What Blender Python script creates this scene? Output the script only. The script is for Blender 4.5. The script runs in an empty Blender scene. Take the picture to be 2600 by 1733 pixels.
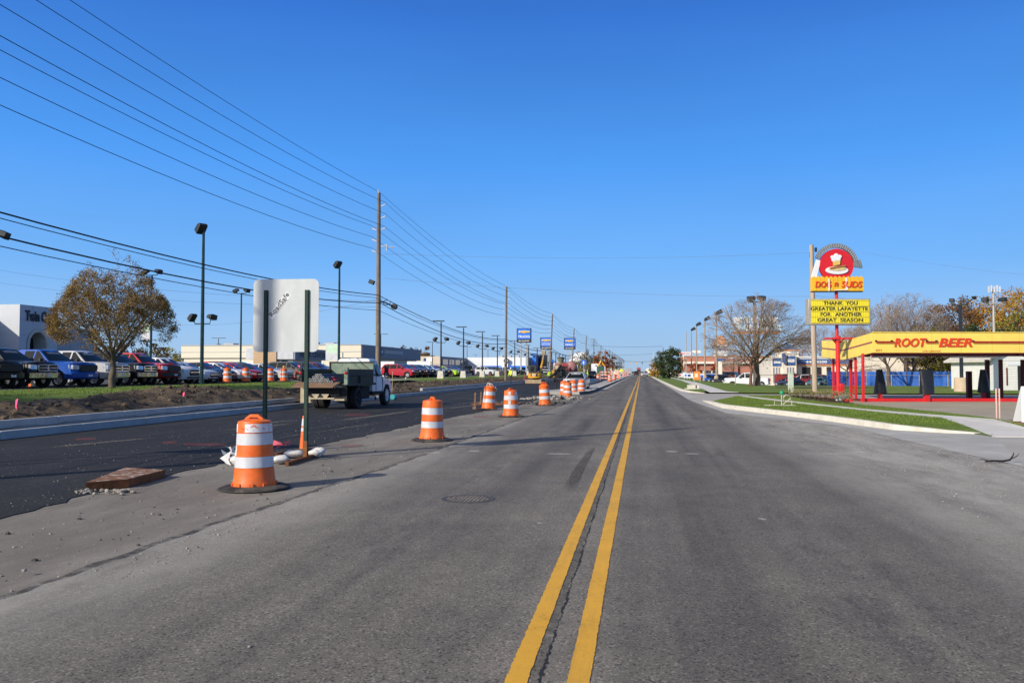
import bpy, bmesh, math, random
from mathutils import Vector, Matrix, noise
random.seed(11)
SC = bpy.context.scene
COL = SC.collection
R = math.radians

# ---------------------------------------------------------------- survey camera (only used to read ground distances off the photograph)
F, CX, CY, H = 2108., 1300., 866.5, 1.62
PIT = math.atan((942 - CY) / F)
YAW = math.atan((1628 - CX) / F * math.cos(PIT))
_c, _s, _cp, _sp = math.cos(YAW), math.sin(YAW), math.cos(PIT), math.sin(PIT)
AR = (_c, _s, 0); AF = (-_s * _cp, _c * _cp, _sp); AU = (_s * _sp, -_c * _sp, _cp)

def ray(u, v):
    a = (u - CX) / F; b = -(v - CY) / F
    return [AF[i] + a * AR[i] + b * AU[i] for i in range(3)]
def G(u, v, z=0.):
    d = ray(u, v); t = (z - H) / d[2]
    return (d[0] * t, d[1] * t, z)
def atX(u, v, X):
    d = ray(u, v); t = X / d[0]
    return (X, d[1] * t, H + d[2] * t)
def atY(u, v, Y):
    d = ray(u, v); t = Y / d[1]
    return (d[0] * t, Y, H + d[2] * t)
def atD(u, v, D):
    d = ray(u, v)
    return (d[0] * D, d[1] * D, H + d[2] * D)

# ---------------------------------------------------------------- object helpers
def tag(o, label=None, cat=None, group=None, kind=None):
    if label: o['label'] = label
    if cat: o['category'] = cat
    if group: o['group'] = group
    if kind: o['kind'] = kind
    return o
def thing(name, label, cat, loc=(0, 0, 0), rz=0, group=None):
    o = bpy.data.objects.new(name, None); COL.objects.link(o)
    o.location = loc; o.rotation_euler = (0, 0, rz); o.empty_display_size = .2
    return tag(o, label, cat, group)
KIDS = {}
def kids(o): return KIDS.get(o.name, [])
def setparent(o, p):
    if p is not None:
        o.parent = p; KIDS.setdefault(p.name, []).append(o)
def dup(root, loc, rz, label, group=None, paint=None, scale=None):
    def rec(o, par):
        c = o.copy(); COL.objects.link(c)
        if par is not None: setparent(c, par)
        if paint is not None and c.type == 'MESH':
            for sl in c.material_slots:
                if sl.material and sl.material.name.startswith('paint'):
                    sl.link = 'OBJECT'; sl.material = paint
        for k in list(kids(o)): rec(k, c)
        return c
    r = rec(root, None)
    r.location = loc; r.rotation_euler = (0, 0, rz); r['label'] = label
    if scale: r.scale = scale if isinstance(scale, tuple) else (scale,) * 3
    if group: r['group'] = group
    elif 'group' in r: del r['group']
    return r

class MB:
    def __init__(s): s.v = []; s.f = []; s.mi = []; s.m = None; s.k = 0
    def add(s, vs, fs):
        o = len(s.v)
        if s.m is not None: s.v += [tuple(s.m @ Vector(p)) for p in vs]
        else: s.v += [tuple(p) for p in vs]
        s.f += [tuple(i + o for i in f) for f in fs]; s.mi += [s.k] * len(fs)
        return s
    def bx(s, x0, x1, y0, y1, z0, z1):
        return s.add([(x0,y0,z0),(x1,y0,z0),(x1,y1,z0),(x0,y1,z0),(x0,y0,z1),(x1,y0,z1),(x1,y1,z1),(x0,y1,z1)],
                     [(3,2,1,0),(4,5,6,7),(0,1,5,4),(1,2,6,5),(2,3,7,6),(3,0,4,7)])
    def box(s, c, d, rx=0, ry=0, rz=0):
        M = Matrix.Translation(c) @ Matrix.Rotation(rz, 4, 'Z') @ Matrix.Rotation(ry, 4, 'Y') @ Matrix.Rotation(rx, 4, 'X')
        o = s.m; s.m = M if o is None else o @ M
        s.bx(-d[0]/2, d[0]/2, -d[1]/2, d[1]/2, -d[2]/2, d[2]/2); s.m = o
        return s
    def prism(s, pts, a0, a1, axis='y'):
        n = len(pts)
        def q(p, a):
            return (p[0], a, p[1]) if axis == 'y' else ((a, p[0], p[1]) if axis == 'x' else (p[0], p[1], a))
        vs = [q(p, a0) for p in pts] + [q(p, a1) for p in pts]
        fs = [tuple(range(n)), tuple(range(2*n-1, n-1, -1))] + [(i, (i+1) % n, n + (i+1) % n, n + i) for i in range(n)]
        return s.add(vs, fs)
    def poly(s, pts): return s.add(pts, [tuple(range(len(pts)))])
    def strip(s, A, B):
        n = len(A); return s.add(list(A) + list(B), [(i, i+1, n+i+1, n+i) for i in range(n-1)])
    def tube(s, pts, r, n=6, cap=True):
        P = [Vector(p) for p in pts]; m = len(P)
        rr = r if isinstance(r, (list, tuple)) else [r] * m
        vs = []; up = Vector((0, 0, 1))
        for i, p in enumerate(P):
            d = (P[min(i+1, m-1)] - P[max(i-1, 0)]); d.normalize()
            a = d.cross(up if abs(d.z) < .95 else Vector((1, 0, 0))); a.normalize(); b = a.cross(d)
            for k in range(n):
                t = 2 * math.pi * k / n
                vs.append(p + (a * math.cos(t) + b * math.sin(t)) * rr[i])
        fs = [(i*n+k, i*n+(k+1) % n, (i+1)*n+(k+1) % n, (i+1)*n+k) for i in range(m-1) for k in range(n)]
        if cap: fs += [tuple(range(n-1, -1, -1)), tuple(range((m-1)*n, m*n))]
        return s.add(vs, fs)
    def lathe(s, prof, n=20, c=(0, 0, 0), axis='z', cap=True):
        vs = []
        for r, z in prof:
            for k in range(n):
                t = 2 * math.pi * k / n; a, b = r * math.cos(t), r * math.sin(t)
                vs.append((c[0]+a, c[1]+b, c[2]+z) if axis == 'z' else ((c[0]+a, c[1]+z, c[2]+b) if axis == 'y' else (c[0]+z, c[1]+a, c[2]+b)))
        m = len(prof)
        fs = [(i*n+k, i*n+(k+1) % n, (i+1)*n+(k+1) % n, (i+1)*n+k) for i in range(m-1) for k in range(n)]
        if cap: fs += [tuple(range(n-1, -1, -1)), tuple(range((m-1)*n, m*n))]
        return s.add(vs, fs)
    def blob(s, c, r, seg=8, jit=0., rz=0.):
        r = r if isinstance(r, (list, tuple)) else (r, r, r); rings = max(3, seg // 2 + 1); vs = [(0, 0, -1)]
        for i in range(1, rings):
            a = -math.pi/2 + math.pi * i / rings
            for k in range(seg):
                t = 2*math.pi*k/seg; vs.append((math.cos(a)*math.cos(t), math.cos(a)*math.sin(t), math.sin(a)))
        vs.append((0, 0, 1)); L = len(vs) - 1
        fs = [(0, 1+(k+1) % seg, 1+k) for k in range(seg)]
        for i in range(rings-2):
            for k in range(seg):
                a = 1+i*seg; fs.append((a+k, a+(k+1) % seg, a+seg+(k+1) % seg, a+seg+k))
        a = 1+(rings-2)*seg; fs += [(a+k, a+(k+1) % seg, L) for k in range(seg)]
        cr, sr = math.cos(rz), math.sin(rz); o = []
        for x, y, z in vs:
            j = 1 + random.uniform(-jit, jit); x, y, z = x*r[0]*j, y*r[1]*j, z*r[2]*j
            o.append((c[0]+x*cr-y*sr, c[1]+x*sr+y*cr, c[2]+z))
        return s.add(o, fs)
    def build(s, name, mats, parent=None, smooth=False, bevel=0, seg=2, angle=40, recalc=True, sub=0):
        me = bpy.data.meshes.new(name); me.from_pydata(s.v, [], s.f)
        ms = mats if isinstance(mats, (list, tuple)) else [mats]
        for m in ms: me.materials.append(m)
        if len(ms) > 1: me.polygons.foreach_set('material_index', s.mi)
        if recalc:
            b = bmesh.new(); b.from_mesh(me); bmesh.ops.recalc_face_normals(b, faces=b.faces); b.to_mesh(me); b.free()
        if smooth or bevel:
            me.polygons.foreach_set('use_smooth', [True] * len(me.polygons))
            me.set_sharp_from_angle(angle=R(angle))
        me.update()
        o = bpy.data.objects.new(name, me); COL.objects.link(o); setparent(o, parent)
        if bevel:
            b = o.modifiers.new('bevel', 'BEVEL'); b.width = bevel; b.segments = seg; b.limit_method = 'ANGLE'; b.angle_limit = R(35); b.harden_normals = False
        if sub:
            b = o.modifiers.new('sub', 'SUBSURF'); b.levels = sub; b.render_levels = sub
        return o

def text(s, name, txt, size, m, parent, loc=(0, 0, 0), rot=(R(90), 0, 0), width=None, bold=0., shear=0., depth=.01, align='CENTER', spacing=1., height=None):
    cu = bpy.data.curves.new(name, 'FONT'); cu.body = txt; cu.size = size; cu.align_x = align; cu.align_y = 'CENTER'
    cu.offset = bold; cu.shear = shear; cu.extrude = depth; cu.space_character = spacing; cu.resolution_u = 3
    o = bpy.data.objects.new(name, cu); COL.objects.link(o)
    dg = bpy.context.evaluated_depsgraph_get(); dg.update()
    me = bpy.data.meshes.new_from_object(o.evaluated_get(dg)); bpy.data.objects.remove(o); bpy.data.curves.remove(cu)
    xs = [v.co.x for v in me.vertices]; ys = [v.co.y for v in me.vertices]
    if width: 
        k = width / (max(xs) - min(xs))
        for v in me.vertices: v.co.x *= k
    if height:
        k = height / (max(ys) - min(ys)); mid = (max(ys) + min(ys)) / 2
        for v in me.vertices: v.co.y = (v.co.y - mid) * k
    me.materials.clear(); me.materials.append(m); me.name = name
    o = bpy.data.objects.new(name, me); COL.objects.link(o); setparent(o, parent); o.location = loc; o.rotation_euler = rot
    return o

# ---------------------------------------------------------------- materials
def nodes(m):
    m.use_nodes = True; t = m.node_tree; t.nodes.clear()
    out = t.nodes.new('ShaderNodeOutputMaterial'); p = t.nodes.new('ShaderNodeBsdfPrincipled')
    t.links.new(p.outputs[0], out.inputs[0])
    return t, p
def nd(t, kind, **kw):
    n = t.nodes.new('ShaderNode' + kind)
    for k, v in kw.items():
        if k.startswith('_'): setattr(n, k[1:], v)
        else: n.inputs[k.replace('__', ' ')].default_value = v
    return n
def lk(t, a, b): t.links.new(a, b)
def rgb(c): return (c[0], c[1], c[2], 1)
def ramp(t, fac, stops, interp='LINEAR'):
    r = t.nodes.new('ShaderNodeValToRGB'); r.color_ramp.interpolation = interp
    e = r.color_ramp.elements
    while len(e) < len(stops): e.new(.5)
    for i, (p, c) in enumerate(stops): e[i].position = p; e[i].color = rgb(c) if len(c) == 3 else c
    lk(t, fac, r.inputs[0]); return r.outputs[0]
def mix(t, fac, a, b, mode='MIX'):
    n = t.nodes.new('ShaderNodeMix'); n.data_type = 'RGBA'; n.blend_type = mode
    for s, x in ((0, fac), (6, a), (7, b)):
        if isinstance(x, (int, float)): n.inputs[s].default_value = x
        elif isinstance(x, (tuple, list)): n.inputs[s].default_value = rgb(x)
        else: lk(t, x, n.inputs[s])
    return n.outputs[2]
def mth(t, op, a, b=None, c=None):
    n = t.nodes.new('ShaderNodeMath'); n.operation = op
    for i, x in enumerate((a, b, c)):
        if x is None: continue
        if isinstance(x, (int, float)): n.inputs[i].default_value = x
        else: lk(t, x, n.inputs[i])
    return n.outputs[0]
def mapr(t, v, a, b, c=0., d=1.):
    n = t.nodes.new('ShaderNodeMapRange'); lk(t, v, n.inputs[0])
    for i, x in enumerate((a, b, c, d)): n.inputs[i+1].default_value = x
    return n.outputs[0]
def ntex(t, vec, scale, detail=3, rough=.6, sc=None):
    n = nd(t, 'TexNoise'); n.inputs['Scale'].default_value = scale; n.inputs['Detail'].default_value = detail; n.inputs['Roughness'].default_value = rough
    if sc:
        mp = nd(t, 'Mapping'); mp.inputs['Scale'].default_value = sc; lk(t, vec, mp.inputs[0]); vec = mp.outputs[0]
    lk(t, vec, n.inputs['Vector']); return n.outputs[0]
def objco(t): return nd(t, 'TexCoord').outputs['Object']
def bump(t, p, h, strength, dist=.01):
    b = nd(t, 'Bump'); b.inputs['Strength'].default_value = strength; b.inputs['Distance'].default_value = dist
    lk(t, h, b.inputs['Height']); lk(t, b.outputs[0], p.inputs['Normal'])
_M = {}
def mat(name, col, rough=.6, metal=0., var=.18, scale=6., bmp=0., coat=0., spec=.5, dirt=None, sc=None):
    if name in _M: return _M[name]
    m = bpy.data.materials.new(name); t, p = nodes(m); co = objco(t)
    n = ntex(t, co, scale, 5, .65, sc)
    lo = tuple(c * (1 - var) for c in col); hi = tuple(min(1, c * (1 + var * .8)) for c in col)
    c = ramp(t, n, [(.32, lo), (.68, hi)])
    if dirt:
        n2 = ntex(t, co, scale * .35, 6, .7); c = mix(t, mapr(t, n2, .5, .72), c, dirt)
    lk(t, c, p.inputs['Base Color'])
    p.inputs['Roughness'].default_value = rough; p.inputs['Metallic'].default_value = metal
    p.inputs['Coat Weight'].default_value = coat; p.inputs['Coat Roughness'].default_value = .05
    p.inputs['Specular IOR Level'].default_value = spec
    lk(t, mapr(t, n, .3, .7, max(0, rough - .08), min(1, rough + .08)), p.inputs['Roughness'])
    if bmp: bump(t, p, ntex(t, co, scale * 3, 4, .6), bmp, .02)
    _M[name] = m; return m
def leafmat(name, stops, trans=.25):
    if name in _M: return _M[name]
    m = bpy.data.materials.new(name); t, p = nodes(m)
    g = nd(t, 'NewGeometry'); c = ramp(t, g.outputs['Random Per Island'], stops)
    big = ntex(t, objco(t), .9, 2); c = mix(t, mapr(t, big, .35, .7, 0, .55), c, mix(t, 1., c, (.45, .42, .4), 'MULTIPLY'))
    lk(t, c, p.inputs['Base Color']); p.inputs['Roughness'].default_value = .6; p.inputs['Specular IOR Level'].default_value = .3
    tr = nd(t, 'BsdfTranslucent'); lk(t, c, tr.inputs[0]); ms = nd(t, 'MixShader'); ms.inputs[0].default_value = trans
    lk(t, p.outputs[0], ms.inputs[1]); lk(t, tr.outputs[0], ms.inputs[2])
    lk(t, ms.outputs[0], t.nodes['Material Output'].inputs[0])
    _M[name] = m; return m
def paint(name, col, rough=.25):
    m = mat('paint_' + name, col, .5, 0, .1, 2.5, 0, .55, .2); m.node_tree.nodes['Principled BSDF'].inputs['Coat Roughness'].default_value = .035; return m
# ---------------------------------------------------------------- camera, sun, sky
cam = bpy.data.cameras.new('camera'); co_ = bpy.data.objects.new('camera', cam); COL.objects.link(co_)
cam.sensor_width = 36; cam.lens = F / 2600 * 36; cam.clip_start = .1; cam.clip_end = 20000
co_.location = (0, 0, H); co_.rotation_euler = (R(90) + PIT, 0, YAW)
SC.camera = co_
SUN_EL = R(25.5); SH = (.66, .75)                 # shadows run this way over the ground
w = bpy.data.worlds.new('World'); SC.world = w; w.use_nodes = True; t = w.node_tree; t.nodes.clear()
sky = t.nodes.new('ShaderNodeTexSky'); sky.sky_type = 'NISHITA'; sky.sun_disc = False
sky.sun_elevation = SUN_EL; sky.sun_rotation = math.atan2(-SH[0], -SH[1]) ; sky.altitude = 200; sky.air_density = 1.0; sky.dust_density = .35; sky.ozone_density = 4.0
hs = t.nodes.new('ShaderNodeHueSaturation'); hs.inputs['Saturation'].default_value = 1.1
tcw = t.nodes.new('ShaderNodeTexCoord'); sxw = t.nodes.new('ShaderNodeSeparateXYZ'); t.links.new(tcw.outputs['Generated'], sxw.inputs[0])
rw = t.nodes.new('ShaderNodeValToRGB'); e = rw.color_ramp.elements      # clear autumn air: pale blue haze low down instead of yellow
SKYC = ((0, (3.3, 4.7, 6.4)), (.05, (2.7, 4.7, 7.5)), (.12, (1.5, 3.9, 8.0)), (.24, (.70, 2.9, 7.8)), (.40, (.32, 1.52, 5.5)), (.6, (.28, .78, 2.1)), (1., (.24, .5, 1.2)))
e[0].position = 0; e[1].position = 1.
for p_, c_ in SKYC[1:-1]: e.new(p_)
for q, (p_, c_) in zip(sorted(e, key=lambda k: k.position), SKYC): q.color = (c_[0] / 8, c_[1] / 8, c_[2] / 8, 1)
t.links.new(sxw.outputs[2], rw.inputs[0])
sc8 = t.nodes.new('ShaderNodeVectorMath'); sc8.operation = 'SCALE'; sc8.inputs[3].default_value = 8.; t.links.new(rw.outputs[0], sc8.inputs[0])
mx = t.nodes.new('ShaderNodeMix'); mx.data_type = 'RGBA'; mx.inputs[0].default_value = .96
t.links.new(sky.outputs[0], hs.inputs['Color']); t.links.new(hs.outputs[0], mx.inputs[6]); t.links.new(sc8.outputs[0], mx.inputs[7])
cn = t.nodes.new('ShaderNodeTexNoise'); cn.inputs['Scale'].default_value = 2.2; cn.inputs['Detail'].default_value = 5; cm = t.nodes.new('ShaderNodeMapping'); cm.inputs['Scale'].default_value = (1, 1, 5); t.links.new(tcw.outputs['Generated'], cm.inputs[0]); t.links.new(cm.outputs[0], cn.inputs['Vector'])
cr = t.nodes.new('ShaderNodeMapRange'); cr.inputs[1].default_value = .35; cr.inputs[2].default_value = .65; cr.inputs[3].default_value = .965; cr.inputs[4].default_value = 1.035; t.links.new(cn.outputs[0], cr.inputs[0])
hz = t.nodes.new('ShaderNodeVectorMath'); hz.operation = 'SCALE'; t.links.new(mx.outputs[2], hz.inputs[0]); t.links.new(cr.outputs[0], hz.inputs[3])
# the sky brightens and whitens round the sun (behind the camera)
dt = t.nodes.new('ShaderNodeVectorMath'); dt.operation = 'DOT_PRODUCT'; t.links.new(tcw.outputs['Generated'], dt.inputs[0])
sv_ = Vector((-SH[0] * math.cos(SUN_EL), -SH[1] * math.cos(SUN_EL), math.sin(SUN_EL))).normalized(); dt.inputs[1].default_value = sv_
mx0 = t.nodes.new('ShaderNodeMath'); mx0.operation = 'MAXIMUM'; mx0.inputs[1].default_value = 0; t.links.new(dt.outputs['Value'], mx0.inputs[0])
pw = t.nodes.new('ShaderNodeMath'); pw.operation = 'POWER'; pw.inputs[1].default_value = 2.6; t.links.new(mx0.outputs[0], pw.inputs[0])
gl = t.nodes.new('ShaderNodeVectorMath'); gl.operation = 'SCALE'; gl.inputs[0].default_value = (7.2, 6.2, 4.8); t.links.new(pw.outputs[0], gl.inputs[3])
ad = t.nodes.new('ShaderNodeVectorMath'); ad.operation = 'ADD'; t.links.new(hz.outputs[0], ad.inputs[0]); t.links.new(gl.outputs[0], ad.inputs[1])
bg = t.nodes.new('ShaderNodeBackground'); bg.inputs[1].default_value = .12
wo = t.nodes.new('ShaderNodeOutputWorld')
t.links.new(ad.outputs[0], bg.inputs[0]); t.links.new(bg.outputs[0], wo.inputs[0])
sl = bpy.data.lights.new('sun', 'SUN'); so = bpy.data.objects.new('sun', sl); COL.objects.link(so)
sl.energy = 5.0; sl.angle = R(.53); sl.color = (1, .915, .78)
d = Vector((SH[0] * math.cos(SUN_EL), SH[1] * math.cos(SUN_EL), -math.sin(SUN_EL)))
so.rotation_euler = d.to_track_quat('-Z', 'Y').to_euler(); so.location = (-20, -20, 30)
SC.view_settings.view_transform = 'Standard'; SC.view_settings.look = 'None'; SC.view_settings.exposure = 0
SC.cycles.max_bounces = 6; SC.cycles.transparent_max_bounces = 16
# ---------------------------------------------------------------- ground materials
def asphalt_road():
    m = bpy.data.materials.new('asphalt_road'); t, p = nodes(m); co = objco(t)
    agg = ntex(t, co, 90, 3, .7); fine = ntex(t, co, 260, 2, .6)
    v = nd(t, 'TexVoronoi', Scale=75.); lk(t, co, v.inputs['Vector']); sep = nd(t, 'SeparateColor'); lk(t, v.outputs['Color'], sep.inputs[0])
    streak = ntex(t, co, 1., 5, .6, (1.5, .045, 1)); blot = ntex(t, co, .42, 5, .65); med = ntex(t, co, 3.2, 5, .7, (1, .6, 1))
    base = ramp(t, agg, [(.2, (.097, .088, .073)), (.5, (.178, .162, .136)), (.8, (.28, .254, .213))])
    base = mix(t, mapr(t, sep.outputs[0], .82, .92, 0, .75), base, (.34, .31, .265))
    base = mix(t, mapr(t, sep.outputs[1], .84, .92, 0, .7), base, (.03, .03, .032))
    base = mix(t, 1., base, ramp(t, streak, [(.3, (.62, .62, .64)), (.52, (1, 1, 1)), (.72, (1.25, 1.23, 1.2))]), 'MULTIPLY')
    base = mix(t, 1., base, ramp(t, blot, [(.32, (.80, .80, .81)), (.68, (1.16, 1.15, 1.13))]), 'MULTIPLY')
    base = mix(t, 1., base, ramp(t, med, [(.3, (.88, .88, .88)), (.7, (1.1, 1.1, 1.1))]), 'MULTIPLY')
    sx = nd(t, 'SeparateXYZ'); lk(t, co, sx.inputs[0]); X = sx.outputs[0]
    # wheel tracks: darker polished bands; dusty edges of the pavement
    def band(c, wd, lo):
        d = mth(t, 'ABSOLUTE', mth(t, 'SUBTRACT', X, c)); return mapr(t, d, 0, wd, lo, 1.)
    tr = mth(t, 'MULTIPLY', mth(t, 'MULTIPLY', band(.75, .8, .72), band(2.45, .7, .74)), mth(t, 'MULTIPLY', band(-1.7, .7, .82), band(-3.1, .6, .86)))
    base = mix(t, 1., base, tr, 'MULTIPLY')
    oil = mth(t, 'MULTIPLY', mth(t, 'MAXIMUM', mapr(t, mth(t, 'ABSOLUTE', mth(t, 'SUBTRACT', X, 1.55)), .1, .5, 1., 0.), mapr(t, mth(t, 'ABSOLUTE', mth(t, 'SUBTRACT', X, -2.4)), .1, .5, 1., 0.)), mapr(t, ntex(t, co, 2.2, 5, .75, (1, .35, 1)), .52, .66))
    base = mix(t, mth(t, 'MULTIPLY', oil, .5), base, (.045, .042, .04))
    edge = mth(t, 'MULTIPLY', mth(t, 'ADD', mapr(t, X, 2.3, 4.4), mth(t, 'MULTIPLY', mapr(t, X, -3.0, -4.3), .75)), ramp(t, ntex(t, co, 1.1, 6, .75, (1, .3, 1)), [(.3, (.10,)*3), (.62, (.85,)*3)]))
    base = mix(t, mth(t, 'MINIMUM', edge, .85), base, mix(t, fine, (.30, .28, .248), (.60, .56, .50)))
    lk(t, base, p.inputs['Base Color']); p.inputs['Roughness'].default_value = .82; p.inputs['Specular IOR Level'].default_value = .35
    bump(t, p, mth(t, 'ADD', agg, sep.outputs[0]), .55, .006)
    return m
def groundmat(name, stops, s1, s2, bmp=.4, bd=.008, sc=None, rough=.9, stones=None, sd=.7):
    m = bpy.data.materials.new(name); t, p = nodes(m); co = objco(t)
    a = ntex(t, co, s1, 6, .7, sc); b = ntex(t, co, s2, 4, .7)
    c = ramp(t, a, stops)
    c = mix(t, 1., c, ramp(t, b, [(.3, (sd,)*3), (.7, (2 - sd - .05,)*3)]), 'MULTIPLY')
    h = b
    if stones:
        v = nd(t, 'TexVoronoi', Scale=stones[0]); lk(t, co, v.inputs['Vector']); se = nd(t, 'SeparateColor'); lk(t, v.outputs['Color'], se.inputs[0])
        msk = mth(t, 'MULTIPLY', mapr(t, se.outputs[0], stones[1], stones[1] + .02), mapr(t, v.outputs['Distance'], .35, .25))
        c = mix(t, msk, c, stones[2]); h = mth(t, 'ADD', b, msk)
    lk(t, c, p.inputs['Base Color']); p.inputs['Roughness'].default_value = rough; p.inputs['Specular IOR Level'].default_value = .3
    if bmp: bump(t, p, h, bmp, bd)
    return m
M_road = asphalt_road()
M_new = groundmat('fresh_asphalt', [(.3, (.016, .016, .017)), (.55, (.026, .026, .027)), (.75, (.048, .046, .044))], 1.2, 80, .6, .012, (1, .25, 1), .85, (38, .90, (.22, .2, .18)), .45)
M_strip = groundmat('old_concrete_strip', [(.28, (.140, .125, .106)), (.5, (.205, .186, .16)), (.72, (.295, .272, .236))], .9, 70, .5, .006, (1, .35, 1), .92, (30, .93, (.36, .33, .29)), .72)
M_conc = groundmat('pale_concrete', [(.3, (.34, .33, .305)), (.55, (.43, .42, .39)), (.7, (.50, .49, .455))], .8, 40, .25, .003, None, .85, None, .9)
M_walk = groundmat('new_sidewalk_concrete', [(.3, (.58, .56, .52)), (.7, (.68, .66, .62))], 1.1, 50, .15, .002, None, .85, None, .93)
M_kerb = groundmat('kerb_concrete', [(.25, (.42, .39, .33)), (.5, (.58, .55, .47)), (.75, (.64, .61, .54))], 2.2, 30, .2, .003, None, .85, None, .88)
M_kerbl = groundmat('fresh_kerb_concrete', [(.25, (.36, .36, .36)), (.75, (.52, .52, .51))], 1.6, 30, .2, .003, None, .8, None, .88)
M_grey = groundmat('grey_driveway', [(.3, (.34, .325, .295)), (.7, (.45, .43, .395))], .6, 50, .25, .003, None, .88, None, .88)
M_tan = groundmat('tan_canopy_slab', [(.3, (.32, .275, .21)), (.6, (.41, .36, .285)), (.75, (.47, .42, .34))], .5, 40, .2, .003, None, .88, None, .9)
M_lot = groundmat('lot_asphalt', [(.3, (.06, .06, .062)), (.7, (.11, .108, .105))], .5, 40, .3, .005, None, .88, None, .75)
M_lawn = groundmat('lawn_grass', [(.28, (.085, .135, .019)), (.45, (.135, .205, .030)), (.62, (.185, .255, .045)), (.78, (.27, .26, .08))], .9, 22, .9, .05, None, .95, None, .55)
M_soil = groundmat('turned_soil', [(.25, (.035, .025, .016)), (.45, (.085, .062, .040)), (.62, (.16, .12, .078)), (.78, (.30, .235, .165))], .8, 9, .9, .06, None, .95, None, .55)
M_field = groundmat('field', [(.3, (.055, .075, .02)), (.6, (.10, .11, .04)), (.75, (.15, .13, .07))], .05, 2, .3, .05, None, .95, None, .7)
M_mulch = groundmat('bark_mulch', [(.3, (.035, .016, .009)), (.7, (.10, .05, .03))], 6, 30, .9, .04, None, .95, None, .5)

def sheet(name, pts, m, z=None, kind='structure', thick=0):
    b = MB()
    P = [(p[0], p[1], p[2] if z is None else z) for p in pts]
    if thick:
        n = len(P); Q = [(p[0], p[1], p[2] - thick) for p in P]
        b.add(P + Q, [tuple(range(n))] + [(i, (i+1) % n, n + (i+1) % n, n + i) for i in range(n)])
    else: b.poly(P)
    return tag(b.build(name, m), kind=kind)
def jag(P, amp, step):                              # ragged polyline through P
    o = []
    for (x0, y0), (x1, y1) in zip(P[:-1], P[1:]):
        n = max(1, int(math.hypot(x1-x0, y1-y0) / step))
        for i in range(n):
            f = i / n; o.append((x0+(x1-x0)*f + random.uniform(-amp, amp), y0+(y1-y0)*f))
    return o + [P[-1]]

sheet('ground', [(-9000, -400, -.75), (9000, -400, -.75), (9000, 12000, -.75), (-9000, 12000, -.75)], M_field)
# the old road: an overlay 40 mm thick with a rough left edge
RL = jag([(-4.7, -6), (-4.6, 4), (-4.55, 8), (-4.42, 11), (-4.25, 15), (-4.2, 19), (-4.1, 27), (-3.8, 39), (-3.55, 56)], .035, .22) + [(-3.5, 62), (-3.5, 300), (-3.5, 1800)]
RR = [G(*p)[:2] for p in [(1746, 1013), (1845, 1049), (2083, 1074), (2182, 1089), (2274, 1112), (2427, 1147), (2600, 1185)]]
RR = [(2.75, 1800), (2.75, 70)] + RR + [(6.6, 10), (6.8, 3), (6.9, -6)]
sheet('road', [(x, y, 0) for x, y in RL] + [(x, y, 0) for x, y in RR], M_road, thick=.04)
NL = jag([(-7.2, -6), (-7.15, 8), (-7.35, 10.5), (-7.5, 13), (-7.2, 18), (-6.95, 22.7), (-6.7, 30), (-6.2, 40), (-5.6, 60), (-5.6, 90)], .09, .3)
sheet('shoulder', [(-8.2, -6, -.04), (-3.2, -6, -.04), (-3.2, 66, -.04), (-8.2, 66, -.04)], M_strip)
sheet('new_road', [(x, y, -.03) for x, y in NL] + [(-5.6, 600, -.03), (-15.4, 600, -.03), (-15.4, -6, -.03)], M_new, thick=.02)
# worn yellow centre lines and the seam between them
def linemat(name, col, wear, edge=None):
    m = bpy.data.materials.new(name); t, p = nodes(m); co = objco(t)
    n = ntex(t, co, 60, 5, .75); n2 = ntex(t, co, 2.5, 4, .7)
    k = mth(t, 'ADD', mth(t, 'MULTIPLY', n, .6), mth(t, 'MULTIPLY', n2, .4)); tyre = mapr(t, ntex(t, co, 1.1, 6, .7, (3, .5, 1)), .5, .72, 0, .38)
    c = mix(t, mapr(t, n2, .3, .7), col, tuple(x * .84 for x in col)); c = mix(t, mapr(t, ntex(t, co, 170, 2), .58, .7, 0, .55), c, (.16, .12, .06)); c = mix(t, tyre, c, (.20, .135, .05))
    lk(t, c, p.inputs['Base Color']); p.inputs['Roughness'].default_value = .7
    tr = nd(t, 'BsdfTransparent'); ms = nd(t, 'MixShader'); lk(t, mapr(t, k, wear, wear + .05), ms.inputs[0]); lk(t, p.outputs[0], ms.inputs[1]); lk(t, tr.outputs[0], ms.inputs[2])
    lk(t, ms.outputs[0], t.nodes['Material Output'].inputs[0]); bump(t, p, n, .4, .004)
    return m
M_yel = linemat('yellow_line_paint', (.80, .42, .026), .595)
for nm, x0, x1, lab in (('centre_line', -.715, -.598, 'left yellow stripe of the double centre line'), ('centre_line', -.395, -.275, 'right yellow stripe of the double centre line')):
    b = MB(); L = []; Rr = []; y = -4.
    while y < 900:
        st = .035 if y < 14 else .12 if y < 30 else (1.5 if y < 120 else 40); wob = .004 * noise.noise((x0, y * .35, 0))
        j = .0042 if y < 30 else 0
        L.append((x0 + wob + random.uniform(-j, j), y, .004)); Rr.append((x1 + wob + random.uniform(-j, j), y, .004)); y += st
    b.strip(L, Rr); o = b.build(nm, M_yel); tag(o, kind='structure')
M_seam = mat('dark_seam', (.018, .018, .02), .9, 0, .4, 40)
b = MB(); L = []; Rr = []; y = -2.
while y < 40:
    c = -.535 + .022 * noise.noise((0, y * .9, 3)) + .013 * noise.noise((5, y * 5, 3)) + random.uniform(-.005, .005) * (y < 14); wd = max(.0008, .010 * (.35 + noise.noise((7, y * 2.3, 1))) + random.uniform(-.004, .008))
    L.append((c - wd, y, .003)); Rr.append((c + wd * random.uniform(.4, 1.3), y, .003)); y += .022 if y < 12 else (.06 if y < 20 else .25)
b.strip(L, Rr); tag(b.build('road_seam', M_seam), kind='structure')
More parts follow.
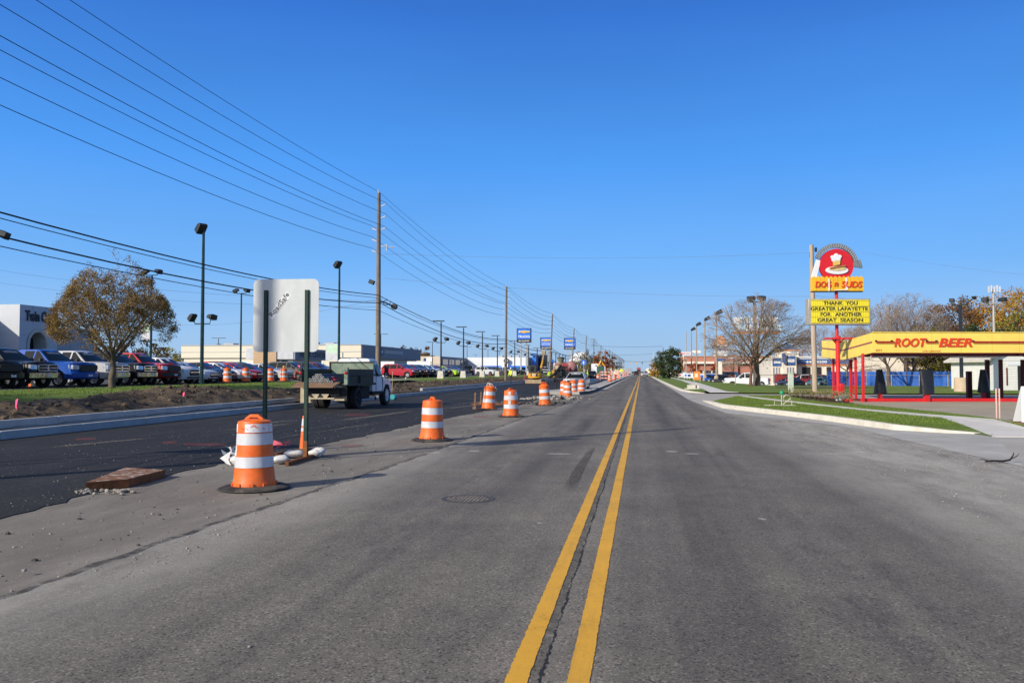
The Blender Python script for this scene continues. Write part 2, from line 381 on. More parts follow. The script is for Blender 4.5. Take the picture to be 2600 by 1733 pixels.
# dark raw edge where the overlay ends
def edgemat(k=.85):
    m = bpy.data.materials.new('raw_edge'); t, p = nodes(m); co = objco(t); p.inputs['Base Color'].default_value = (.045, .042, .04, 1); p.inputs['Roughness'].default_value = .9
    tr = nd(t, 'BsdfTransparent'); ms = nd(t, 'MixShader'); lk(t, mapr(t, ntex(t, co, 5, 6, .8), .38, .62, 0, k), ms.inputs[0]); lk(t, tr.outputs[0], ms.inputs[1]); lk(t, p.outputs[0], ms.inputs[2]); lk(t, ms.outputs[0], t.nodes['Material Output'].inputs[0]); return m
b = MB(); E_ = [q for q in RL if q[1] < 58]; b.strip([(x + .004, y, .0025) for x, y in E_], [(x + .10 + .05 * noise.noise((0, y * 1.3, 7)), y, .0025) for x, y in E_]); tag(b.build('road_edge', edgemat()), kind='structure')
b = MB(); b.strip([(-.597, y_ * .5, .0022) for y_ in range(-4, 90)], [(-.545 + .012 * noise.noise((0, y_ * .8, 2)), y_ * .5, .0022) for y_ in range(-4, 90)]); tag(b.build('seam_stain', edgemat(.38)), kind='structure')
# faint marks on the road: skid, chalk, red survey paint
def softmat(name, col, k, sc=4.):
    m = bpy.data.materials.new(name); t, p = nodes(m); co = objco(t); lk(t, nd(t, 'RGB').outputs[0], p.inputs['Base Color'])
    t.nodes['RGB'].outputs[0].default_value = rgb(col); p.inputs['Roughness'].default_value = .9
    tr = nd(t, 'BsdfTransparent'); ms = nd(t, 'MixShader'); uv = nd(t, 'TexCoord').outputs['Generated']; sx = nd(t, 'SeparateXYZ'); lk(t, uv, sx.inputs[0])
    e = mth(t, 'MULTIPLY', mth(t, 'SUBTRACT', .5, mth(t, 'ABSOLUTE', mth(t, 'SUBTRACT', sx.outputs[0], .5))), mth(t, 'SUBTRACT', .5, mth(t, 'ABSOLUTE', mth(t, 'SUBTRACT', sx.outputs[1], .5))))
    n = ntex(t, co, sc * 8, 5, .8); a = mth(t, 'MULTIPLY', mapr(t, e, .0, .06), mapr(t, n, .38, .62, 0, k))
    lk(t, a, ms.inputs[0]); lk(t, tr.outputs[0], ms.inputs[1]); lk(t, p.outputs[0], ms.inputs[2]); lk(t, ms.outputs[0], t.nodes['Material Output'].inputs[0])
    return m
M_skid = softmat('skid_rubber', (.02, .02, .022), .62); M_chalk = softmat('chalk', (.7, .68, .64), .75, 6); M_pink = softmat('survey_paint', (.42, .07, .08), .42, 9); M_dust = softmat('pale_dust', (.34, .30, .25), .6, 1.5)
def mark(name, pts, m, z=.0045):
    tag(sheet(name, [(p[0], p[1], z) for p in pts], m), kind='structure')
mark('skid_mark', [G(*p) for p in [(1496, 1133), (1514, 1133), (1480, 1200), (1462, 1254), (1418, 1254), (1455, 1190)]], M_skid)
for a in [[(1190, 1143), (1218, 1143), (1218, 1147), (1188, 1147)], [(1385, 1150), (1455, 1151.5), (1455, 1154), (1385, 1152.5)], [(1362, 1326), (1380, 1326), (1378, 1329), (1360, 1329)],
          [(1690, 1144), (1722, 1145), (1722, 1148), (1690, 1148)], [(1738, 1150), (1778, 1151), (1778, 1153), (1738, 1153)], [(2088, 1150), (2140, 1151), (2140, 1153.5), (2088, 1152.5)], [(2168, 1145), (2200, 1148), (2198, 1151), (2165, 1148)], [(1925, 1314), (1948, 1318), (1946, 1321), (1923, 1317)], [(1082, 1147), (1118, 1148), (1118, 1151), (1080, 1150)]]:
    mark('chalk_mark', [G(*p) for p in a], M_chalk)
for a in [[(195, 1112), (240, 1111), (240, 1117), (192, 1118)], [(415, 1121), (450, 1120), (448, 1126), (412, 1127)], [(462, 1124), (580, 1126), (575, 1132), (470, 1131)], [(880, 1050), (940, 1050), (935, 1056), (876, 1056)]]:
    mark('survey_mark', [G(*p, -.03) for p in a], M_pink, -.024)
for a in [[(1203, 1055), (1240, 1055), (1236, 1060), (1200, 1060)], [(868, 1129), (920, 1127), (918, 1133), (866, 1135)]]:
    mark('survey_mark', [G(*p, -.04) for p in a], M_pink, -.035)
for i in range(16):                                  # dusty wheel sweeps over the fresh asphalt
    x = random.uniform(-14.5, -7.8); y = random.uniform(14, 60); l = random.uniform(2, 8); wd = random.uniform(.1, .35)
    mark('dust_streak', [(x, y), (x + wd, y), (x + wd + .8, y + l), (x + .8, y + l)], M_dust, -.0255 + .0002 * i)
# ---------------------------------------------------------------- left kerbs, soil bank, lawn, dealer lot
def kerbrun(name, xf, y0, y1, z0, z1, wd, m, step=3.):
    b = MB(); y = y0
    while y < y1 - .01:
        e = min(y + step, y1); b.bx(xf - wd, xf, y, e - .012, z0, z1); y = e
    return tag(b.build(name, m, bevel=.02), kind='structure')
kerbrun('kerb_left_front', -15.3, -6, 46.5, -.2, .17, .17, M_kerbl)
kerbrun('kerb_left_front', -15.3, 47.2, 420, -.2, .17, .17, M_kerbl, 6)
kerbrun('kerb_left_rear', -16.05, -6, 37, -.2, .37, .2, M_kerbl)
kerbrun('kerb_left_rear', -16.05, 60, 420, -.2, .37, .2, M_kerbl, 6)
sheet('kerb_gutter', [(-16.1, -6, .13), (-15.44, -6, .13), (-15.44, 420, .13), (-16.1, 420, .13)], M_strip)
def bank(x, y):
    f = min(1, max(0, (-16.0 - x) / 3.1)); f = f * f * (3 - 2 * f)
    n = noise.fractal((x * 1.3, y * .9, 2), .75, 2.2, 6); n2 = noise.noise((x * .35 + 9, y * .16, 4))
    env = math.sin(math.pi * min(1, max(0, (-16.0 - x) / 4.6)))
    fade = 1 if y < 110 else max(0, 1 - (y - 110) / 60)
    mound = .42 * max(0, n2 + .25) * env
    # heap of spoil ahead of the tree and behind the stakes
    heap = .36 * math.exp(-((y - 31) / 4.2) ** 2) * env if y < 50 else 0
    return .18 + .40 * f + (.19 * n * (.25 + .75 * env) + mound * .35 + heap) * fade
b = MB(); ys = []; y = -6.
while y < 420: ys.append(y); y += .2 if y < 75 else (.5 if y < 170 else 8)
xs = [-16.0 - .19 * i for i in range(27)]
b.add([(x, y, bank(x, y)) for y in ys for x in xs], [(j*27+i, j*27+i+1, (j+1)*27+i+1, (j+1)*27+i) for j in range(len(ys)-1) for i in range(26)])
tag(b.build('soil_bank', M_soil, smooth=True, angle=180), kind='structure')
b = MB()
for i in range(2600):
    y = random.uniform(8, 130); x = -16.3 - random.betavariate(2, 2.2) * 4.3; r = random.choice([.02, .025, .03, .03, .04, .05, .07, .11]) * random.uniform(.7, 1.4)
    b.blob((x, y, bank(x, y) + r * .12), (r, r * random.uniform(.7, 1.3), r * .75), 6, .22, random.random() * 6)
tag(b.build('soil_clods', M_soil), 'brown clods of turned soil along the left bank', 'soil', kind='stuff')
# lawn strip rising behind the bank, uneven, and the dealer lots at 0.8 m
b = MB(); nx = 14
def lawnz(x, y): return .80 + .04 * noise.noise((x * .4, y * .3, 8)) - (.18 * max(0, (x + 21.6)) if x > -21.6 else 0)
ys = []; y = -6.
while y < 420: ys.append(y); y += .6 if y < 170 else 8
xs = [-19.9 - .6 * i for i in range(nx)]
b.add([(x + (.45 * noise.noise((0, y * .5, 5)) + .2 * noise.noise((1, y * 2, 5)) if i == 0 else 0), y, lawnz(x, y) - (.12 if i == 0 else 0)) for y in ys for i, x in enumerate(xs)], [(j*nx+i, j*nx+i+1, (j+1)*nx+i+1, (j+1)*nx+i) for j in range(len(ys)-1) for i in range(nx-1)])
tag(b.build('lawn_left', M_lawn, smooth=True, angle=180), kind='structure')
sheet('dealer_lot', [(-27.2, -30, .80), (-27.2, 430, .80), (-160, 430, .80), (-160, -30, .80)], M_lot, thick=.3)
sheet('dealer_drive', [(-20.4, 60, .853), (-20.4, 76, .853), (-27.4, 76, .853), (-27.4, 60, .853)], M_grey)
# ---------------------------------------------------------------- right side: driveways, islands, walks
sheet('driveway_right', [(x, y, -.004) for x, y in [(2.6, 700), (2.6, 55), (2.4, 48), (3.3, 35), (5.4, 24), (6.0, 14), (6.3, -6), (70, -6), (70, 62), (3.6, 62), (3.6, 700)]], M_grey)
KB = [G(*p)[:2] for p in [(1782, 1016.5), (1800, 1024), (1834, 1036), (1950, 1050), (2083, 1066), (2180, 1079.5), (2266, 1091), (2400, 1099), (2523, 1103)]]
def kerbcurve(name, P, hs, wd, m, endcap=True):
    b = MB(); n = len(P); V = [Vector((p[0], p[1])) for p in P]; N = []
    for i in range(n):
        d = (V[min(i+1, n-1)] - V[max(i-1, 0)]).normalized(); N.append(Vector((-d.y, d.x)))
    A = [(v.x, v.y, -.02) for v in V]; B = [(v.x + q.x * .035, v.y + q.y * .035, h) for v, q, h in zip(V, N, hs)]
    Cc = [(v.x + q.x * wd, v.y + q.y * wd, h + .003) for v, q, h in zip(V, N, hs)]; D = [(v.x + q.x * wd, v.y + q.y * wd, -.02) for v, q in zip(V, N)]
    for a, c in ((A, B), (B, Cc), (Cc, D)): b.strip(a, c)
    for i in (0, n-1): b.poly([A[i], B[i], Cc[i], D[i]])
    return tag(b.build(name, m, smooth=True, angle=30), kind='structure')
kerbcurve('kerb_right', KB, [.02, .12, .17, .17, .17, .17, .15, .08, .012], .2, M_kerb)
# gutter pan, paler than the road
GI = KB
GO = [G(*p)[:2] for p in [(1746, 1013), (1770, 1023), (1845, 1049), (1960, 1061), (2083, 1074), (2182, 1089), (2274, 1112), (2427, 1147), (2600, 1185)]]
sheet('gutter_right', [(x, y, .004) for x, y in GO] + [(x, y, .004) for x, y in reversed(KB)], M_conc)
sheet('gutter_right', [(2.75, 700, .004), (2.75, 70, .004), (GO[0][0], GO[0][1], .004), (3.3, GO[0][1]+1, .004), (3.25, 66, .004), (3.1, 700, .004)], M_conc)
kb2 = [(3.05, 700), (3.05, 120), (3.1, 80), (3.2, 69), (3.7, 64.5), (4.6, 63.2)]
kerbcurve('kerb_right', kb2, [.16, .16, .16, .16, .10, .02], .18, M_kerb)
KT = [(p[0], p[1]) for p in [(KB[i][0], KB[i][1]) for i in range(len(KB))]]
def off(P, d):
    o = []
    for i in range(len(P)):
        a = Vector(P[max(i-1, 0)]); c = Vector(P[min(i+1, len(P)-1)]); q = (c - a).normalized(); o.append((P[i][0] - q.y * d, P[i][1] + q.x * d))
    return o
W1 = [G(*p, .13)[:2] for p in [(1872, 1005), (1968, 1017), (2121, 1034), (2274, 1050), (2389, 1060), (2460, 1077), (2519, 1095)]]
W2 = [G(*p, .13)[:2] for p in [(1899, 1005), (2006, 1017), (2197, 1037.5), (2350, 1050), (2523, 1063), (2576, 1073), (2640, 1085)]]
LT = [G(*p, .13)[:2] for p in [(1899, 1003), (1987, 1003), (2080, 1014), (2171, 1025), (2350, 1042), (2503, 1059), (2576, 1071), (2640, 1083)]]
KI = off(KB, .19)
island = KI[1:] + list(reversed(W1)); lawn2 = W2 + list(reversed(LT))
def humps(P, name, z, m):
    def zz(y):
        f = min(1, max(0, (y - 22.9) / 5.)); return .016 + (z - .016) * f * f * (3 - 2 * f)
    return sheet(name, [(x, y, zz(y) if z < .148 else z) for x, y in P], m, thick=.02)
humps(island, 'lawn_island', .135, M_lawn); humps(W1 + [(10.2, 22.3), (14, 22.0)] + list(reversed(W2)), 'sidewalk_right', .128, M_walk); humps(lawn2, 'lawn_island', .137, M_lawn)
for i in range(1, 6):                                # scored joints in the walk
    a, c = Vector(W1[i]), Vector(W2[i]); q = (c - a).normalized() * .0
    d_ = (Vector(W1[i]) - Vector(W1[i-1])).normalized() * .02
    pass
MUL = [G(*p, .14) for p in [(1998, 1003), (2060, 1006), (2120, 1012), (2170, 1024), (2110, 1022), (2040, 1013)]]
humps([(p[0], p[1]) for p in MUL], 'mulch_bed', .150, M_mulch)
sheet('canopy_slab', [(LT[2][0], LT[2][1] - .2, .03), (LT[4][0]-.2, LT[4][1], .03), (LT[6][0], LT[6][1], .03), (16, 20, .03), (60, 20, .03), (60, 51, .03), (12.0, 51, .03)], M_tan)
# far island: lawn, walk, lawn
WA = [G(*p, .13)[:2] for p in [(1673, 952.5), (1729, 965), (1792, 990)]]; WB = [G(*p, .13)[:2] for p in [(1685, 954), (1774, 971), (1843, 992)]]
humps([(3.22, 700), (3.22, 120), (3.28, 80), (3.4, 69), (3.8, 65.0), (4.7, 63.6), WA[2], WA[1], (WA[1][0]-.1, 200), (4.9, 700)], 'lawn_right', .12, M_lawn)
humps([(4.9, 700), (WA[1][0]-.1, 200), WA[1], WA[2], (4.9, 61.6), (WB[2][0] + .6, 61.6), WB[2], WB[1], (WB[1][0]-.1, 200), (6.4, 700)], 'sidewalk_right', .115, M_walk)
humps([(6.4, 700), (WB[1][0]-.1, 200), WB[1], WB[2], (WB[2][0] + .8, 61.2), (80, 61.2), (80, 86), (13.5, 92), (10, 130), (9, 700)], 'lawn_right', .11, M_lawn)
sheet('parking_right', [(9, 88, -.55), (160, 82, -.55), (160, 330, -.55), (9, 330, -.55)], M_lot)
b = MB(); b.strip([(80, 86, .11), (13.5, 92, .11), (10, 130, .11), (9, 700, .11)], [(80, 89, -.7), (15.5, 94, -.7), (11.5, 130, -.7), (10, 700, -.7)]); tag(b.build('lawn_bank', M_lawn), kind='structure')
# blades of grass on the near lawns, soil patch by the tree
def inside(x, y, P):
    c = False; j = len(P) - 1
    for i in range(len(P)):
        if (P[i][1] > y) != (P[j][1] > y) and x < (P[j][0]-P[i][0]) * (y-P[i][1]) / (P[j][1]-P[i][1]) + P[i][0]: c = not c
        j = i
    return c
M_blade = leafmat('grass_blades', [(0, (.09, .165, .018)), (.4, (.165, .285, .034)), (.75, (.24, .35, .055)), (1, (.38, .35, .11))], .35)
def blades(P, n, z, hgt, wd):
    b = MB(); x0 = min(p[0] for p in P); x1 = max(p[0] for p in P); y0 = min(p[1] for p in P); y1 = max(p[1] for p in P); k = 0; vs = []; fs = []
    while k < n:
        x = random.uniform(x0, x1); y = y0 + (y1 - y0) * random.random() ** 1.5
        if not inside(x, y, P): continue
        a = random.random() * 6.28; h = hgt * random.uniform(.5, 1.3) * (.8 + .5 * noise.noise((x * 1.2, y * 1.2, 0))); c, s_ = math.cos(a) * wd, math.sin(a) * wd; o = len(vs)
        zb_ = z if z > .5 else .016 + (z - .016) * (lambda f: f * f * (3 - 2 * f))(min(1, max(0, (y - 22.9) / 5.))); h *= .35 if y < 25.5 and z < .5 else 1
        vs += [(x - c, y - s_, zb_), (x + c, y + s_, zb_), (x + random.uniform(-.03, .03), y + random.uniform(-.03, .03), zb_ + h)]; fs.append((o, o+1, o+2)); k += 1
    b.add(vs, fs); return b
bb = blades(island, 26000, .13, .055, .007); b2 = blades(lawn2, 9000, .13, .05, .008); bb.add(b2.v, b2.f)
tag(bb.build('grass', M_blade, recalc=False), 'short green grass on the kerbside islands by the driveway', 'grass', kind='stuff')
LPOLY = [(-20.0, 12), (-20.0, 70), (-27.0, 70), (-27.0, 12)]
b3 = blades(LPOLY, 22000, .80, .07, .012)
tag(b3.build('grass', M_blade, recalc=False), 'sunlit green grass on the strip in front of the dealer lot', 'grass', kind='stuff')
sheet('tree_soil', [(12.3, 78, .125), (16, 76.5, .125), (19.5, 78, .125), (22, 82, .125), (17, 84, .125), (12.5, 82, .125)], M_soil)
# gravel, loose stones
M_grav = mat('gravel_stones', (.30, .275, .24), .9, 0, .45, 14)
M_dgrav = mat('dark_gravel', (.07, .066, .062), .9, 0, .5, 14)
def stones(n, fx, rr, m, label):
    b = MB()
    for i in range(n):
        x, y, z = fx(); r = rr[0] * (rr[1] / rr[0]) ** (random.random() ** 2.2)
        b.blob((x, y, z + r * .3), (r, r * random.uniform(.6, 1.2), r * .6), 5, .25, random.random() * 6)
    tag(b.build('gravel', m), label, 'gravel', kind='stuff')
stones(620, lambda: (-4.6 - random.random() ** 1.4 * 2.9, 5 + 28 * random.random() ** 1.6, -.04), (.005, .021), M_grav, 'pale loose stones on the concrete strip left of the road')
stones(300, lambda: (-4.6 - random.random() * 2.7, 5 + 20 * random.random() ** 1.6, -.04), (.006, .03), M_dgrav, 'dark crumbs of asphalt on the concrete strip left of the road')
stones(900, lambda: (-7.4 - random.random() ** 1.5 * 6, 9 + 34 * random.random() ** 1.3, -.03), (.006, .016), M_grav, 'pale stones on the fresh black asphalt')
def rside():
    y = 9 + 24 * random.random(); e = 6.3 if y < 22 else 6.0 - (y - 22) * .2; return (e - .05 - random.random() ** 1.6 * 2.6, y, 0)
stones(2600, rside, (.005, .015), M_grav, 'pale grit along the right edge of the road')
stones(450, lambda: (-4.15 - random.random() ** 2 * .4 + .25 * random.random(), 6 + 20 * random.random() ** 1.5, 0), (.005, .016), M_grav, 'grit along the left edge of the road overlay')
# ---------------------------------------------------------------- traffic drums, sign on skids, cones, sandbags, plate
M_or = mat('orange_plastic', (.80, .14, .016), .5, 0, .2, 5, .05, 0, .4, (.50, .12, .03))
M_wh = mat('white_sheeting', (.56, .57, .60), .42, 0, .12, 6, .03, 0, .5, (.40, .375, .34))
M_whs = mat('scraped_sheeting', (.66, .66, .69), .5, 0, .15, 7, 0, 0, .4)
M_rub = mat('tyre_rubber', (.035, .034, .035), .85, 0, .5, 5, .2, 0, .3, (.16, .14, .11))
M_green = mat('green_post_steel', (.012, .042, .032), .55, .2, .35, 8, 0, 0, .3, (.055, .045, .032))
M_alu = mat('bare_aluminium', (.52, .55, .545), .5, .1, .10, 2.2, .04, 0, .5, (.62, .635, .615), (1, 1, .25))
M_rust = mat('rusted_steel', (.24, .095, .035), .85, .1, .4, 8, .3, 0, .3, (.12, .05, .025))
M_bag = mat('sandbag_weave', (.66, .66, .64), .8, 0, .12, 14, .6, 0, .3, (.36, .32, .27))
M_blk = mat('black_plastic', (.012, .012, .014), .45, 0, .3, 6)
M_ink = mat('black_ink', (.018, .018, .02), .6, 0, .2, 10)
M_film = mat('grey_plastic_film', (.60, .60, .60), .4, 0, .15, 12)

def scuffs(b, rad, z0, z1, n, side):                # chipped patches of exposed orange over a white band
    for i in range(n):
        a = side + random.uniform(-.9, .9); z = random.uniform(z0 + .02, z1 - .02); l = random.uniform(.05, .16); s_ = random.uniform(-.04, .04); wd = random.uniform(.006, .014)
        r = rad + .006; p = lambda da, dz: (r * math.cos(a + da), r * math.sin(a + da), z + dz)
        b.add([p(-l, -s_), p(0, -wd), p(l, s_), p(0, wd)], [(0, 1, 2, 3)])
def make_drum(name, label, loc, rz=0, top='handle', scuff=0, group='traffic drums', tilt=0, scale=1.):
    t = thing(name, label, 'traffic drum', loc, rz, group); t.rotation_euler = (random.uniform(-.018, .018), tilt or random.uniform(-.022, .022), rz); t.scale = (scale,) * 3
    sd_ = random.random() * 90
    def dent(m):
        o_ = []
        for x, y, z in m.v:
            k = 1 + .045 * noise.noise((x * 3 + sd_, y * 3, z * 3)) * (1 if z > .13 else 0); o_.append((x * k, y * k, z))
        m.v = o_
    b = MB(); rr = lambda z: .285 - .052 * z / .92
    prof = [(.298, .035), (.298, .10), (.287, .125)]
    for z in (.30, .305, .465, .47, .63, .635, .795, .80): prof.append((rr(z) + (-.004 if abs(z * 1000 % 10) > 4 else .002), z))
    prof += [(rr(.92), .93), (.225, .955), (.12, .985), (.0, .99)]
    b.lathe(prof, 32, cap=False)
    for k in range(10):                             # lugs round the foot
        a = k * .628; b.box((.299 * math.cos(a), .299 * math.sin(a), .07), (.03, .06, .06), rz=a)
    dent(b); b.build('drum_body', M_or, t, smooth=True, angle=32)
    for z0, z1, mm in ((.315, .465, M_wh), (.63, .79, M_wh)):
        c = MB(); c.lathe([(rr(z0) + .004, z0), (rr(z1) + .004, z1)], 32, cap=False); dent(c); o = c.build('white_band', mm, t, smooth=True)
    if scuff:
        c = MB(); n = 26; a0, a1 = -1.68, 1.2
        c.strip([((rr(.80) + .004) * math.cos(a0 + (a1-a0)*i/n), (rr(.80) + .004) * math.sin(a0 + (a1-a0)*i/n), .805) for i in range(n+1)], [((rr(.92) + .004) * math.cos(a0 + (a1-a0)*i/n), (rr(.92) + .004) * math.sin(a0 + (a1-a0)*i/n), .922) for i in range(n+1)])
        dent(c); c.build('scraped_band', M_whs, t, smooth=True)
        for z0, z1 in ((.805, .92), (.475, .62)):
            c = MB(); c.strip([((rr(z0) + .005) * math.cos(-2.66 + .34*i/4), (rr(z0) + .005) * math.sin(-2.66 + .34*i/4), z0) for i in range(5)], [((rr(z1) + .005) * math.cos(-2.66 + .34*i/4), (rr(z1) + .005) * math.sin(-2.66 + .34*i/4), z1) for i in range(5)]); dent(c); c.build('grey_patch', M_bag, t, smooth=True)
        [(lambda c: (scuffs(c, rr(.86), .80, .92, 1, -1.05), dent(c), c.build('scuff', M_or, t, recalc=False)))(MB()) for k in range(17)]
    if top == 'handle':
        c = MB(); pts = [(-.17, .935), (-.13, 1.0), (-.06, 1.05), (.06, 1.05), (.13, 1.0), (.17, .935), (.11, .95), (.085, .985), (.05, 1.005), (-.05, 1.005), (-.085, .985), (-.11, .95)]
        n = 6; vs = []; 
        for yy in (-.028, .028): vs += [(p[0], yy, p[1]) for p in pts]
        fs = []
        for i in range(5):
            j = 11 - i; fs += [(i, i+1, j-1, j), (12+j, 12+j-1, 12+i+1, 12+i)]
        fs += [(i, (i+1) % 12, 12+(i+1) % 12, 12+i) for i in range(12)]
        c.add(vs, fs); c.build('handle', M_or, t, bevel=.008)
    elif top in ('bag', 'rope'):
        c = MB(); c.lathe([(.245, .90), (.25, .94), (.20, 1.0), (.09, 1.06), (.0, 1.07)], 14, cap=False); c.build('lid', M_or, t, smooth=True)
        c = MB()
        for k in range(3):
            a = k * 1.1; c.tube([(.2 * math.cos(a), .2 * math.sin(a), .96), (.10 * math.cos(a + .6), .1 * math.sin(a + .6), 1.12 + .02 * k), (-.12 * math.cos(a), -.12 * math.sin(a), 1.1), (-.22 * math.cos(a + .5), -.22 * math.sin(a + .5), .95)], .014, 5)
        if top == 'rope': c.tube([(-.21, -.1, 1.0), (-.29, -.12, .85), (-.25, -.13, .72), (-.30, -.16, .5), (-.31, -.16, .38)], .014, 5); c.tube([(.2, -.1, 1.02), (.29, -.12, .88), (.26, -.13, .8)], .014, 5)
        c.build('rope', M_bag if top == 'rope' else M_or, t, smooth=True)
    elif top == 'light':
        c = MB(); c.lathe([(.03, .98), (.03, 1.03), (.075, 1.04), (.085, 1.10), (.075, 1.16), (.03, 1.18), (0, 1.18)], 14); c.build('warning_lamp', mat('amber_lens', (.85, .42, .02), .2), t, smooth=True)
        c = MB(); c.lathe([(.235, .93), (.2, .96), (0, .985)], 16, cap=False); c.build('lid', M_or, t, smooth=True)
    c = MB(); c.lathe([(.30, .0), (.47, .0), (.50, .012), (.49, .03), (.42, .055), (.33, .062), (.30, .05)], 36); c.build('rubber_base', M_rub, t, smooth=True)
    return t
def P(u, v, z=0.): return G(u, v, z)
p = G(646, 1240, -.04); make_drum('traffic_drum', 'large scraped orange and white drum in front of the back of the road sign', p, 0.0, scuff=1, scale=1.0)
p = G(1097, 1118, -.04); make_drum('traffic_drum', 'clean orange drum standing alone midway up the concrete strip', p, 2.2)
p = G(1240, 1040, -.04); make_drum('traffic_drum', 'leaning orange drum draped with white rope, its foot blackened', p, .5, 'rope', tilt=.07)
p = G(1297, 1058, -.04); make_drum('traffic_drum', 'faded orange drum with chipped top bands beside the roped drum', p, .9, scuff=1)
p = G(1384, 1029, -.04); make_drum('traffic_drum', 'orange drum with a knotted rope on its lid, beyond the faded drum', p, .2, 'bag', tilt=-.06)
p = G(1441, 1010, -.04); make_drum('traffic_drum', 'orange drum at the front of the cluster of three before the pickup', p, 1.4)
p = G(1432, 1004, -.04); make_drum('traffic_drum', 'orange drum half hidden on the left of the cluster of three', p, .4)
p = G(1456, 1001, -.04); make_drum('traffic_drum', 'orange drum tucked behind the right of the cluster of three', p, 2.4)
p = G(1476, 998, -.04); make_drum('traffic_drum', 'orange drum by the rounded end of the median kerb', p, .1)
for u, v, tp, lab in ((577, 965, 'handle', 'orange drum on the dealer drive behind a pale stake, leftmost of four'), (624, 963, 'handle', 'orange drum on the dealer drive in front of the white coupe nose'), (686, 962, 'none', 'dirty orange drum on the dealer drive behind the green sign post'), (721, 962, 'light', 'orange drum with an amber lamp on top on the dealer drive')):
    x, y, z = G(u, v + 6, .85); make_drum('traffic_drum', lab, (x, y, z), random.random() * 6, tp)
# back of a large road sign on two posts with a skid frame
def sign_back():
    pl = G(672, 1176, -.04); pr = G(777, 1160, -.04)
    cx, cy = (pl[0] + pr[0]) / 2, (pl[1] + pr[1]) / 2
    rz = .06
    D = lambda u, v: atY(u, v, cy)
    t = thing('road_sign', 'bare aluminium back of a large road sign on two green posts', 'road sign', (cx, cy, -.04), rz)
    hw = (D(806, 800)[0] - D(644, 800)[0]) / 2; z0 = D(730, 893)[2] + .04; z1 = D(730, 708)[2] + .04; ox = (D(806, 800)[0] + D(644, 800)[0]) / 2 - cx
    b = MB(); r = .10; pts = []
    for sx, sz, a0 in ((1, 1, 0), (-1, 1, 90), (-1, -1, 180), (1, -1, 270)):
        for k in range(6):
            a = R(a0 + k * 18); pts.append((ox + sx * (hw - r) + r * math.cos(a), (z1 - r if sz > 0 else z0 + r) + r * math.sin(a)))
    b.prism(pts, .028, .034); b.build('sign_panel', M_alu, t)
    b = MB(); M = Matrix.Translation((ox - .12, .026, (z0 + z1) / 2 + .19)) @ Matrix.Rotation(R(-52), 4, 'Y'); b.m = M; b.bx(-.29, .29, -.0, .0015, -.055, .055); b.build('decal', mat('decal_white', (.78, .79, .79), .5), t)
    o = text(None, 'lettering', 'RoadSafe', .12, mat('faded_ink', (.10, .10, .11), .6), t, (ox - .135, .022, (z0 + z1) / 2 + .205), (R(90), R(-52), 0), width=.54, bold=.0015, depth=.0015, height=.088)
    o = text(None, 'lettering', 'TRAFFIC SYSTEMS', .03, mat('faded_ink', (.10, .10, .11), .6), t, (ox - .09, .022, (z0 + z1) / 2 + .165), (R(90), R(-52), 0), width=.34, depth=.0015)
    for px, u in ((D(674, 950)[0] - cx, 0), (D(776, 950)[0] - cx, 1)):
        yb = 0
        b = MB(); zt = D(674, 737)[2] + .04
        b.prism([(-.028, 0), (.028, 0), (.034, .025), (.045, .025), (.045, .019), (.038, .019), (.032, -.008), (-.032, -.008), (-.038, .019), (-.045, .019), (-.045, .025), (-.034, .025)], .05, zt, 'z')
        b.v = [(x + px, y - .0, z) for x, y, z in b.v]
        o = b.build('post', M_green, t)
        b = MB(); z = .2
        while z < zt - .03: b.box((px - .0, -.0095, z), (.013, .002, .017)); z += .045
        h = b.build('post_holes', mat('post_hole_shade', (.06, .10, .085), .8), o)
    # skid: a sleeve, long runner under each post and cross bars
    for px in (D(674, 950)[0] - cx, D(776, 950)[0] - cx):
        b = MB(); b.bx(px - .04, px + .04, -.03, .055, 0, .36); b.build('sleeve', M_rust, t, bevel=.004)
        b = MB(); b.bx(px - .035, px + .035, -.95, .95, .0, .075); b.build('runner', M_rust, t, bevel=.004)
    b = MB()
    for yy in (-.5, .4): b = MB(); b.bx(D(674, 950)[0] - cx + .036, D(776, 950)[0] - cx - .036, yy - .03, yy + .03, .01, .065); b.build('cross_bar', M_rust, t, bevel=.004)
    return t
SB = sign_back()
SBC = dup(SB, (-12.05, 12.4, -.03), .0, 'second sign back standing outside the left edge, only its shadow in view')
def sandbag(lab, u, v, sx, sy, h, rz, z=0.):
    b = MB(); random.seed(int(u)); n = 14; vs = []
    for j in range(9):
        for i in range(n):
            a = 2 * math.pi * i / n; f = j / 8; rr = math.sin(math.pi * (.06 + .88 * f)) ** .55
            x = sx / 2 * rr * math.copysign(abs(math.cos(a)) ** .6, math.cos(a)); y = sy / 2 * rr * math.copysign(abs(math.sin(a)) ** .6, math.sin(a))
            zz = h * (f ** .8) * (1 + .0 * x) + .5 * h * noise.noise((x * 7 + u, y * 7, 1)) * f
            vs.append((x * (1 + .22 * noise.noise((y * 9, zz * 12, u))), y, max(0, zz)))
    fs = [(j*n+i, j*n+(i+1) % n, (j+1)*n+(i+1) % n, (j+1)*n+i) for j in range(8) for i in range(n)] + [tuple(range(n-1, -1, -1)), tuple(range(8*n, 9*n))]
    b.add(vs, fs)
    o = b.build('sandbag', M_bag, None, smooth=True, angle=80, sub=1); o.location = G(u, v, z); o.rotation_euler = (0, 0, rz)
    tag(o, lab, 'sandbag', 'sandbags on the sign skid')
sandbag('plump white sandbag lying behind the right rusty runner of the road sign', 748, 1161, .42, .34, .15, .2, -.03)
sandbag('white sandbag at the right end of the sign skid, right of the post', 804, 1160, .30, .30, .19, -.3, -.03)
sandbag('slumped grey white sandbag against the right side of the scraped drum', 712, 1176, .30, .34, .14, .5, -.03)
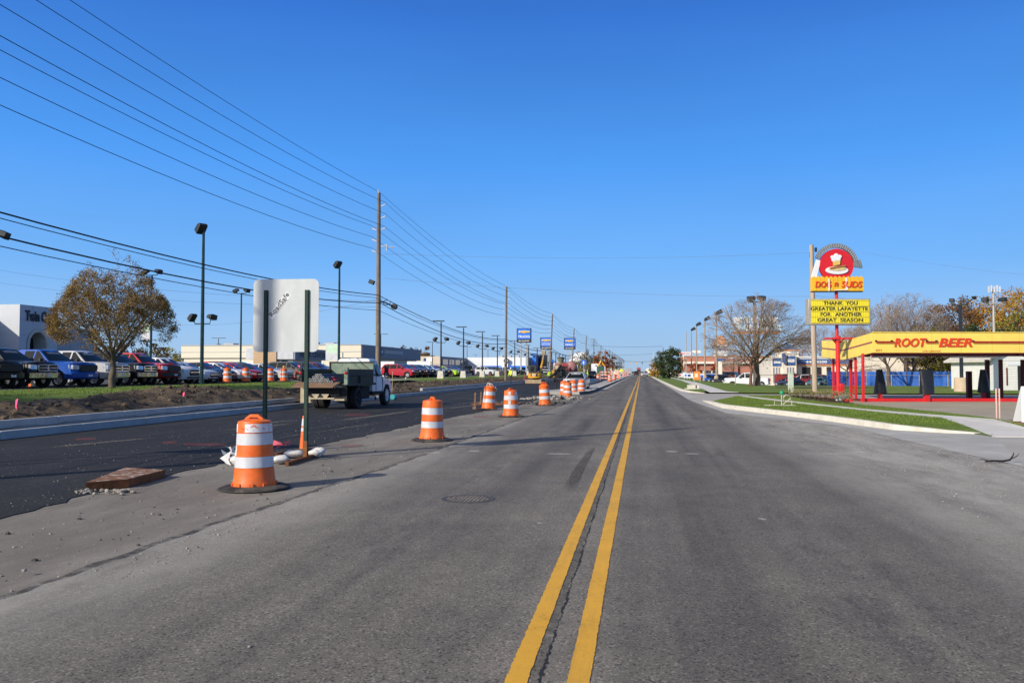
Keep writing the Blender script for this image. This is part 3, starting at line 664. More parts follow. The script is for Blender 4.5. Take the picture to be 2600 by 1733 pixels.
sandbag('white sandbag peeking out on the left of the scraped drum', 607, 1183, .30, .26, .22, 1., -.04)
# crumpled bag and flag cloth
b = MB(); random.seed(3)
for i in range(16):
    c = (random.uniform(-.16, .16), random.uniform(-.1, .1), random.uniform(0, .28)); b.add([(c[0] + random.uniform(-.12, .12), c[1] + random.uniform(-.1, .1), max(0, c[2] + random.uniform(-.12, .12))) for k in range(3)], [(0, 1, 2)])
o = b.build('plastic_bag', M_film, recalc=False); o.location = G(592, 1182, -.04); tag(o, 'crumpled grey plastic bag left of the scraped drum', 'plastic bag')
b = MB(); 
for i in range(10):
    c = (random.uniform(-.12, .12), random.uniform(-.1, .1), random.uniform(0, .12)); b.add([(c[0] + random.uniform(-.12, .12), c[1] + random.uniform(-.1, .1), max(0, c[2] + random.uniform(-.05, .08))) for k in range(3)], [(0, 1, 2)])
o = b.build('flag_cloth', mat('pink_cloth', (.75, .12, .18), .7), recalc=False); o.location = (G(714, 1150, .04)[0], G(714, 1150, .04)[1], .13); tag(o, 'crumpled pink flag cloth on the sandbags by the sign', 'cloth')
# traffic cone behind the right post
def cone(lab, loc, s=1.):
    t = thing('traffic_cone', lab, 'traffic cone', loc); t.scale = (s,) * 3
    b = MB(); b.lathe([(.085, .03), (.026, .70), (.02, .72), (0, .72)], 20, cap=False); b.build('cone_body', M_or, t, smooth=True)
    for z0, z1 in ((.40, .47), (.51, .66)):
        f = lambda z: .085 - .059 * (z - .03) / .67 + .003
        b = MB(); b.lathe([(f(z0), z0), (f(z1), z1)], 20, cap=False); b.build('white_collar', M_wh, t, smooth=True)
    b = MB(); b.bx(-.16, .16, -.16, .16, 0, .035); b.build('cone_base', M_rub, t, bevel=.02)
x, y, z = G(774, 1142, -.04); cone('slim orange cone with white collars directly behind the right sign post', (x - .03, y, z), 1.0)
# rusty steel road plate
q = [Vector(G(*p_, -.03)) for p_ in [(217, 1246), (326, 1236), (419, 1211), (318, 1204)]]
m_ = mat('plate_top', (.22, .10, .045), .8, .1, .3, 9, .2, 0, .3, None)
t_ = m_.node_tree; pn = t_.nodes['Principled BSDF']; src = pn.inputs['Base Color'].links[0].from_socket
lk(t_, mix(t_, mapr(t_, ntex(t_, objco(t_), 8, 6, .75, (.6, 1.4, 1)), .53, .6), src, (.52, .50, .46)), pn.inputs['Base Color'])
th = thing('steel_plate', 'thick rusty steel plate lying at the edge of the fresh asphalt', 'steel plate', (0, 0, 0))
b = MB(); v = [tuple(p_) for p_ in q] + [(p_.x, p_.y, .085) for p_ in q]; b.add(v, [(0, 1, 5, 4), (1, 2, 6, 5), (2, 3, 7, 6), (3, 0, 4, 7), (3, 2, 1, 0)]); b.add([(p_.x, p_.y, .085) for p_ in q], [(0, 1, 2, 3)]); b.k = 0
b.build('plate_body', M_rust, th)
b = MB(); c_ = sum(q, Vector()) / 4; b.poly([(c_.x + (p_.x - c_.x) * .985, c_.y + (p_.y - c_.y) * .985, .0875) for p_ in q]); b.build('plate_face', m_, th)
stones(60, lambda: (q[0].x + random.uniform(-.05, .75), q[0].y + random.uniform(-.25, .12), -.03), (.012, .05), M_grav, 'broken concrete crumbs at the near corner of the steel plate')
# manhole cover
x, y, z = G(1188, 1266); t = thing('manhole_cover', 'worn iron manhole cover set in the road left of centre', 'manhole cover', (x, y, 0))
M_iron = mat('worn_iron', (.10, .09, .078), .6, .4, .35, 9, .2)
b = MB(); b.lathe([(.34, .001), (.34, .0045), (.30, .0045), (.30, .001)], 36); b.build('frame_ring', M_iron, t)
b = MB(); b.lathe([(.298, .001), (.298, .0035), (0, .0035)], 36, cap=False); b.build('lid', mat('lid_shade', (.075, .068, .06), .8, .2, .4, 12), t)
b = MB()
for i in range(-5, 6):
    for j in range(-5, 6):
        if i*i + j*j < 28 and not (abs(j) <= 0 and abs(i) < 4): b.box((i * .05, j * .05, .0055), (.034, .018 if (i + j) % 2 else .03, .004))
b.box((0, 0, .0055), (.26, .03, .004)); b.build('tread', mat('tread_iron', (.17, .145, .125), .6, .3, .3, 9), t)
# fallen twig on the driveway, stones
x, y, z = G(2545, 1176); b = MB()
b.tube([(-.35, -.02, .03), (-.2, .0, .04), (0, 0, .03), (.18, .03, .05), (.27, .07, .12), (.31, .1, .17)], [.012, .02, .022, .018, .012, .004], 5); b.tube([(-.2, 0, .03), (-.33, .08, .06), (-.38, .1, .05)], [.012, .008, .003], 5); b.tube([(-.12, 0, .03), (-.3, -.09, .03)], [.012, .003], 5); b.tube([(.15, .03, .05), (.3, .02, .11), (.36, .03, .16)], [.012, .008, .003], 5)
o = b.build('twig', mat('dead_bark', (.02, .017, .014), .9), smooth=True); o.location = (x, y, .01); o.rotation_euler = (0, 0, .3); tag(o, 'dark broken twig lying on the edge of the concrete gutter', 'twig')
for u, v, s_, lab in ((634, 1642, .012, 'small pale pebble lying alone on the near asphalt'), (62, 1449, .02, 'pale stone on the concrete strip at the left edge'), (2424, 1260, .018, 'grey pebble on the road on the right side')):
    b = MB(); b.blob((0, 0, s_ * .4), (s_, s_ * 1.3, s_ * .7), 7, .2); o = b.build('pebble', M_grav); o.location = G(u, v); tag(o, lab, 'pebble')
# survey stakes along the left kerb
M_lath = mat('stake_wood', (.36, .27, .17), .85, 0, .25, 12)
M_pinkf = mat('pink_ribbon', (.90, .06, .22), .6, 0, .1, 9)
def stake(u, v, h, lab, z=.2, ribbon=True, col=None, w_=.035):
    x, y, zz = G(u, v, z); t = thing('survey_stake', lab, 'survey stake', (x, y, z), 0, 'survey stakes')
    b = MB(); b.box((0, 0, h / 2 - .1), (w_, .014, h + .2), ry=.03); b.build('lath', col or M_lath, t)
    if ribbon:
        b = MB(); b.strip([(-.02, -.012, h * .98), (-.03, -.03, h * .75), (-.025, -.035, h * .55)], [(.03, -.012, h), (.02, -.04, h * .72), (.015, -.03, h * .4)]); b.strip([(-.05, -.01, h * .95), (-.07, .0, h * .6)], [(-.01, -.012, h * .97), (-.02, 0, h * .5)]); b.build('ribbon', M_pinkf, t, recalc=False)
stake(43, 1066, .62, 'stake with a pink ribbon behind the kerb at the far left')
stake(467, 1036, .62, 'stake with a pink ribbon before the heaped soil, left of the sign')
M_pst = mat('pale_pink_lath', (.80, .42, .34), .7)
for u, v, h, lab in ((582, 972, .9, 'pale lath in front of the drum on the dealer drive'), (560, 968, .9, 'red tipped lath left of the dealer drive drums'), (714, 978, 1.0, 'pale lath standing on the lawn edge left of the dump truck'), (996, 986, 1.05, 'brown lath at the soil edge just right of the dump truck'), (1013, 999, .6, 'short lath in the soil right of the dump truck bonnet')):
    stake(u, v, h, lab, .55 if u > 990 else .82, False, M_pst if u < 990 else M_lath)
for i, (u, v, lab) in enumerate(((72, 1001, 'orange pin flag on the lawn at far left'), (1028, 971, 'tiny white pin flag on the lawn right of the truck'), (1121, 969, 'tiny yellow pin flag by the concrete lamp base'))):
    x, y, z = G(u, v, .75); b = MB(); b.tube([(0, 0, -.1), (0, 0, .4)], .004, 4); b.bx(0, .1, -.002, .002, .3, .4); o = b.build('pin_flag', [M_or, M_wh, mat('yellow_flag', (.8, .6, .1))][i]); o.location = (x, y, z); tag(o, lab, 'pin flag')
# ---------------------------------------------------------------- vehicles
random.seed(21)
M_glass = mat('window_glass', (.010, .013, .016), .05, 0, .3, 1.2, 0, 0, .5)
M_tyre = mat('tyre', (.018, .018, .019), .85, 0, .3, 9)
M_rim = mat('alloy_rim', (.55, .56, .58), .3, .7, .1, 9)
M_chrome = mat('chrome', (.72, .73, .75), .12, 1., .08, 6)
M_lamp = mat('headlamp_lens', (.62, .64, .66), .12, .35, .3, 14, 0, .5)
M_tail = mat('tail_lens', (.35, .012, .012), .2, 0, .15, 9)
M_trim = mat('dark_trim', (.02, .02, .022), .6, 0, .25, 7)
M_stick = mat('white_sticker', (.34, .35, .36), .5); M_rstick = mat('red_sticker', (.5, .05, .06), .5)
M_plate = mat('plate_white', (.7, .7, .72), .5)
def arc(cx, cz, r, a0, a1, n=8): return [(cx + r * math.cos(R(a0 + (a1-a0)*i/n)), cz + r * math.sin(R(a0 + (a1-a0)*i/n))) for i in range(n+1)]
SPEC = {
 'pickup': dict(hw=1.0, wr=.41, ax=(1.86, -1.80), top=[(2.84,.42),(2.95,.5),(2.97,.74),(2.88,.80),(2.86,1.14),(2.74,1.24),(1.32,1.33),(-.98,1.32),(-1.02,1.36),(-2.84,1.34),(-2.90,1.26),(-2.90,.78),(-2.98,.74),(-2.98,.52),(-2.84,.46)],
   cab=[(1.36,1.28),(.52,1.90),(.28,1.955),(-.70,1.95),(-.84,1.90),(-1.0,1.28)], pil=[(.26),(-.38)], bed=True, gr=(.80,1.16,.62)),
 'suv': dict(hw=.94, wr=.36, ax=(1.40, -1.38), top=[(2.24,.30),(2.36,.42),(2.38,.66),(2.34,.92),(2.16,1.04),(1.05,1.16),(-2.18,1.14),(-2.30,1.04),(-2.34,.60),(-2.30,.38)],
   cab=[(1.10,1.10),(.28,1.62),(.05,1.69),(-1.55,1.70),(-1.78,1.66),(-2.24,1.10)], pil=[(-.02),(-.95)], bed=False, gr=(.52,.90,.50)),
 'sedan': dict(hw=.92, wr=.33, ax=(1.45, -1.40), top=[(2.36,.26),(2.46,.36),(2.46,.58),(2.36,.76),(2.1,.84),(1.0,.97),(-1.7,1.00),(-2.30,.98),(-2.42,.88),(-2.42,.45),(-2.34,.34)],
   cab=[(1.10,.93),(.16,1.37),(-.05,1.43),(-.75,1.43),(-1.0,1.38),(-1.85,.95)], pil=[(-.05),(-.80)], bed=False, gr=(.42,.68,.50)),
 'compact': dict(hw=.88, wr=.31, ax=(1.25, -1.25), top=[(2.0,.26),(2.1,.36),(2.1,.62),(2.02,.80),(1.8,.90),(.95,1.02),(-1.95,1.04),(-2.08,.92),(-2.08,.45),(-2.0,.34)],
   cab=[(1.05,.98),(.2,1.44),(0,1.50),(-1.2,1.50),(-1.5,1.44),(-2.0,.98)], pil=[(-.02),(-.85)], bed=False, gr=(.42,.7,.45)),
}
def car_geo(S):
    """body shell and cabin as lofted slices with open wheel arches"""
    hw, wr = S['hw'], S['wr']; out = list(S['top'])
    zb = min(out[0][1], out[-1][1]) + .0
    prof = out[:] + [(S['ax'][1] - wr*1.22, zb)] + arc(S['ax'][1], wr, wr*1.2, 172, 8) + [(S['ax'][0] - wr*1.22, zb - .06)] + arc(S['ax'][0], wr, wr*1.2, 172, 8) + [(S['ax'][0] + wr*1.25, zb)]
    n = len(prof); L0 = out[0][0]; b = MB(); sl = []
    zmax = max(p[1] for p in out); ys = [(-1., .0), (-.97, .0), (-.86, .02), (-.5, .06), (0, .08), (.5, .06), (.86, .02), (.97, .0), (1., 0.)]
    for k, (yy, bulge) in enumerate(ys):
        r = []
        for x, z in prof:
            xx = x
            if abs(x) > L0 * .78: xx = x - math.copysign(.30 * (abs(yy) ** 3), x) * (abs(x) - L0 * .78) / (L0 * .22)
            y = yy * hw; zz = z
            ins = 0.
            if abs(yy) == 1: 
                cz, sc_ = .72, .93; zz = cz + (z - cz) * sc_ if z > cz else z; xx = xx * .985
                ins = .045 * max(0, (z - .75) / .6) + .05 * max(0, (.5 - z) / .3)
            else: zz = z + (bulge * .6 if z > zmax - .5 and x > S['ax'][0] * .4 and not S['bed'] else (bulge * .5 if z > 1.2 and x > 1.2 else 0))
            if S['bed'] and abs(yy) < .9 and -2.86 < x < -1.0 and z > 1.3: zz = .78
            if not (abs(yy) >= .86): # inner slices close the arches
                if z < wr * 1.25 and z > zb - .1: zz = max(z, zb) if (abs(x - S['ax'][0]) > wr*1.3 and abs(x - S['ax'][1]) > wr*1.3) else wr * 1.2
            r.append((xx, y - math.copysign(ins, yy) if abs(yy) == 1 else y, zz))
        sl.append(r)
    vs = [v for r in sl for v in r]; m = len(sl)
    fs = [(k*n+i, k*n+(i+1) % n, (k+1)*n+(i+1) % n, (k+1)*n+i) for k in range(m-1) for i in range(n)] + [tuple(range(n)), tuple(range(m*n-1, (m-1)*n-1, -1))]
    b.add(vs, fs)
    cab = S['cab']; c0, c1 = cab[0][1], max(p[1] for p in cab); hb, ht = hw - .055, hw - (.37 if S['bed'] else .32)
    def yw(z): f = (z - c0) / (c1 - c0); return hb + (ht - hb) * (f ** 1.15)
    q = len(cab); V = []
    for yy in (-1, -.8, 0, .8, 1): V += [(x - (.05 * yy * yy if x > 0 else -.03 * yy * yy), yy * yw(z), z + (.025 * (1 - yy * yy) if z > c1 - .1 else 0)) for x, z in cab]
    b.add(V, [(k*q+i, k*q+(i+1) % q, (k+1)*q+(i+1) % q, (k+1)*q+i) for k in range(4) for i in range(q)] + [tuple(range(q)), tuple(range(5*q-1, 4*q-1, -1))])
    return b, cab, yw, c0, c1
def glass_parts(S, cab, yw, c0, c1):
    """windscreen, back glass and side panes lying just proud of the cabin"""
    def quad(a, c, f0, f1, mg, nx):
        p0 = (a[0] + (c[0]-a[0])*f0, a[1] + (c[1]-a[1])*f0); p1 = (a[0] + (c[0]-a[0])*f1, a[1] + (c[1]-a[1])*f1)
        b = MB(); A = []; B = []
        for i in range(5):
            yy = -1 + i * .5; cv = (.05 * (yy * .9) ** 2 if nx > 0 else -.03 * yy * yy)
            A.append((p0[0] - cv + nx * .012, yy * (yw(p0[1]) - mg), p0[1] + .008)); B.append((p1[0] - cv + nx * .012, yy * (yw(p1[1]) - mg), p1[1] + .008))
        b.strip(A, B); return b
    ws = quad(cab[0], cab[1], .10, .96, .07, 1); rw_ = quad(cab[-1], cab[-2], .25, .90, .12, -1)
    sides = []
    zt = c1 - .075; zl = c0 + .055
    def xf(z): a, c = cab[0], cab[1]; return a[0] + (c[0]-a[0]) * (z - a[1]) / (c[1]-a[1])
    def xr(z): a, c = cab[-1], cab[-2]; return a[0] + (c[0]-a[0]) * (z - a[1]) / (c[1]-a[1])
    for s in (-1, 1):
        p = S['pil']; Q = [[(xf(zl) - .2, zl), (xf(min(zt, cab[1][1])) - .1, zt), (p[0] + .05, zt), (p[0] + .05, zl)], [(p[0] - .05, zl), (p[0] - .05, zt), (max(p[1] + .03, xr(zt) + .1), zt), (max(p[1] + .03, xr(zl) + .1), zl)]]
        if not S['bed'] and p[1] - .1 > xr(zl) + .25: Q.append([(p[1] - .05, zl), (p[1] - .05, zt - .01), (xr(zt) + .12, zt - .03), (xr(zl + .1) + .15, zl + .06)])
        for qd in Q:
            b = MB(); b.poly([(x, s * (yw(z) + .008), z) for x, z in qd]); sides.append(b)
    return ws, rw_, sides
def wheel_mesh(r, wd):
    b = MB(); b.lathe([(r*.62, -wd/2), (r*.94, -wd/2), (r, -wd/2+.03), (r, wd/2-.03), (r*.94, wd/2), (r*.62, wd/2)], 24, axis='y', cap=False)
    c = MB(); c.lathe([(r*.64, wd/2-.005), (r*.60, wd/2-.02), (r*.5, wd/2-.07), (0, wd/2-.07)], 24, axis='y', cap=False)
    for k in range(5):
        a = k * 1.2566; c.box((r*.33*math.cos(a), wd/2-.035, r*.33*math.sin(a)), (r*.58, .03, r*.17), ry=-a)
    c.lathe([(r*.16, wd/2-.06), (r*.16, wd/2-.01), (0, wd/2-.01)], 10, axis='y', cap=False)
    return b, c
PROTO = {}
def make_car(kind, var, label, cat, pm):
    S = SPEC[kind]; t = thing('parked_' + {'pickup': 'pickup_truck', 'suv': 'suv', 'sedan': 'car', 'compact': 'car'}[kind], label, cat)
    b, cab, yw, c0, c1 = car_geo(S); hw, wr = S['hw'], S['wr']
    b.build('body', pm, t, smooth=True, angle=28, bevel=.022, seg=2)
    ws, rg, sides = glass_parts(S, cab, yw, c0, c1)
    ws.build('windscreen', M_glass, t, smooth=True); rg.build('rear_window', M_glass, t, smooth=True)
    for sd in sides: sd.build('side_window', M_glass, t)
    a, c = cab[0], cab[1]; f0, f1, hy = (.70, .86, .45) if kind == 'pickup' else (.3, .55, .28)
    z0, z1 = a[1] + (c[1]-a[1])*f0, a[1] + (c[1]-a[1])*f1; x0, x1 = a[0] + (c[0]-a[0])*f0, a[0] + (c[0]-a[0])*f1
    st = MB(); st.add([(x0 + .02, -hy, z0 + .014), (x0 + .02, hy * (1 if kind == 'pickup' else .2), z0 + .014), (x1 + .02, hy * (1 if kind == 'pickup' else .2), z1 + .014), (x1 + .02, -hy, z1 + .014)], [(0, 1, 2, 3)])
    st.build('price_sticker', M_stick if kind == 'pickup' else M_rstick, t)
    tb, rb = wheel_mesh(wr, .24); tm = rm = None
    for ax in S['ax']:
        for s in (-1, 1):
            w = thing('wheel', None, None, (ax, s * (hw - .14), wr)); w.rotation_euler = (0, 0, 0 if s > 0 else math.pi); setparent(w, t)
            if tm is None: o1 = tb.build('tyre', M_tyre, w, smooth=True); o2 = rb.build('rim', M_rim, w, smooth=True); tm, rm = o1.data, o2.data
            else:
                for nm, me in (('tyre', tm), ('rim', rm)): o = bpy.data.objects.new(nm, me); COL.objects.link(o); setparent(o, w)
    fx = max(p[0] for p in S['top']); g0, g1, gw = S['gr']
    # grille
    if kind == 'pickup':
        f = MB(); f.prism([(-gw, g0), (gw, g0), (gw + .06, g1 - .08), (gw - .06, g1), (-gw + .06, g1), (-gw - .06, g1 - .08)], fx - .12, fx - .07, 'x'); fr = f.build('grille', M_trim if var != 'chrome' else M_chrome, t, bevel=.02)
        f = MB()
        for s in (-1, 1):
            f = MB(); f.prism([(s*.06, g0 + .06), (s*(gw - .06), g0 + .06), (s*(gw - .02), g0 + .15), (s*.06, g0 + .15)], fx - .08, fx - .062, 'x'); f.build('grille_mesh', M_trim, fr)
            f = MB(); f.prism([(s*.06, g0 + .21), (s*gw, g0 + .21), (s*(gw - .08), g1 - .05), (s*.06, g1 - .05)], fx - .08, fx - .062, 'x'); f.build('grille_mesh', M_trim, fr)
        bm_ = M_chrome if var == 'chrome' else (M_trim if var == 'dark' else pm)
        f = MB(); A = []; 
        for z0, z1, d in ((.50, .74, .03),):
            n = 9; pts = [(fx + d - .30 * abs(-1 + 2*i/(n-1)) ** 3, (-1 + 2*i/(n-1)) * (hw - .01)) for i in range(n)]
            f.strip([(x, y, z0) for x, y in pts], [(x + .01, y, z1) for x, y in pts]); f.strip([(x + .01, y, z1) for x, y in pts], [(x - .12, y, z1 + .02) for x, y in pts])
        f.build('bumper', bm_, t, smooth=True, angle=50)
        hz0, hz1, hy0, hy1, hx = g0 + .10, g1 - .02, gw + .09, hw - .06, fx - .16
        m = MB()
        f = MB(); f.bx(fx + .02, fx + .035, -.15, .15, .54, .66); f.build('number_plate', M_plate, t)
    else:
        f = MB(); f.prism([(-gw, g0 + .10), (-gw + .08, g0), (gw - .08, g0), (gw, g0 + .10), (gw - .02, g1), (-gw + .02, g1)], fx - .05, fx + .012, 'x'); f.build('grille', M_trim, t, bevel=.02)
        f = MB(); f.bx(fx - .05, fx + .02, -gw * .95, gw * .95, (g0 + g1) / 2 + .02, (g0 + g1) / 2 + .06); f.build('grille_bar', M_chrome, t)
        f = MB(); f.prism([(-hw * .7, g0 - .16), (hw * .7, g0 - .16), (hw * .6, g0 - .05), (-hw * .6, g0 - .05)], fx - .1, fx - .015, 'x'); f.build('air_intake', M_trim, t)
        hz0, hz1, hy0, hy1, hx = g1 - .13, g1 + .04, gw + .05, hw - .07, fx - .10
    for s in (-1, 1):
        f = MB(); f.add([(hx + .07, s*hy0, hz0), (hx - .10, s*hy1, hz0 + .02), (hx - .34, s*(hw - .005), hz0 + .06), (hx - .36, s*(hw - .02), hz1), (hx - .12, s*(hy1 - .02), hz1), (hx + .04, s*hy0, hz1 - .02)], [(0, 1, 4, 5), (1, 2, 3, 4)])
        f.build('headlight', M_lamp, t, recalc=False)
        f = MB(); rx = -fx + .05; f.bx(rx - .02, rx + .12, s*hw - (.16 if s > 0 else -.02), s*hw + (-.02 if s > 0 else .16), c0 - .42, c0 - .06); f.build('tail_light', M_tail, t, bevel=.02)
        f = MB(); mx_ = cab[0][0] - .42; f.box((mx_, s*(hw + .11), c0 + .12), (.13, .22, .17)); f.build('mirror', M_trim if kind == 'pickup' else pm, t, bevel=.03)
    return t
def far_car(kind, label, cat, pm, rear=True):
    S = SPEC[kind]; b, cab, yw, c0, c1 = car_geo(S)
    ws, rg, sides = glass_parts(S, cab, yw, c0, c1)
    b.k = 1
    for q in [ws, rg] + sides: b.add(q.v, q.f); b.mi[-len(q.f):] = [1] * len(q.f)
    b.k = 2
    for ax in S['ax']:
        for s in (-1, 1): b.lathe([(S['wr']*.5, s*(S['hw'] - .25)), (S['wr'], s*(S['hw'] - .25)), (S['wr'], s*(S['hw'] - .01)), (S['wr']*.62, s*(S['hw'] - .005))], 14, (ax, 0, S['wr']), 'y')
    fx = max(p[0] for p in S['top']); g0, g1, gw = S['gr']
    b.bx(fx - .05, fx + .012, -gw, gw, g0, g1); b.k = 3
    for s in (-1, 1):
        b.bx(fx - .12, fx + .005, s*(S['hw'] - .26) - .12, s*(S['hw'] - .26) + .12, g1 - .12, g1 + .03)
        b.lathe([(S['wr']*.6, s*(S['hw'] - .003)), (0, s*(S['hw'] - .03))], 12, (S['ax'][0], 0, S['wr']), 'y', cap=False); b.lathe([(S['wr']*.6, s*(S['hw'] - .003)), (0, s*(S['hw'] - .03))], 12, (S['ax'][1], 0, S['wr']), 'y', cap=False)
    b.k = 4
    for s in (-1, 1): b.bx(-fx - .005, -fx + .12, s*(S['hw'] - .16) - .12, s*(S['hw'] - .16) + .12, c0 - .35, c0 - .08)
    o = b.build('parked_' + {'pickup': 'pickup_truck', 'suv': 'suv', 'sedan': 'car', 'compact': 'car'}[kind], [pm, M_glass, M_tyre, M_lamp, M_tail], None, smooth=True, angle=28)
    return tag(o, label, cat)
PT = {k: paint(k, c) for k, c in dict(black=(.010, .010, .012), charcoal=(.022, .023, .026), blue=(.012, .085, .42), silver=(.50, .51, .53), red=(.52, .014, .014), white=(.78, .79, .80), navy=(.012, .018, .05), maroon=(.16, .012, .018), grey=(.22, .225, .235), lime=(.42, .66, .03), gunmetal=(.09, .095, .10), teal=(.07, .16, .18), ice=(.55, .60, .68), crimson=(.40, .012, .03)).items()}
LZ = .803
def lotY(u, X): return atX(u, 942, X)[1]
def put(kind, var, pk, label, loc, rz, group=None, scale=None):
    key = (kind, var); cat = {'pickup': 'pickup truck', 'suv': 'suv', 'sedan': 'car', 'compact': 'car'}[kind]
    if key not in PROTO:
        t = make_car(kind, var, label, cat, PT[pk]); PROTO[key] = t; t.location = loc; t.rotation_euler = (0, 0, rz)
        if group: t['group'] = group
        if scale: t.scale = (scale,) * 3
        return t
    return dup(PROTO[key], loc, rz, label, group, PT[pk], scale)
FARP = {}
def putfar(kind, pk, label, loc, rz, group=None, scale=None):
    if kind not in FARP:
        o = far_car(kind, label, {'pickup': 'pickup truck', 'suv': 'suv', 'sedan': 'car', 'compact': 'car'}[kind], PT[pk]); FARP[kind] = o
        o.location = loc; o.rotation_euler = (0, 0, rz)
        if group: o['group'] = group
        if scale: o.scale = (scale,) * 3
        return o
    return dup(FARP[kind], loc, rz, label, group, PT[pk], scale)
g1 = 'new vehicles lined up along the dealer lot'
FX = -28.6                                           # line of front bumpers along the lot
for u, kind, var, pk, lab in ((38, 'pickup', 'paint', 'black', 'black pickup truck at the very left edge, half cut off'), (130, 'pickup', 'chrome', 'charcoal', 'dark grey pickup truck with chrome crosshair grille, second from the left edge'),
      (232, 'pickup', 'paint', 'blue', 'bright blue pickup truck parked left of the brown tree'), (316, 'pickup', 'chrome', 'silver', 'silver pickup truck with chrome grille behind the tree trunk'),
      (389, 'pickup', 'chrome', 'black', 'black pickup truck with chrome bumper right of the tree trunk'), (448, 'pickup', 'dark', 'red', 'red pickup truck with black grille right of the tree')):
    L = 2.95; Y = lotY(u, FX); put(kind, var, pk, lab, (FX - L, Y, LZ), -.04, g1)
for u, kind, pk, lab, var in ((497, 'suv', 'white', 'white suv right of the red pickup truck', 'a'), (548, 'sedan', 'ice', 'pale silver sedan between the white suv and the dark lamp post', 'a'), (596, 'sedan', 'navy', 'dark blue car behind the leftmost dealer drum', 'a'), (634, 'sedan', 'white', 'white coupe with black grille behind the dealer drive drums', 'a'),
      (665, 'sedan', 'red', 'bright red coupe behind the green sign post', 'a'), (700, 'sedan', 'charcoal', 'dark charcoal car between the red coupe and the silver coupe', 'a'), (740, 'sedan', 'silver', 'silver white coupe behind the drum with the amber lamp', 'a')):
    S = SPEC[kind]; put(kind, var, pk, lab, (FX - S['top'][1][0], lotY(u, FX), LZ), -.06, g1)
for u, kind, pk, lab in ((798, 'suv', 'gunmetal', 'gunmetal suv right of the silver coupe, seen above the truck bed'), (832, 'suv', 'navy', 'navy suv left of the dump truck headboard'), (858, 'suv', 'maroon', 'maroon suv roof just behind the dump truck headboard'), (880, 'sedan', 'white', 'white car roof mostly hidden by the dump truck')):
    S = SPEC[kind]; put(kind, 'a', pk, lab, (FX - 1.5 - S['top'][1][0], lotY(u, FX - 1.5), LZ), -.06, g1)
g2 = 'vehicles in the second row of the dealer lot'
for i, (u, kind, pk, lab) in enumerate(((562, 'suv', 'red', 'red suv roof peeking behind the pale sedan'), (612, 'suv', 'gunmetal', 'grey suv roof behind the dark blue car'), (760, 'suv', 'charcoal', 'charcoal suv in the back row above the silver coupe'), (715, 'suv', 'black', 'black suv in the back row left of the charcoal one'), (815, 'suv', 'black', 'black suv in the back row above the gunmetal suv'))):
    putfar(kind, pk, lab, (FX - 9.5, lotY(u, FX - 9.5), LZ), -.05, g2)
# lot beyond the driveway
g3 = 'vehicles lined up on the lot with the white lamp bases'
FX2 = -27.6
put('suv', 'a', 'crimson', 'crimson suv standing side on at the near end of its row', (FX2 - 2.2, lotY(1028, FX2 - 1.5), LZ), -.10, g3)
for u, kind, pk, lab in ((1073, 'suv', 'black', 'black suv directly right of the crimson suv'), (1089, 'suv', 'maroon', 'maroon suv right of the first white lamp base'), (1105, 'suv', 'navy', 'navy suv beside the maroon one'), (1120, 'suv', 'silver', 'silver suv midway along the lamp base row'), (1133, 'suv', 'ice', 'pale blue suv before the lime car')):
    putfar(kind, pk, lab, (FX2 - 2.3, lotY(u, FX2), LZ), -.10, g3)
for u, kind, pk, lab in ((1148, 'suv', 'maroon', 'deep red suv behind the second lamp base'), (1166, 'sedan', 'lime', 'lime yellow sports car in the lamp base row'), (1177, 'suv', 'maroon', 'dark red suv right of the lime car'), (1188, 'suv', 'charcoal', 'charcoal suv at the far end of the lamp base row')):
    putfar(kind, pk, lab, (FX2 - 3.5, lotY(u, FX2 - 1), LZ), -.10, g3, 1.12 if pk == 'lime' else None)
g4 = 'vehicles in the back row left of the crimson suv'
for i, (u, kind, pk, lab) in enumerate(((985, 'suv', 'maroon', 'maroon suv behind the dump truck mirror'), (1003, 'suv', 'silver', 'silver suv in the back row right of the truck mirror'), (1018, 'suv', 'gunmetal', 'gunmetal suv in the back row'), (1030, 'suv', 'grey', 'grey suv in the back row'), (1042, 'suv', 'navy', 'navy suv at the back behind the crimson suv'))):
    putfar(kind, pk, lab, (FX2 - 17, lotY(u - 22, FX2 - 17), LZ), -.1, g4)
g5 = 'vehicles far down the left lot'
for i, (u, kind, pk, lab) in enumerate(((1215, 'pickup', 'charcoal', 'charcoal truck parked nose out beyond the third lamp base'), (1262, 'suv', 'silver', 'silver hatch suv parked side on near the second utility pole'), (1287, 'suv', 'gunmetal', 'gunmetal suv right of the second utility pole'), (1303, 'suv', 'ice', 'pale suv behind the left worker'), (1316, 'suv', 'navy', 'navy suv beyond the pale one'), (1328, 'suv', 'charcoal', 'charcoal suv left of the yellow excavator'), (1338, 'sedan', 'grey', 'grey car just left of the yellow excavator'))):
    X = -27 if i else -32; putfar(kind, pk, lab, (X - 2, lotY(u, X), LZ), (-.35 if i == 1 else (-1.4 if i == 0 else -.15)), g5)
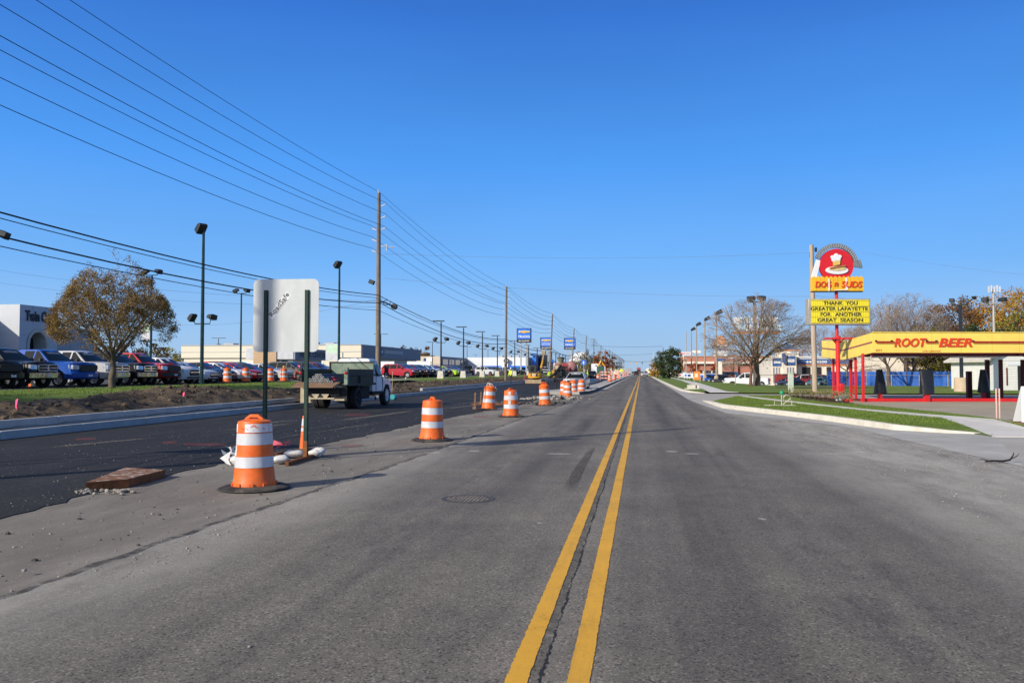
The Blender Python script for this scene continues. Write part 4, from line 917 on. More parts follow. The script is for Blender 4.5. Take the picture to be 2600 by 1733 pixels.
# right lot (0.55 m lower)
g6 = 'vehicles parked on the lower right hand lot'
x, y, z = atD(1898, 960, 108); put('pickup', 'paint', 'white', 'white pickup truck side on behind the bare tree trunk', (x, y + 1, -.55), R(180) - .06, g6)
for i, (u, D, kind, pk, rz, lab) in enumerate(((2006, 101, 'sedan', 'navy', -2.15, 'dark blue sedan by the pale green meter post'), (2038, 118, 'suv', 'silver', 2.6, 'silver car side on before the garage doors'), (2060, 116, 'suv', 'maroon', 2.5, 'maroon tail of a car behind the wooden pole'), (2078, 103, 'sedan', 'teal', -2.1, 'teal sedan just right of the wooden pole'), (2133, 106, 'sedan', 'navy', -2.2, 'navy car behind the red sign pole'), (2175, 108, 'suv', 'white', 2.7, 'white car behind the red canopy posts'), (2206, 104, 'sedan', 'teal', -2.2, 'dark teal car left of the covered menu board'))):
    x, y, z = atD(u, 960, D); put(kind, 'a', pk, lab, (x, y, -.55), rz, g6)
for i, (u, D, kind, pk, lab) in enumerate(((1836, 114, 'suv', 'charcoal', 'dark suv nosed up beside the white pickup truck'), (1824, 120, 'suv', 'navy', 'navy suv second from the white pickup truck'), (1811, 128, 'suv', 'blue', 'blue suv third from the white pickup truck'), (1800, 138, 'suv', 'navy', 'navy suv behind the nearest lamp post'), (1789, 150, 'suv', 'ice', 'pale blue suv behind the white banner'), (1779, 164, 'suv', 'white', 'white suv behind the large orange placard'), (1770, 180, 'suv', 'silver', 'silver suv far along the banner row'), (1762, 196, 'suv', 'maroon', 'maroon suv at the far end of the banner row'))):
    x, y, z = atD(u, 960, D); putfar(kind, pk, lab, (x, y, -.55), -1.95, g6)
for i, (u, D, kind, pk, lab) in enumerate(((1790, 190, 'pickup', 'black', 'black truck roof before the brick store'), (1812, 185, 'pickup', 'charcoal', 'charcoal truck roof before the white sign column'), (1842, 180, 'suv', 'navy', 'navy suv roof between sign column and bare tree'), (1862, 180, 'suv', 'black', 'black suv roof left of the bare tree'), (1945, 150, 'suv', 'gunmetal', 'gunmetal van nose right of the bare tree trunk'), (1960, 150, 'suv', 'maroon', 'maroon van by the red hedge'))):
    x, y, z = atD(u, 960, D); putfar(kind, pk, lab, (x, y, -.4), 1.2, g6, 1.12)
# traffic on the road far ahead
for u, D, kind, pk, rz, lab, X in ((1635, 255, 'sedan', 'silver', R(-90), 'silver car coming down the right lane far ahead', .95), (1641, 310, 'suv', 'navy', R(-90), 'dark suv behind the silver car far ahead', 1.5), (1617, 330, 'suv', 'charcoal', R(-90), 'dark car at the left of the far lanes', -1.9)):
    putfar(kind, pk, lab, (X, D, 0), R(90) if u == 1617 else rz, None)
for u, D, X, kind, pk, lab in ((1503, 165, -9.5, 'suv', 'charcoal', 'dark suv with white roof parked on the fresh asphalt far ahead'), (1454, 190, -20, 'pickup', 'white', 'white truck parked by the mixer far ahead'), (1385, 150, -24, 'pickup', 'silver', 'silver pickup truck seen above the excavator body')):
    putfar(kind, pk, lab, (atX(u, 942, X)[0], atX(u, 942, X)[1], -.03 if X > -15 else LZ), R(-90), None)
# ---------------------------------------------------------------- dump truck, excavator, mixers, workers
random.seed(5)
M_dg = mat('faded_green_bed', (.020, .034, .028), .6, .1, .35, 3, .1, 0, .4, (.06, .05, .038))
M_dgi = mat('pale_green_inside', (.19, .25, .19), .7, 0, .3, 3, .05, 0, .3, (.20, .17, .12))
M_wood = mat('bare_plank', (.20, .125, .08), .85, 0, .3, 5, .2, 0, .3, None, (.5, 5, 1))
M_cabw = mat('paint_cab_white', (.66, .69, .74), .4, 0, .08, 3, 0, .4)
M_flap = mat('tan_mud_flap', (.42, .36, .24), .8, 0, .25, 4)
M_pvc = mat('dark_conduit', (.07, .075, .085), .4, 0, .2, 6)
M_pvcr = mat('conduit_rim', (.42, .43, .43), .5)
M_under = mat('chassis_black', (.016, .015, .015), .8, 0, .4, 5)
def big_wheel(parent, x, y, r, wd, dual=False, rim=None):
    for k in range(2 if dual else 1):
        w = thing('wheel', None, None, (x + (-k * (wd + .03) if x > 0 else k * (wd + .03)), y, r)); w.rotation_euler = (0, 0, -R(90) if x > 0 else R(90)); setparent(w, parent)
        b, c = wheel_mesh(r, wd); b.build('tyre', M_tyre, w, smooth=True); c.build('rim', rim or M_cabw, w, smooth=True)
def dump_truck():
    t = thing('dump_truck', 'dump truck with dark green bed, tailgate plank down and white cab', 'dump truck', (-13.42, 35.5, -.03), -.03)
    hw = 1.06; z0 = 1.12
    b = MB(); b.bx(-.4, .4, -1.7, 4.6, .62, .85); b.bx(-.75, .75, -1.75, -1.62, .62, .95); b.build('chassis', M_under, t)
    b = MB(); b.bx(-hw + .05, hw - .05, -1.72, 1.95, z0 - .06, z0 + .02); b.build('bed_floor', M_dg, t)
    for s in (-1, 1):
        b = MB(); x0, x1 = sorted((s * hw, s * (hw - .05))); b.bx(x0, x1, -1.7, 1.95, z0 - .04, z0 + .62)
        for yy in (-.1, .0): b.bx(*sorted((s * hw, s * (hw + .05))), yy - .04 + 0, yy + .0 + 0, z0 - .02, z0 + .4)
        b.bx(*sorted((s * (hw + .002), s * (hw + .05))), -1.7, 2.2, z0 + .33, z0 + .40); b.bx(*sorted((s * (hw + .002), s * (hw + .05))), -1.7, 2.2, z0 - .10, z0 + .0)
        b.build('bed_side', M_dg, t, bevel=.008)
        b = MB(); b.bx(*sorted((s * (hw + .06), s * (hw - .10))), -1.78, -1.62, z0 - .05, z0 + .70); p_ = b.build('corner_post', M_dgi if s > 0 else M_dg, t, bevel=.01)
        b = MB(); b.lathe([(.055, 0), (.065, -.03), (.03, -.04), (0, -.04)], 12, (s * (hw - .02), -1.785, z0 + .46), 'y'); b.build('tail_lamp', M_tail, p_, smooth=True)
    b = MB(); b.bx(hw - .04, hw + .3, 1.4, 1.5, z0 - .2, z0 + .02)
    # headboard leaning over the cab
    b = MB(); b.prism([(-hw + .12, z0), (hw - .02, z0), (hw - .02, z0 + .93), (-hw - .02, z0 + .93)], 1.95, 2.0, 'y'); b.build('headboard', M_dgi, t)
    b = MB(); b.bx(-hw - .06, hw + .03, 1.9, 2.05, z0 + .93, z0 + .98); b.bx(-hw - .06, -hw, 1.9, 2.05, z0, z0 + .93); b.build('headboard_rim', M_dg, t, bevel=.01)
    # tailgate lowered, ending in a plank
    b = MB(); b.add([(-hw - .1, -1.76, z0 + .02), (hw - .25, -1.76, z0 + .02), (hw - .40, -2.30, z0 - .17), (-hw - .16, -2.30, z0 - .17), (-hw - .1, -1.76, z0 + .07), (hw - .25, -1.76, z0 + .07), (hw - .40, -2.30, z0 - .12), (-hw - .16, -2.30, z0 - .12)], [(3,2,1,0),(4,5,6,7),(0,1,5,4),(1,2,6,5),(2,3,7,6),(3,0,4,7)])
    b.build('tailgate', M_wood, t, bevel=.006)
    for x in (-.86, .78):
        b = MB(); b.bx(x - .22, x + .26, -1.62, -1.60, .30, .95); b.build('mud_flap', M_flap if x < 0 else M_under, t)
    b = MB(); b.bx(-.75, .55, -1.85, -1.78, .46, .52); b.bx(.55, 1.0, -1.83, -1.77, .40, .47); b.build('tow_bar', M_flap, t)
    for x in (-.32, .12):
        b = MB(); b.prism([(x - .18, .68), (x + .18, .68), (x + .06, .5), (x - .04, .5)], -1.80, -1.76, 'y'); b.build('hitch_plate', M_flap, t)
    # cab: bonnet, roof, doors
    def shell(prof, hwid, m, nm, top_in=0.):
        b = MB(); zt = max(p[1] for p in prof); n = len(prof); V = []
        for k in (-1, -.86, 0, .86, 1):
            for y, z in prof:
                ins = top_in * max(0, (z - 1.35) / .75); V.append((k * (hwid - ins) * 1, y, z + (.03 * (1 - k*k) if z > zt - .2 else 0) - (.04 if abs(k) == 1 and z > 1 else 0)))
        b.add(V, [(k*n+i, k*n+(i+1) % n, (k+1)*n+(i+1) % n, (k+1)*n+i) for k in range(4) for i in range(n)] + [tuple(range(n)), tuple(range(5*n-1, 4*n-1, -1))])
        return b.build(nm, m, t, smooth=True, angle=30, bevel=.02)
    cabp = [(2.15, .70), (2.15, 2.10), (2.25, 2.24), (3.15, 2.24), (3.35, 2.14), (3.75, 1.42), (3.75, .70)]
    shell(cabp, .96, M_cabw, 'cab', .16)
    hood = [(3.70, .85), (3.70, 1.42), (4.85, 1.22), (5.05, 1.05), (5.08, .62), (4.92, .60)] + [(4.3 + .56 * math.cos(R(a)), .50 + .56 * math.sin(R(a))) for a in range(15, 166, 15)]
    shell(hood, .98, M_cabw, 'bonnet')
    for s in (-1, 1):
        b = MB(); f = lambda z: s * (.975 - .16 * max(0, (z - 1.35) / .75)); b.poly([(f(1.42), 2.75, 1.42), (f(1.42), 3.58, 1.42), (f(1.95), 3.27, 1.95), (f(1.98), 2.75, 1.98)]); b.poly([(f(1.42), 2.28, 1.42), (f(1.42), 2.66, 1.42), (f(1.98), 2.66, 1.98), (f(1.98), 2.32, 1.98)]) if False else None
        b.build('side_window', M_glass, t)
        b = MB(); b.bx(*sorted((s * .962, s * .975)), 2.62, 2.64, .72, 2.0); b.bx(*sorted((s * .962, s * .975)), 3.66, 3.68, .72, 1.4); b.build('door_seam', M_under, t) if s > 0 else None
        b = MB(); b.bx(s * 1.2 - .10, s * 1.2 + .10, 3.45, 3.55, 1.42, 1.95); m_ = b.build('mirror', M_trim, t, bevel=.03)
        b = MB(); b.tube([(s * .94, 3.6, 1.45), (s * 1.18, 3.5, 1.6)], .02, 5); b.build('mirror_arm', M_trim, m_)
        b = MB(); b.lathe([(.06, -.002), (.05, -.012), (0, -.012)], 10, (s * 1.2, 3.449, 1.5), 'y'); b.build('mirror_glass', M_chrome, m_)
    b = MB(); b.bx(-.75, .75, 2.135, 2.148, 1.5, 1.95); b.build('rear_window', M_glass, t)
    b = MB(); b.bx(.45, .98, 2.1, 3.7, .55, .72); b.bx(.5, .9, .75, 1.9, .4, .95); b.build('fuel_tank', M_under, t, bevel=.05)
    t.scale = (1, .9, 1)
    for s in (-1, 1):
        big_wheel(t, s * .88, 0, .50, .26, True, M_under); big_wheel(t, s * .86, 4.3, .50, .27, False, M_cabw)
    return t
DT = dump_truck()
MW = Matrix.Translation((-13.42, 35.5, -.03)) @ Matrix.Rotation(-.03, 4, 'Z')
# conduit bundle lying in the bed, each pipe its own thing
k = 0; pm_ = None
for row, (n, x0) in enumerate(((11, -.72), (8, -.55), (5, -.42), (3, -.30))):
    for i in range(n):
        x = x0 + i * .115 + row * .01; z = 1.15 + .055 + row * .095
        if pm_ is None:
            b = MB(); b.lathe([(.052, -1.7), (.052, 1.8)], 9, axis='y', cap=False); b.k = 1; b.lathe([(.052, -1.702), (.040, -1.704)], 9, axis='y', cap=False); b.k = 2; b.lathe([(.040, -1.70), (0, -1.69)], 9, axis='y', cap=False)
            o = pm_ = b.build('conduit_pipe', [M_pvc, M_pvcr, M_under], smooth=True)
        else: o = pm_.copy(); COL.objects.link(o)
        o.location = MW @ Vector((x, 0, z)); o.rotation_euler = (0, 0, -.03 + random.uniform(-.012, .012)); tag(o, 'dark conduit pipe with pale rim stacked in the dump truck bed', 'pipe', 'conduit pipes in the truck bed')
b = MB(); 
for i in range(8): 
    c = (random.uniform(-.1, .1), random.uniform(-.1, .1), random.uniform(0, .12)); b.add([(c[0] + random.uniform(-.1, .1), c[1] + random.uniform(-.1, .1), max(0, c[2] + random.uniform(-.06, .1))) for q in range(3)], [(0, 1, 2)])
o = b.build('flag_cloth', mat('pink_cloth', (.75, .12, .18), .7), recalc=False); o.location = MW @ Vector((.45, -1.45, 1.26)); tag(o, 'bright pink rag lying on the pipes in the truck bed', 'cloth')
for sx, lab in ((-1.12, 'red rag knotted on the left corner post of the truck bed'),):
    b = MB()
    for i in range(14):
        c = (random.uniform(-.12, .12), random.uniform(-.08, .08), random.uniform(-.25, .25)); b.add([(c[0] + random.uniform(-.1, .1), c[1] + random.uniform(-.1, .1), c[2] + random.uniform(-.12, .12)) for q in range(3)], [(0, 1, 2)])
    o = b.build('flag_cloth', mat('red_cloth', (.72, .06, .03), .7), recalc=False); o.location = MW @ Vector((sx, -1.8, 1.62)); tag(o, lab, 'cloth')
x, y, z = G(1002, 1015, 0); b = MB(); b.lathe([(.02, .1), (.16, .05), (.17, -.35), (.12, -.4), (0, -.4)], 14, axis='y'); o = b.build('hose_coil', mat('teal_plastic', (.04, .30, .33), .5), smooth=True); o.location = (x, y, .16); tag(o, 'teal plastic roll on the ground before the dump truck front wheel', 'roll')
# ---- mini excavator seen from behind
M_cat = mat('paint_digger_yellow', (.66, .33, .015), .45, 0, .12, 3, 0, .3)
M_cdk = mat('digger_black', (.018, .018, .017), .5, 0, .3, 4)
M_mud = mat('dried_mud_steel', (.34, .25, .16), .9, 0, .35, 4, .2)
def excavator():
    x, y, z = G(1361, 974, -.03); t = thing('excavator', 'yellow mini excavator seen from behind on the fresh asphalt', 'excavator', (x, y, -.03), -.1)
    for s in (-1, 1):
        b = MB(); b.prism([(-1.0, .08), (-.85, .0), (.85, .0), (1.0, .08), (1.08, .3), (.95, .52), (-.95, .52), (-1.08, .3)], s*.78 - .2, s*.78 + .2, 'x'); b.build('crawler_track', M_cdk, t, bevel=.05)
    b = MB(); b.bx(-.5, .5, -.7, .7, .25, .62); b.lathe([(.45, .6), (.45, .74)], 20); b.build('undercarriage', M_cdk, t)
    b = MB(); n = 12; prof = [(-.92 + .0, .0)]
    pts = [(-.96, .55), (-.96, -.45)] + [(-.96 * math.cos(R(a)), -.45 - .85 * math.sin(R(a))) for a in range(15, 166, 15)] + [(.96, -.45), (.96, .55)]
    b.prism(pts, .74, 1.38, 'z'); b.build('counterweight', M_cat, t, bevel=.07, seg=3)
    b = MB(); b.bx(-.44, .44, -1.27, -1.20, .98, 1.34); b.build('grille_panel', M_cdk, t, bevel=.02)
    o = text(None, 'lettering', 'CAT', .3, M_wh, t, (0, -1.315, 1.17), (R(90), 0, 0), width=.58, bold=.02, height=.24)
    b = MB(); b.bx(-.95, .15, -.25, .95, 1.36, 1.5); b.prism([(-.25, 1.5), (-.22, 2.42), (.75, 2.45), (1.0, 1.95), (.95, 1.4)], -.96, .05, 'x'); b.build('cab', M_cdk, t, bevel=.04)
    b = MB(); b.prism([(-.70, 1.62), (-.2, 1.62), (-.2, 2.3), (-.70, 2.3)], -.27, -.262, 'y'); b.build('rear_window', M_glass, t); 
    b = MB(); b.bx(.2, .85, -.7, .6, 1.36, 1.62); b.build('engine_cover', M_cdk, t, bevel=.05)
    b = MB(); b.tube([(.35, .9, .95), (.4, 1.5, 2.3), (.42, 2.2, 3.0)], [.14, .17, .12], 8); b.build('boom', M_cat, t)
    b = MB(); b.tube([(.42, 2.15, 3.0), (.45, 2.7, 3.9)], [.13, .1], 8); b.build('stick', M_mud, t); 
    b = MB(); b.prism([(2.5, 3.8), (2.9, 4.0), (3.0, 4.3), (2.75, 4.5), (2.45, 4.2)], .2, .7, 'x'); b.build('bucket', M_mud, t, bevel=.03)
    b = MB(); b.prism([(-1.62, .06), (-1.56, .06), (-1.5, .25), (-1.5, .56), (-1.58, .58), (-1.64, .3)], -1.06, 1.06, 'x'); b.build('dozer_blade', M_mud, t, bevel=.015)
    b = MB(); b.bx(-.62, -.5, -1.56, -.5, .22, .36); b.bx(.5, .62, -1.56, -.5, .22, .36); b.build('blade_arm', M_cdk, t)
excavator()
# ---- concrete mixers
M_mred = mat('paint_mixer_red', (.34, .045, .045), .6, 0, .25, 2, 0, .1, .4, (.30, .24, .2)); M_mpink = mat('dusty_pink_drum', (.34, .16, .15), .75, 0, .2, 1.5, .05, 0, .3, (.36, .28, .25)); M_olive = mat('olive_hopper', (.20, .20, .13), .7, 0, .25, 4); M_cream = mat('dusty_cream', (.50, .42, .29), .7, 0, .2, 3)
def mixer(lab, u, v, dm, rz, kind):
    x, y, z = G(u, v, -.03); t = thing('concrete_mixer', lab, 'mixer truck', (x, y, -.03), rz)
    b = MB(); b.bx(-.45, .45, -1.5, 7., .75, 1.0); b.build('chassis', M_under, t)
    for yy in (0, 1.35, 5.8):
        for s in (-1, 1): big_wheel(t, s * .95, yy, .52, .28, yy < 2, M_rim)
    b = MB(); b.bx(-1.15, 1.15, 5.2, 7.0, 1.0, 2.9); b.build('cab', M_cabw, t, bevel=.12)
    n = 20; b = MB(); prof = [(.0, -1.7), (.62, -1.65), (.72, -1.3), (1.12, .6), (1.2, 1.8), (1.0, 3.2), (.5, 3.9), (0, 3.95)]
    b.m = Matrix.Translation((0, .9, 2.25)) @ Matrix.Rotation(R(-13), 4, 'X'); b.lathe(prof, n, axis='y', cap=False); b.build('mixing_drum', dm, t, smooth=True, angle=50)
    if not kind: b = MB(); b.blob((.1, -1.35, 2.45), (1.1, .75, 1.05), 16); b.build('drum_mouth', M_mpink, t, smooth=True)
    b = MB(); b.lathe([(.24, 2.75), (.62, 3.75), (.68, 3.78), (.62, 3.74), (.22, 2.75)], 16, (0, -1.5, 0), cap=False); b.build('hopper', M_olive, t, smooth=True) if kind else None
    b = MB(); b.prism([(-1.0, 2.55), (1.15, 2.35), (1.2, 2.65), (.9, 2.95), (-.9, 2.95)], -1.75, -1.2, 'y'); b.build('collector_ring', M_mred, t, bevel=.04) if kind else None
    b = MB(); b.tube([(-.1, -1.6, 2.5), (-.25, -2.2, 2.1), (-1.0, -3.0, 1.2), (-1.6, -3.4, .75)], [.28, .22, .2, .2], 8); b.build('chute', M_cdk if kind else M_mred, t, smooth=True)
    b = MB()
    for s in (-1, 1): b.tube([(s * .95, -1.4, .95), (s * .95, -1.3, 2.6)], .06, 5)
    b.tube([(-.95, -1.35, 2.5), (.95, -1.35, 2.5)], .06, 5); b.build('rear_frame', M_mred, t)
    b = MB(); b.bx(-1.1, 1.1, -1.6, -1.45, .85, 1.9) if kind else b.bx(-1.1, 1.1, -1.55, -1.45, .9, 1.15); b.build('rear_panel', M_cdk, t)
    if kind:
        b = MB(); b.bx(-1.32, -.98, -1.75, -1.5, .75, 1.85); b.build('yellow_panel', M_cat, t, bevel=.02)
        b = MB(); b.lathe([(.34, 1.75), (.5, 2.5)], 14, (-.35, -1.62, 0)); b.build('drip_skirt', M_cream, t, smooth=True)
        b = MB(); b.bx(-.05, .15, -1.63, -1.605, 1.5, 1.6); b.build('number_plate', M_plate, t)
    b = MB()
    for s in (.5, .95):
        b.tube([(s, -1.5, 1.2), (s, -1.2, 3.2)], .03, 4)
    for k in range(7): b.tube([(.5, -1.48 + .04*k, 1.35 + .28*k), (.95, -1.48 + .04*k, 1.35 + .28*k)], .025, 4)
    b.build('ladder', M_mred, t)
mixer('concrete mixer truck with olive hopper, red ring and dusty cream drum', 1424, 969, M_cream, .1, 1)
mixer('concrete mixer truck with a round dusty pink drum, right of the hopper one', 1450, 964.5, M_mpink, .05, 0)
# old pickup facing us on the fresh asphalt
x, y, z = G(1457, 994, -.03)
po = make_car('pickup', 'chrome', 'old silver pickup facing the camera behind the cluster of drums', 'pickup truck', PT['silver']); po.location = (x, y + 3.2, -.03); po.rotation_euler = (0, 0, R(-90) - .05); po.scale = (.86, .88, .80)
M_lift = M_under
b = MB(); b.tube([(0, 0, 0), (.0, 0, .75)], .06, 6); b.tube([(0, 0, .74), (.05, .1, 1.25)], .03, 5); o = b.build('grade_post', M_under); o.location = G(1413, 992, -.03); tag(o, 'thin black post standing on the asphalt left of the old pickup', 'post')
b = MB(); b.bx(-1.0, 1.0, -.1, .1, 0, .12); b.build
# flatbed with yellow arm, further down
t = thing('flatbed_truck', 'tan flatbed truck with a green machine and yellow arm on it far ahead', 'flatbed truck', (atX(1525, 942, -8.6)[0], atX(1525, 942, -8.6)[1], -.03), .05)
b = MB(); b.bx(-1.25, 1.25, -3, 3.5, .9, 1.25); b.build('flat_bed', M_mud, t); b = MB(); b.bx(-1.1, 1.1, 3.6, 5.4, .8, 2.7); b.build('cab', M_cabw, t, bevel=.1)
b = MB(); b.bx(-.8, .8, -1, 1.4, 1.25, 2.7); b.build('machine_body', mat('machine_green', (.03, .10, .07), .6), t, bevel=.1); b = MB(); b.tube([(-.6, 0, 2.5), (.1, .3, 3.9), (.5, .3, 3.2), (.9, .2, 2.7)], [.22, .25, .2, .15], 6); b.build('yellow_arm', M_cat, t)
for yy in (-2, -.9, 4.4):
    for s in (-1, 1): big_wheel(t, s * 1.0, yy, .48, .28, False, M_rim)
# semi and signal gear far off
t = thing('semi_truck', 'red and dark semi truck filling the left lane far ahead', 'truck', (-1.6, 560, 0), 0); b = MB(); b.bx(-1.25, 1.25, 0, 9, 1.0, 4.1); b.build('trailer', M_mred, t, bevel=.05); b = MB(); b.bx(-1.2, 1.2, -.02, .0, 1.2, 2.6); b.build('rear_door', M_trim, t)
for s in (-1, 1): big_wheel(t, s * 1.0, 1.2, .5, .3, False, M_rim)
# ---- people
M_hv = mat('hi_vis_yellow', (.62, .80, .02), .7, 0, .1, 9); M_skin = mat('skin', (.42, .24, .16), .6, 0, .1, 9); M_jean = mat('dark_trousers', (.03, .035, .05), .8, 0, .3, 9); M_hat = mat('white_helmet', (.75, .75, .74), .4)
def person(lab, loc, rz, jac, leg, pose=0, hat=True):
    t = thing('person', lab, 'person', loc, rz)
    s = 1.76 / 1.76; me = bpy.data.meshes.new('body'); a = .06 + .12 * pose
    J = {'pel': (0, 0, .95, .15), 'waist': (0, 0, 1.08, .14), 'chest': (0, .01, 1.30, .165), 'neck': (0, 0, 1.50, .06), 'head0': (0, .01, 1.58, .085), 'head1': (0, .02, 1.70, .09),
         'hl': (-.1, 0, .90, .10), 'kl': (-.12, .03 + a * .6, .50, .065), 'al': (-.13, -.02 + a, .08, .045), 'tl': (-.14, .13 + a, .04, .035), 'hr': (.1, 0, .90, .10), 'kr': (.12, .05 - a * .2, .50, .065), 'ar': (.13, -.04 - a, .08, .045), 'tr': (.14, .11 - a, .04, .035),
         'sl': (-.19, 0, 1.43, .075), 'el': (-.27, .02 + pose * .1, 1.15, .048), 'wl': (-.25, .12 + pose * .2, .92, .034), 'gl': (-.24, .16 + pose * .22, .84, .04), 'sr': (.19, 0, 1.43, .075), 'er': (.27, .03, 1.15, .048), 'wr': (.24, .16, .95, .034), 'gr': (.23, .22, .88, .04)}
    ks = list(J); E = [('pel', 'waist'), ('waist', 'chest'), ('chest', 'neck'), ('neck', 'head0'), ('head0', 'head1'), ('pel', 'hl'), ('hl', 'kl'), ('kl', 'al'), ('al', 'tl'), ('pel', 'hr'), ('hr', 'kr'), ('kr', 'ar'), ('ar', 'tr'), ('chest', 'sl'), ('sl', 'el'), ('el', 'wl'), ('wl', 'gl'), ('chest', 'sr'), ('sr', 'er'), ('er', 'wr'), ('wr', 'gr')]
    me.from_pydata([J[k][:3] for k in ks], [(ks.index(p), ks.index(q)) for p, q in E], []); o = bpy.data.objects.new('body', me); COL.objects.link(o)
    md = o.modifiers.new('skin', 'SKIN'); sv = me.skin_vertices[0].data
    for i, k in enumerate(ks): r = J[k][3]; sv[i].radius = (r * (1.25 if k in ('pel', 'waist', 'chest') else 1), r * (.8 if k in ('chest',) else 1)); sv[i].use_root = (k == 'pel')
    o.modifiers.new('sub', 'SUBSURF').levels = 1
    dg = bpy.context.evaluated_depsgraph_get(); dg.update(); m2 = bpy.data.meshes.new_from_object(o.evaluated_get(dg)); bpy.data.objects.remove(o)
    m2.materials.clear(); [m2.materials.append(m) for m in (M_skin, jac, leg, M_under)]
    for p in m2.polygons:
        c = p.center; p.use_smooth = True
        p.material_index = 3 if c.z < .12 else (2 if c.z < 1.0 and abs(c.x) < .2 else (1 if 1.0 <= c.z < 1.52 or (abs(c.x) >= .2 and c.z > .95) else 0))
    m2.name = 'body'; o = bpy.data.objects.new('body', m2); COL.objects.link(o); setparent(o, t)
    b = MB(); b.blob((0, .115, 1.645), (.018, .03, .02), 6); b.k = 1; b.blob((-.035, .098, 1.675), (.014, .012, .01), 6); b.blob((.035, .098, 1.675), (.014, .012, .01), 6); b.k = 2; b.blob((0, .10, 1.60), (.03, .012, .008), 6); b.build('face', [M_skin, M_under, mat('lips', (.35, .12, .1), .6)], o, smooth=True)
    if hat:
        b = MB(); b.lathe([(.125, 1.70), (.135, 1.705), (.115, 1.72), (.11, 1.77), (.08, 1.82), (0, 1.84)], 14, (0, .01, 0), cap=False); b.build('helmet', M_hat, t, smooth=True)
    b = MB(); b.lathe([(.215, 1.12), (.216, 1.17)], 14, cap=False); b.v = [(x, y * .72, z) for x, y, z in b.v]; b.build('reflective_band', M_wh, o)
    return t
x, y, z = G(1297, 973, .2); person('worker in lime jacket and dark trousers on the soil by the second utility pole', (x, y, .2), 2.6, M_hv, M_jean, 1)
x, y, z = G(1389, 972, 0); person('worker in lime vest standing behind the right side of the excavator', (x, y + 3, 0), .4, M_hv, M_jean, 0)
x, y, z = G(1484, 966, 0); person('worker in lime shirt and pale trousers left of two beside the old pickup', (x, y, 0), 1.4, M_hv, M_cream, 0)
x, y, z = G(1491, 966, 0); person('worker in lime shirt and pale trousers right of two beside the old pickup', (x, y + .4, 0), -1.2, M_hv, M_cream, 1)
x, y, z = G(1576, 958, 0); person('worker in lime vest far off among the striped barricades', (x - .5, y, 0), .2, M_hv, M_jean, 0)
# ---- median: kerbs, pad, conduit, barricades
def pl(P): return [G(*p)[:2] for p in P]
ML = [(-3.62, 1200), (-3.62, 90), (-3.62, 66), (-3.75, 61), (-4.3, 58.6), (-5.1, 58.2)]
b = MB()
kerbcurve('kerb_median', ML[::-1], [.14, .17, .18, .18, .18, .18], .32, M_kerb)
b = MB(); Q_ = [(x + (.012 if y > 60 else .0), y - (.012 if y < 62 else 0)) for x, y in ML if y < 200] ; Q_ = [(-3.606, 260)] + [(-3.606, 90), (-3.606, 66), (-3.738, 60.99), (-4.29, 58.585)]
b.strip([(x, y, .005) for x, y in Q_], [(x - .03, y, .165) for x, y in Q_]); tag(b.build('kerb_face', mat('dark_kerb_face', (.05, .05, .055), .8, 0, .3, 3)), kind='structure')  # dark strip laid over the road side of the median kerb
sheet('median_gutter', [(-3.5, 1200, .006), (-3.62, 1200, .006), (-3.62, 72, .006), (-3.08, 72, .006), (-3.08, 400, .006)], M_conc)
sheet('median_pad', [(-3.9, 1200, .15), (-3.9, 66, .15), (-4.05, 61.4, .15), (-4.5, 59.2, .15), (-6.8, 59.0, .15), (-7.2, 64, .15), (-5.6, 75, .15), (-5.3, 1200, .15)], M_conc, thick=.18)
for i, (dx, y0, y1) in enumerate(((0, 76, 112), (.35, 78, 118), (.16, 80, 120))):
    b = MB(); b.tube([(-6.3 + dx, y0, .28 + .22 * (i == 2)), (-6.1 + dx, (y0 + y1) / 2, .28 + .22 * (i == 2)), (-6.3 + dx, y1, .28 + .22 * (i == 2))], .16, 10, False); o = b.build('drain_pipe', M_pvc, smooth=True); tag(o, ['long dark corrugated pipe, left of the stack by the median', 'long dark corrugated pipe, right of the stack by the median', 'long dark corrugated pipe lying on top of the stack by the median'][i], 'pipe', 'drain pipes by the median')
x, y, z = G(1400, 1015, -.03); b = MB()
for i in range(60):
    a, d = random.random() * 6.28, random.random() ** .6 * 1.3; r = random.uniform(.05, .16); b.blob((a and math.cos(a) * d * 1.6, math.sin(a) * d, max(0, .28 - d * .2) * .8), (r, r, r * .7), 6, .25)
o = b.build('gravel_pile', M_grav); o.location = G(1412, 1014, -.04); tag(o, 'low heap of tan gravel left of the drum cluster', 'gravel heap')
b = MB()
for i in range(90): 
    r = random.uniform(.04, .15); b.blob((random.uniform(-2.4, 2.4), random.uniform(-1.2, 1.2), r * .2), (r, r * 1.2, r * .6), 6, .3)
o = b.build('asphalt_rubble', mat('dark_gravel', (.07, .066, .062), .9)); o.location = G(1348, 1024, -.04); tag(o, 'dark asphalt rubble between the faded and knotted drums', 'rubble')
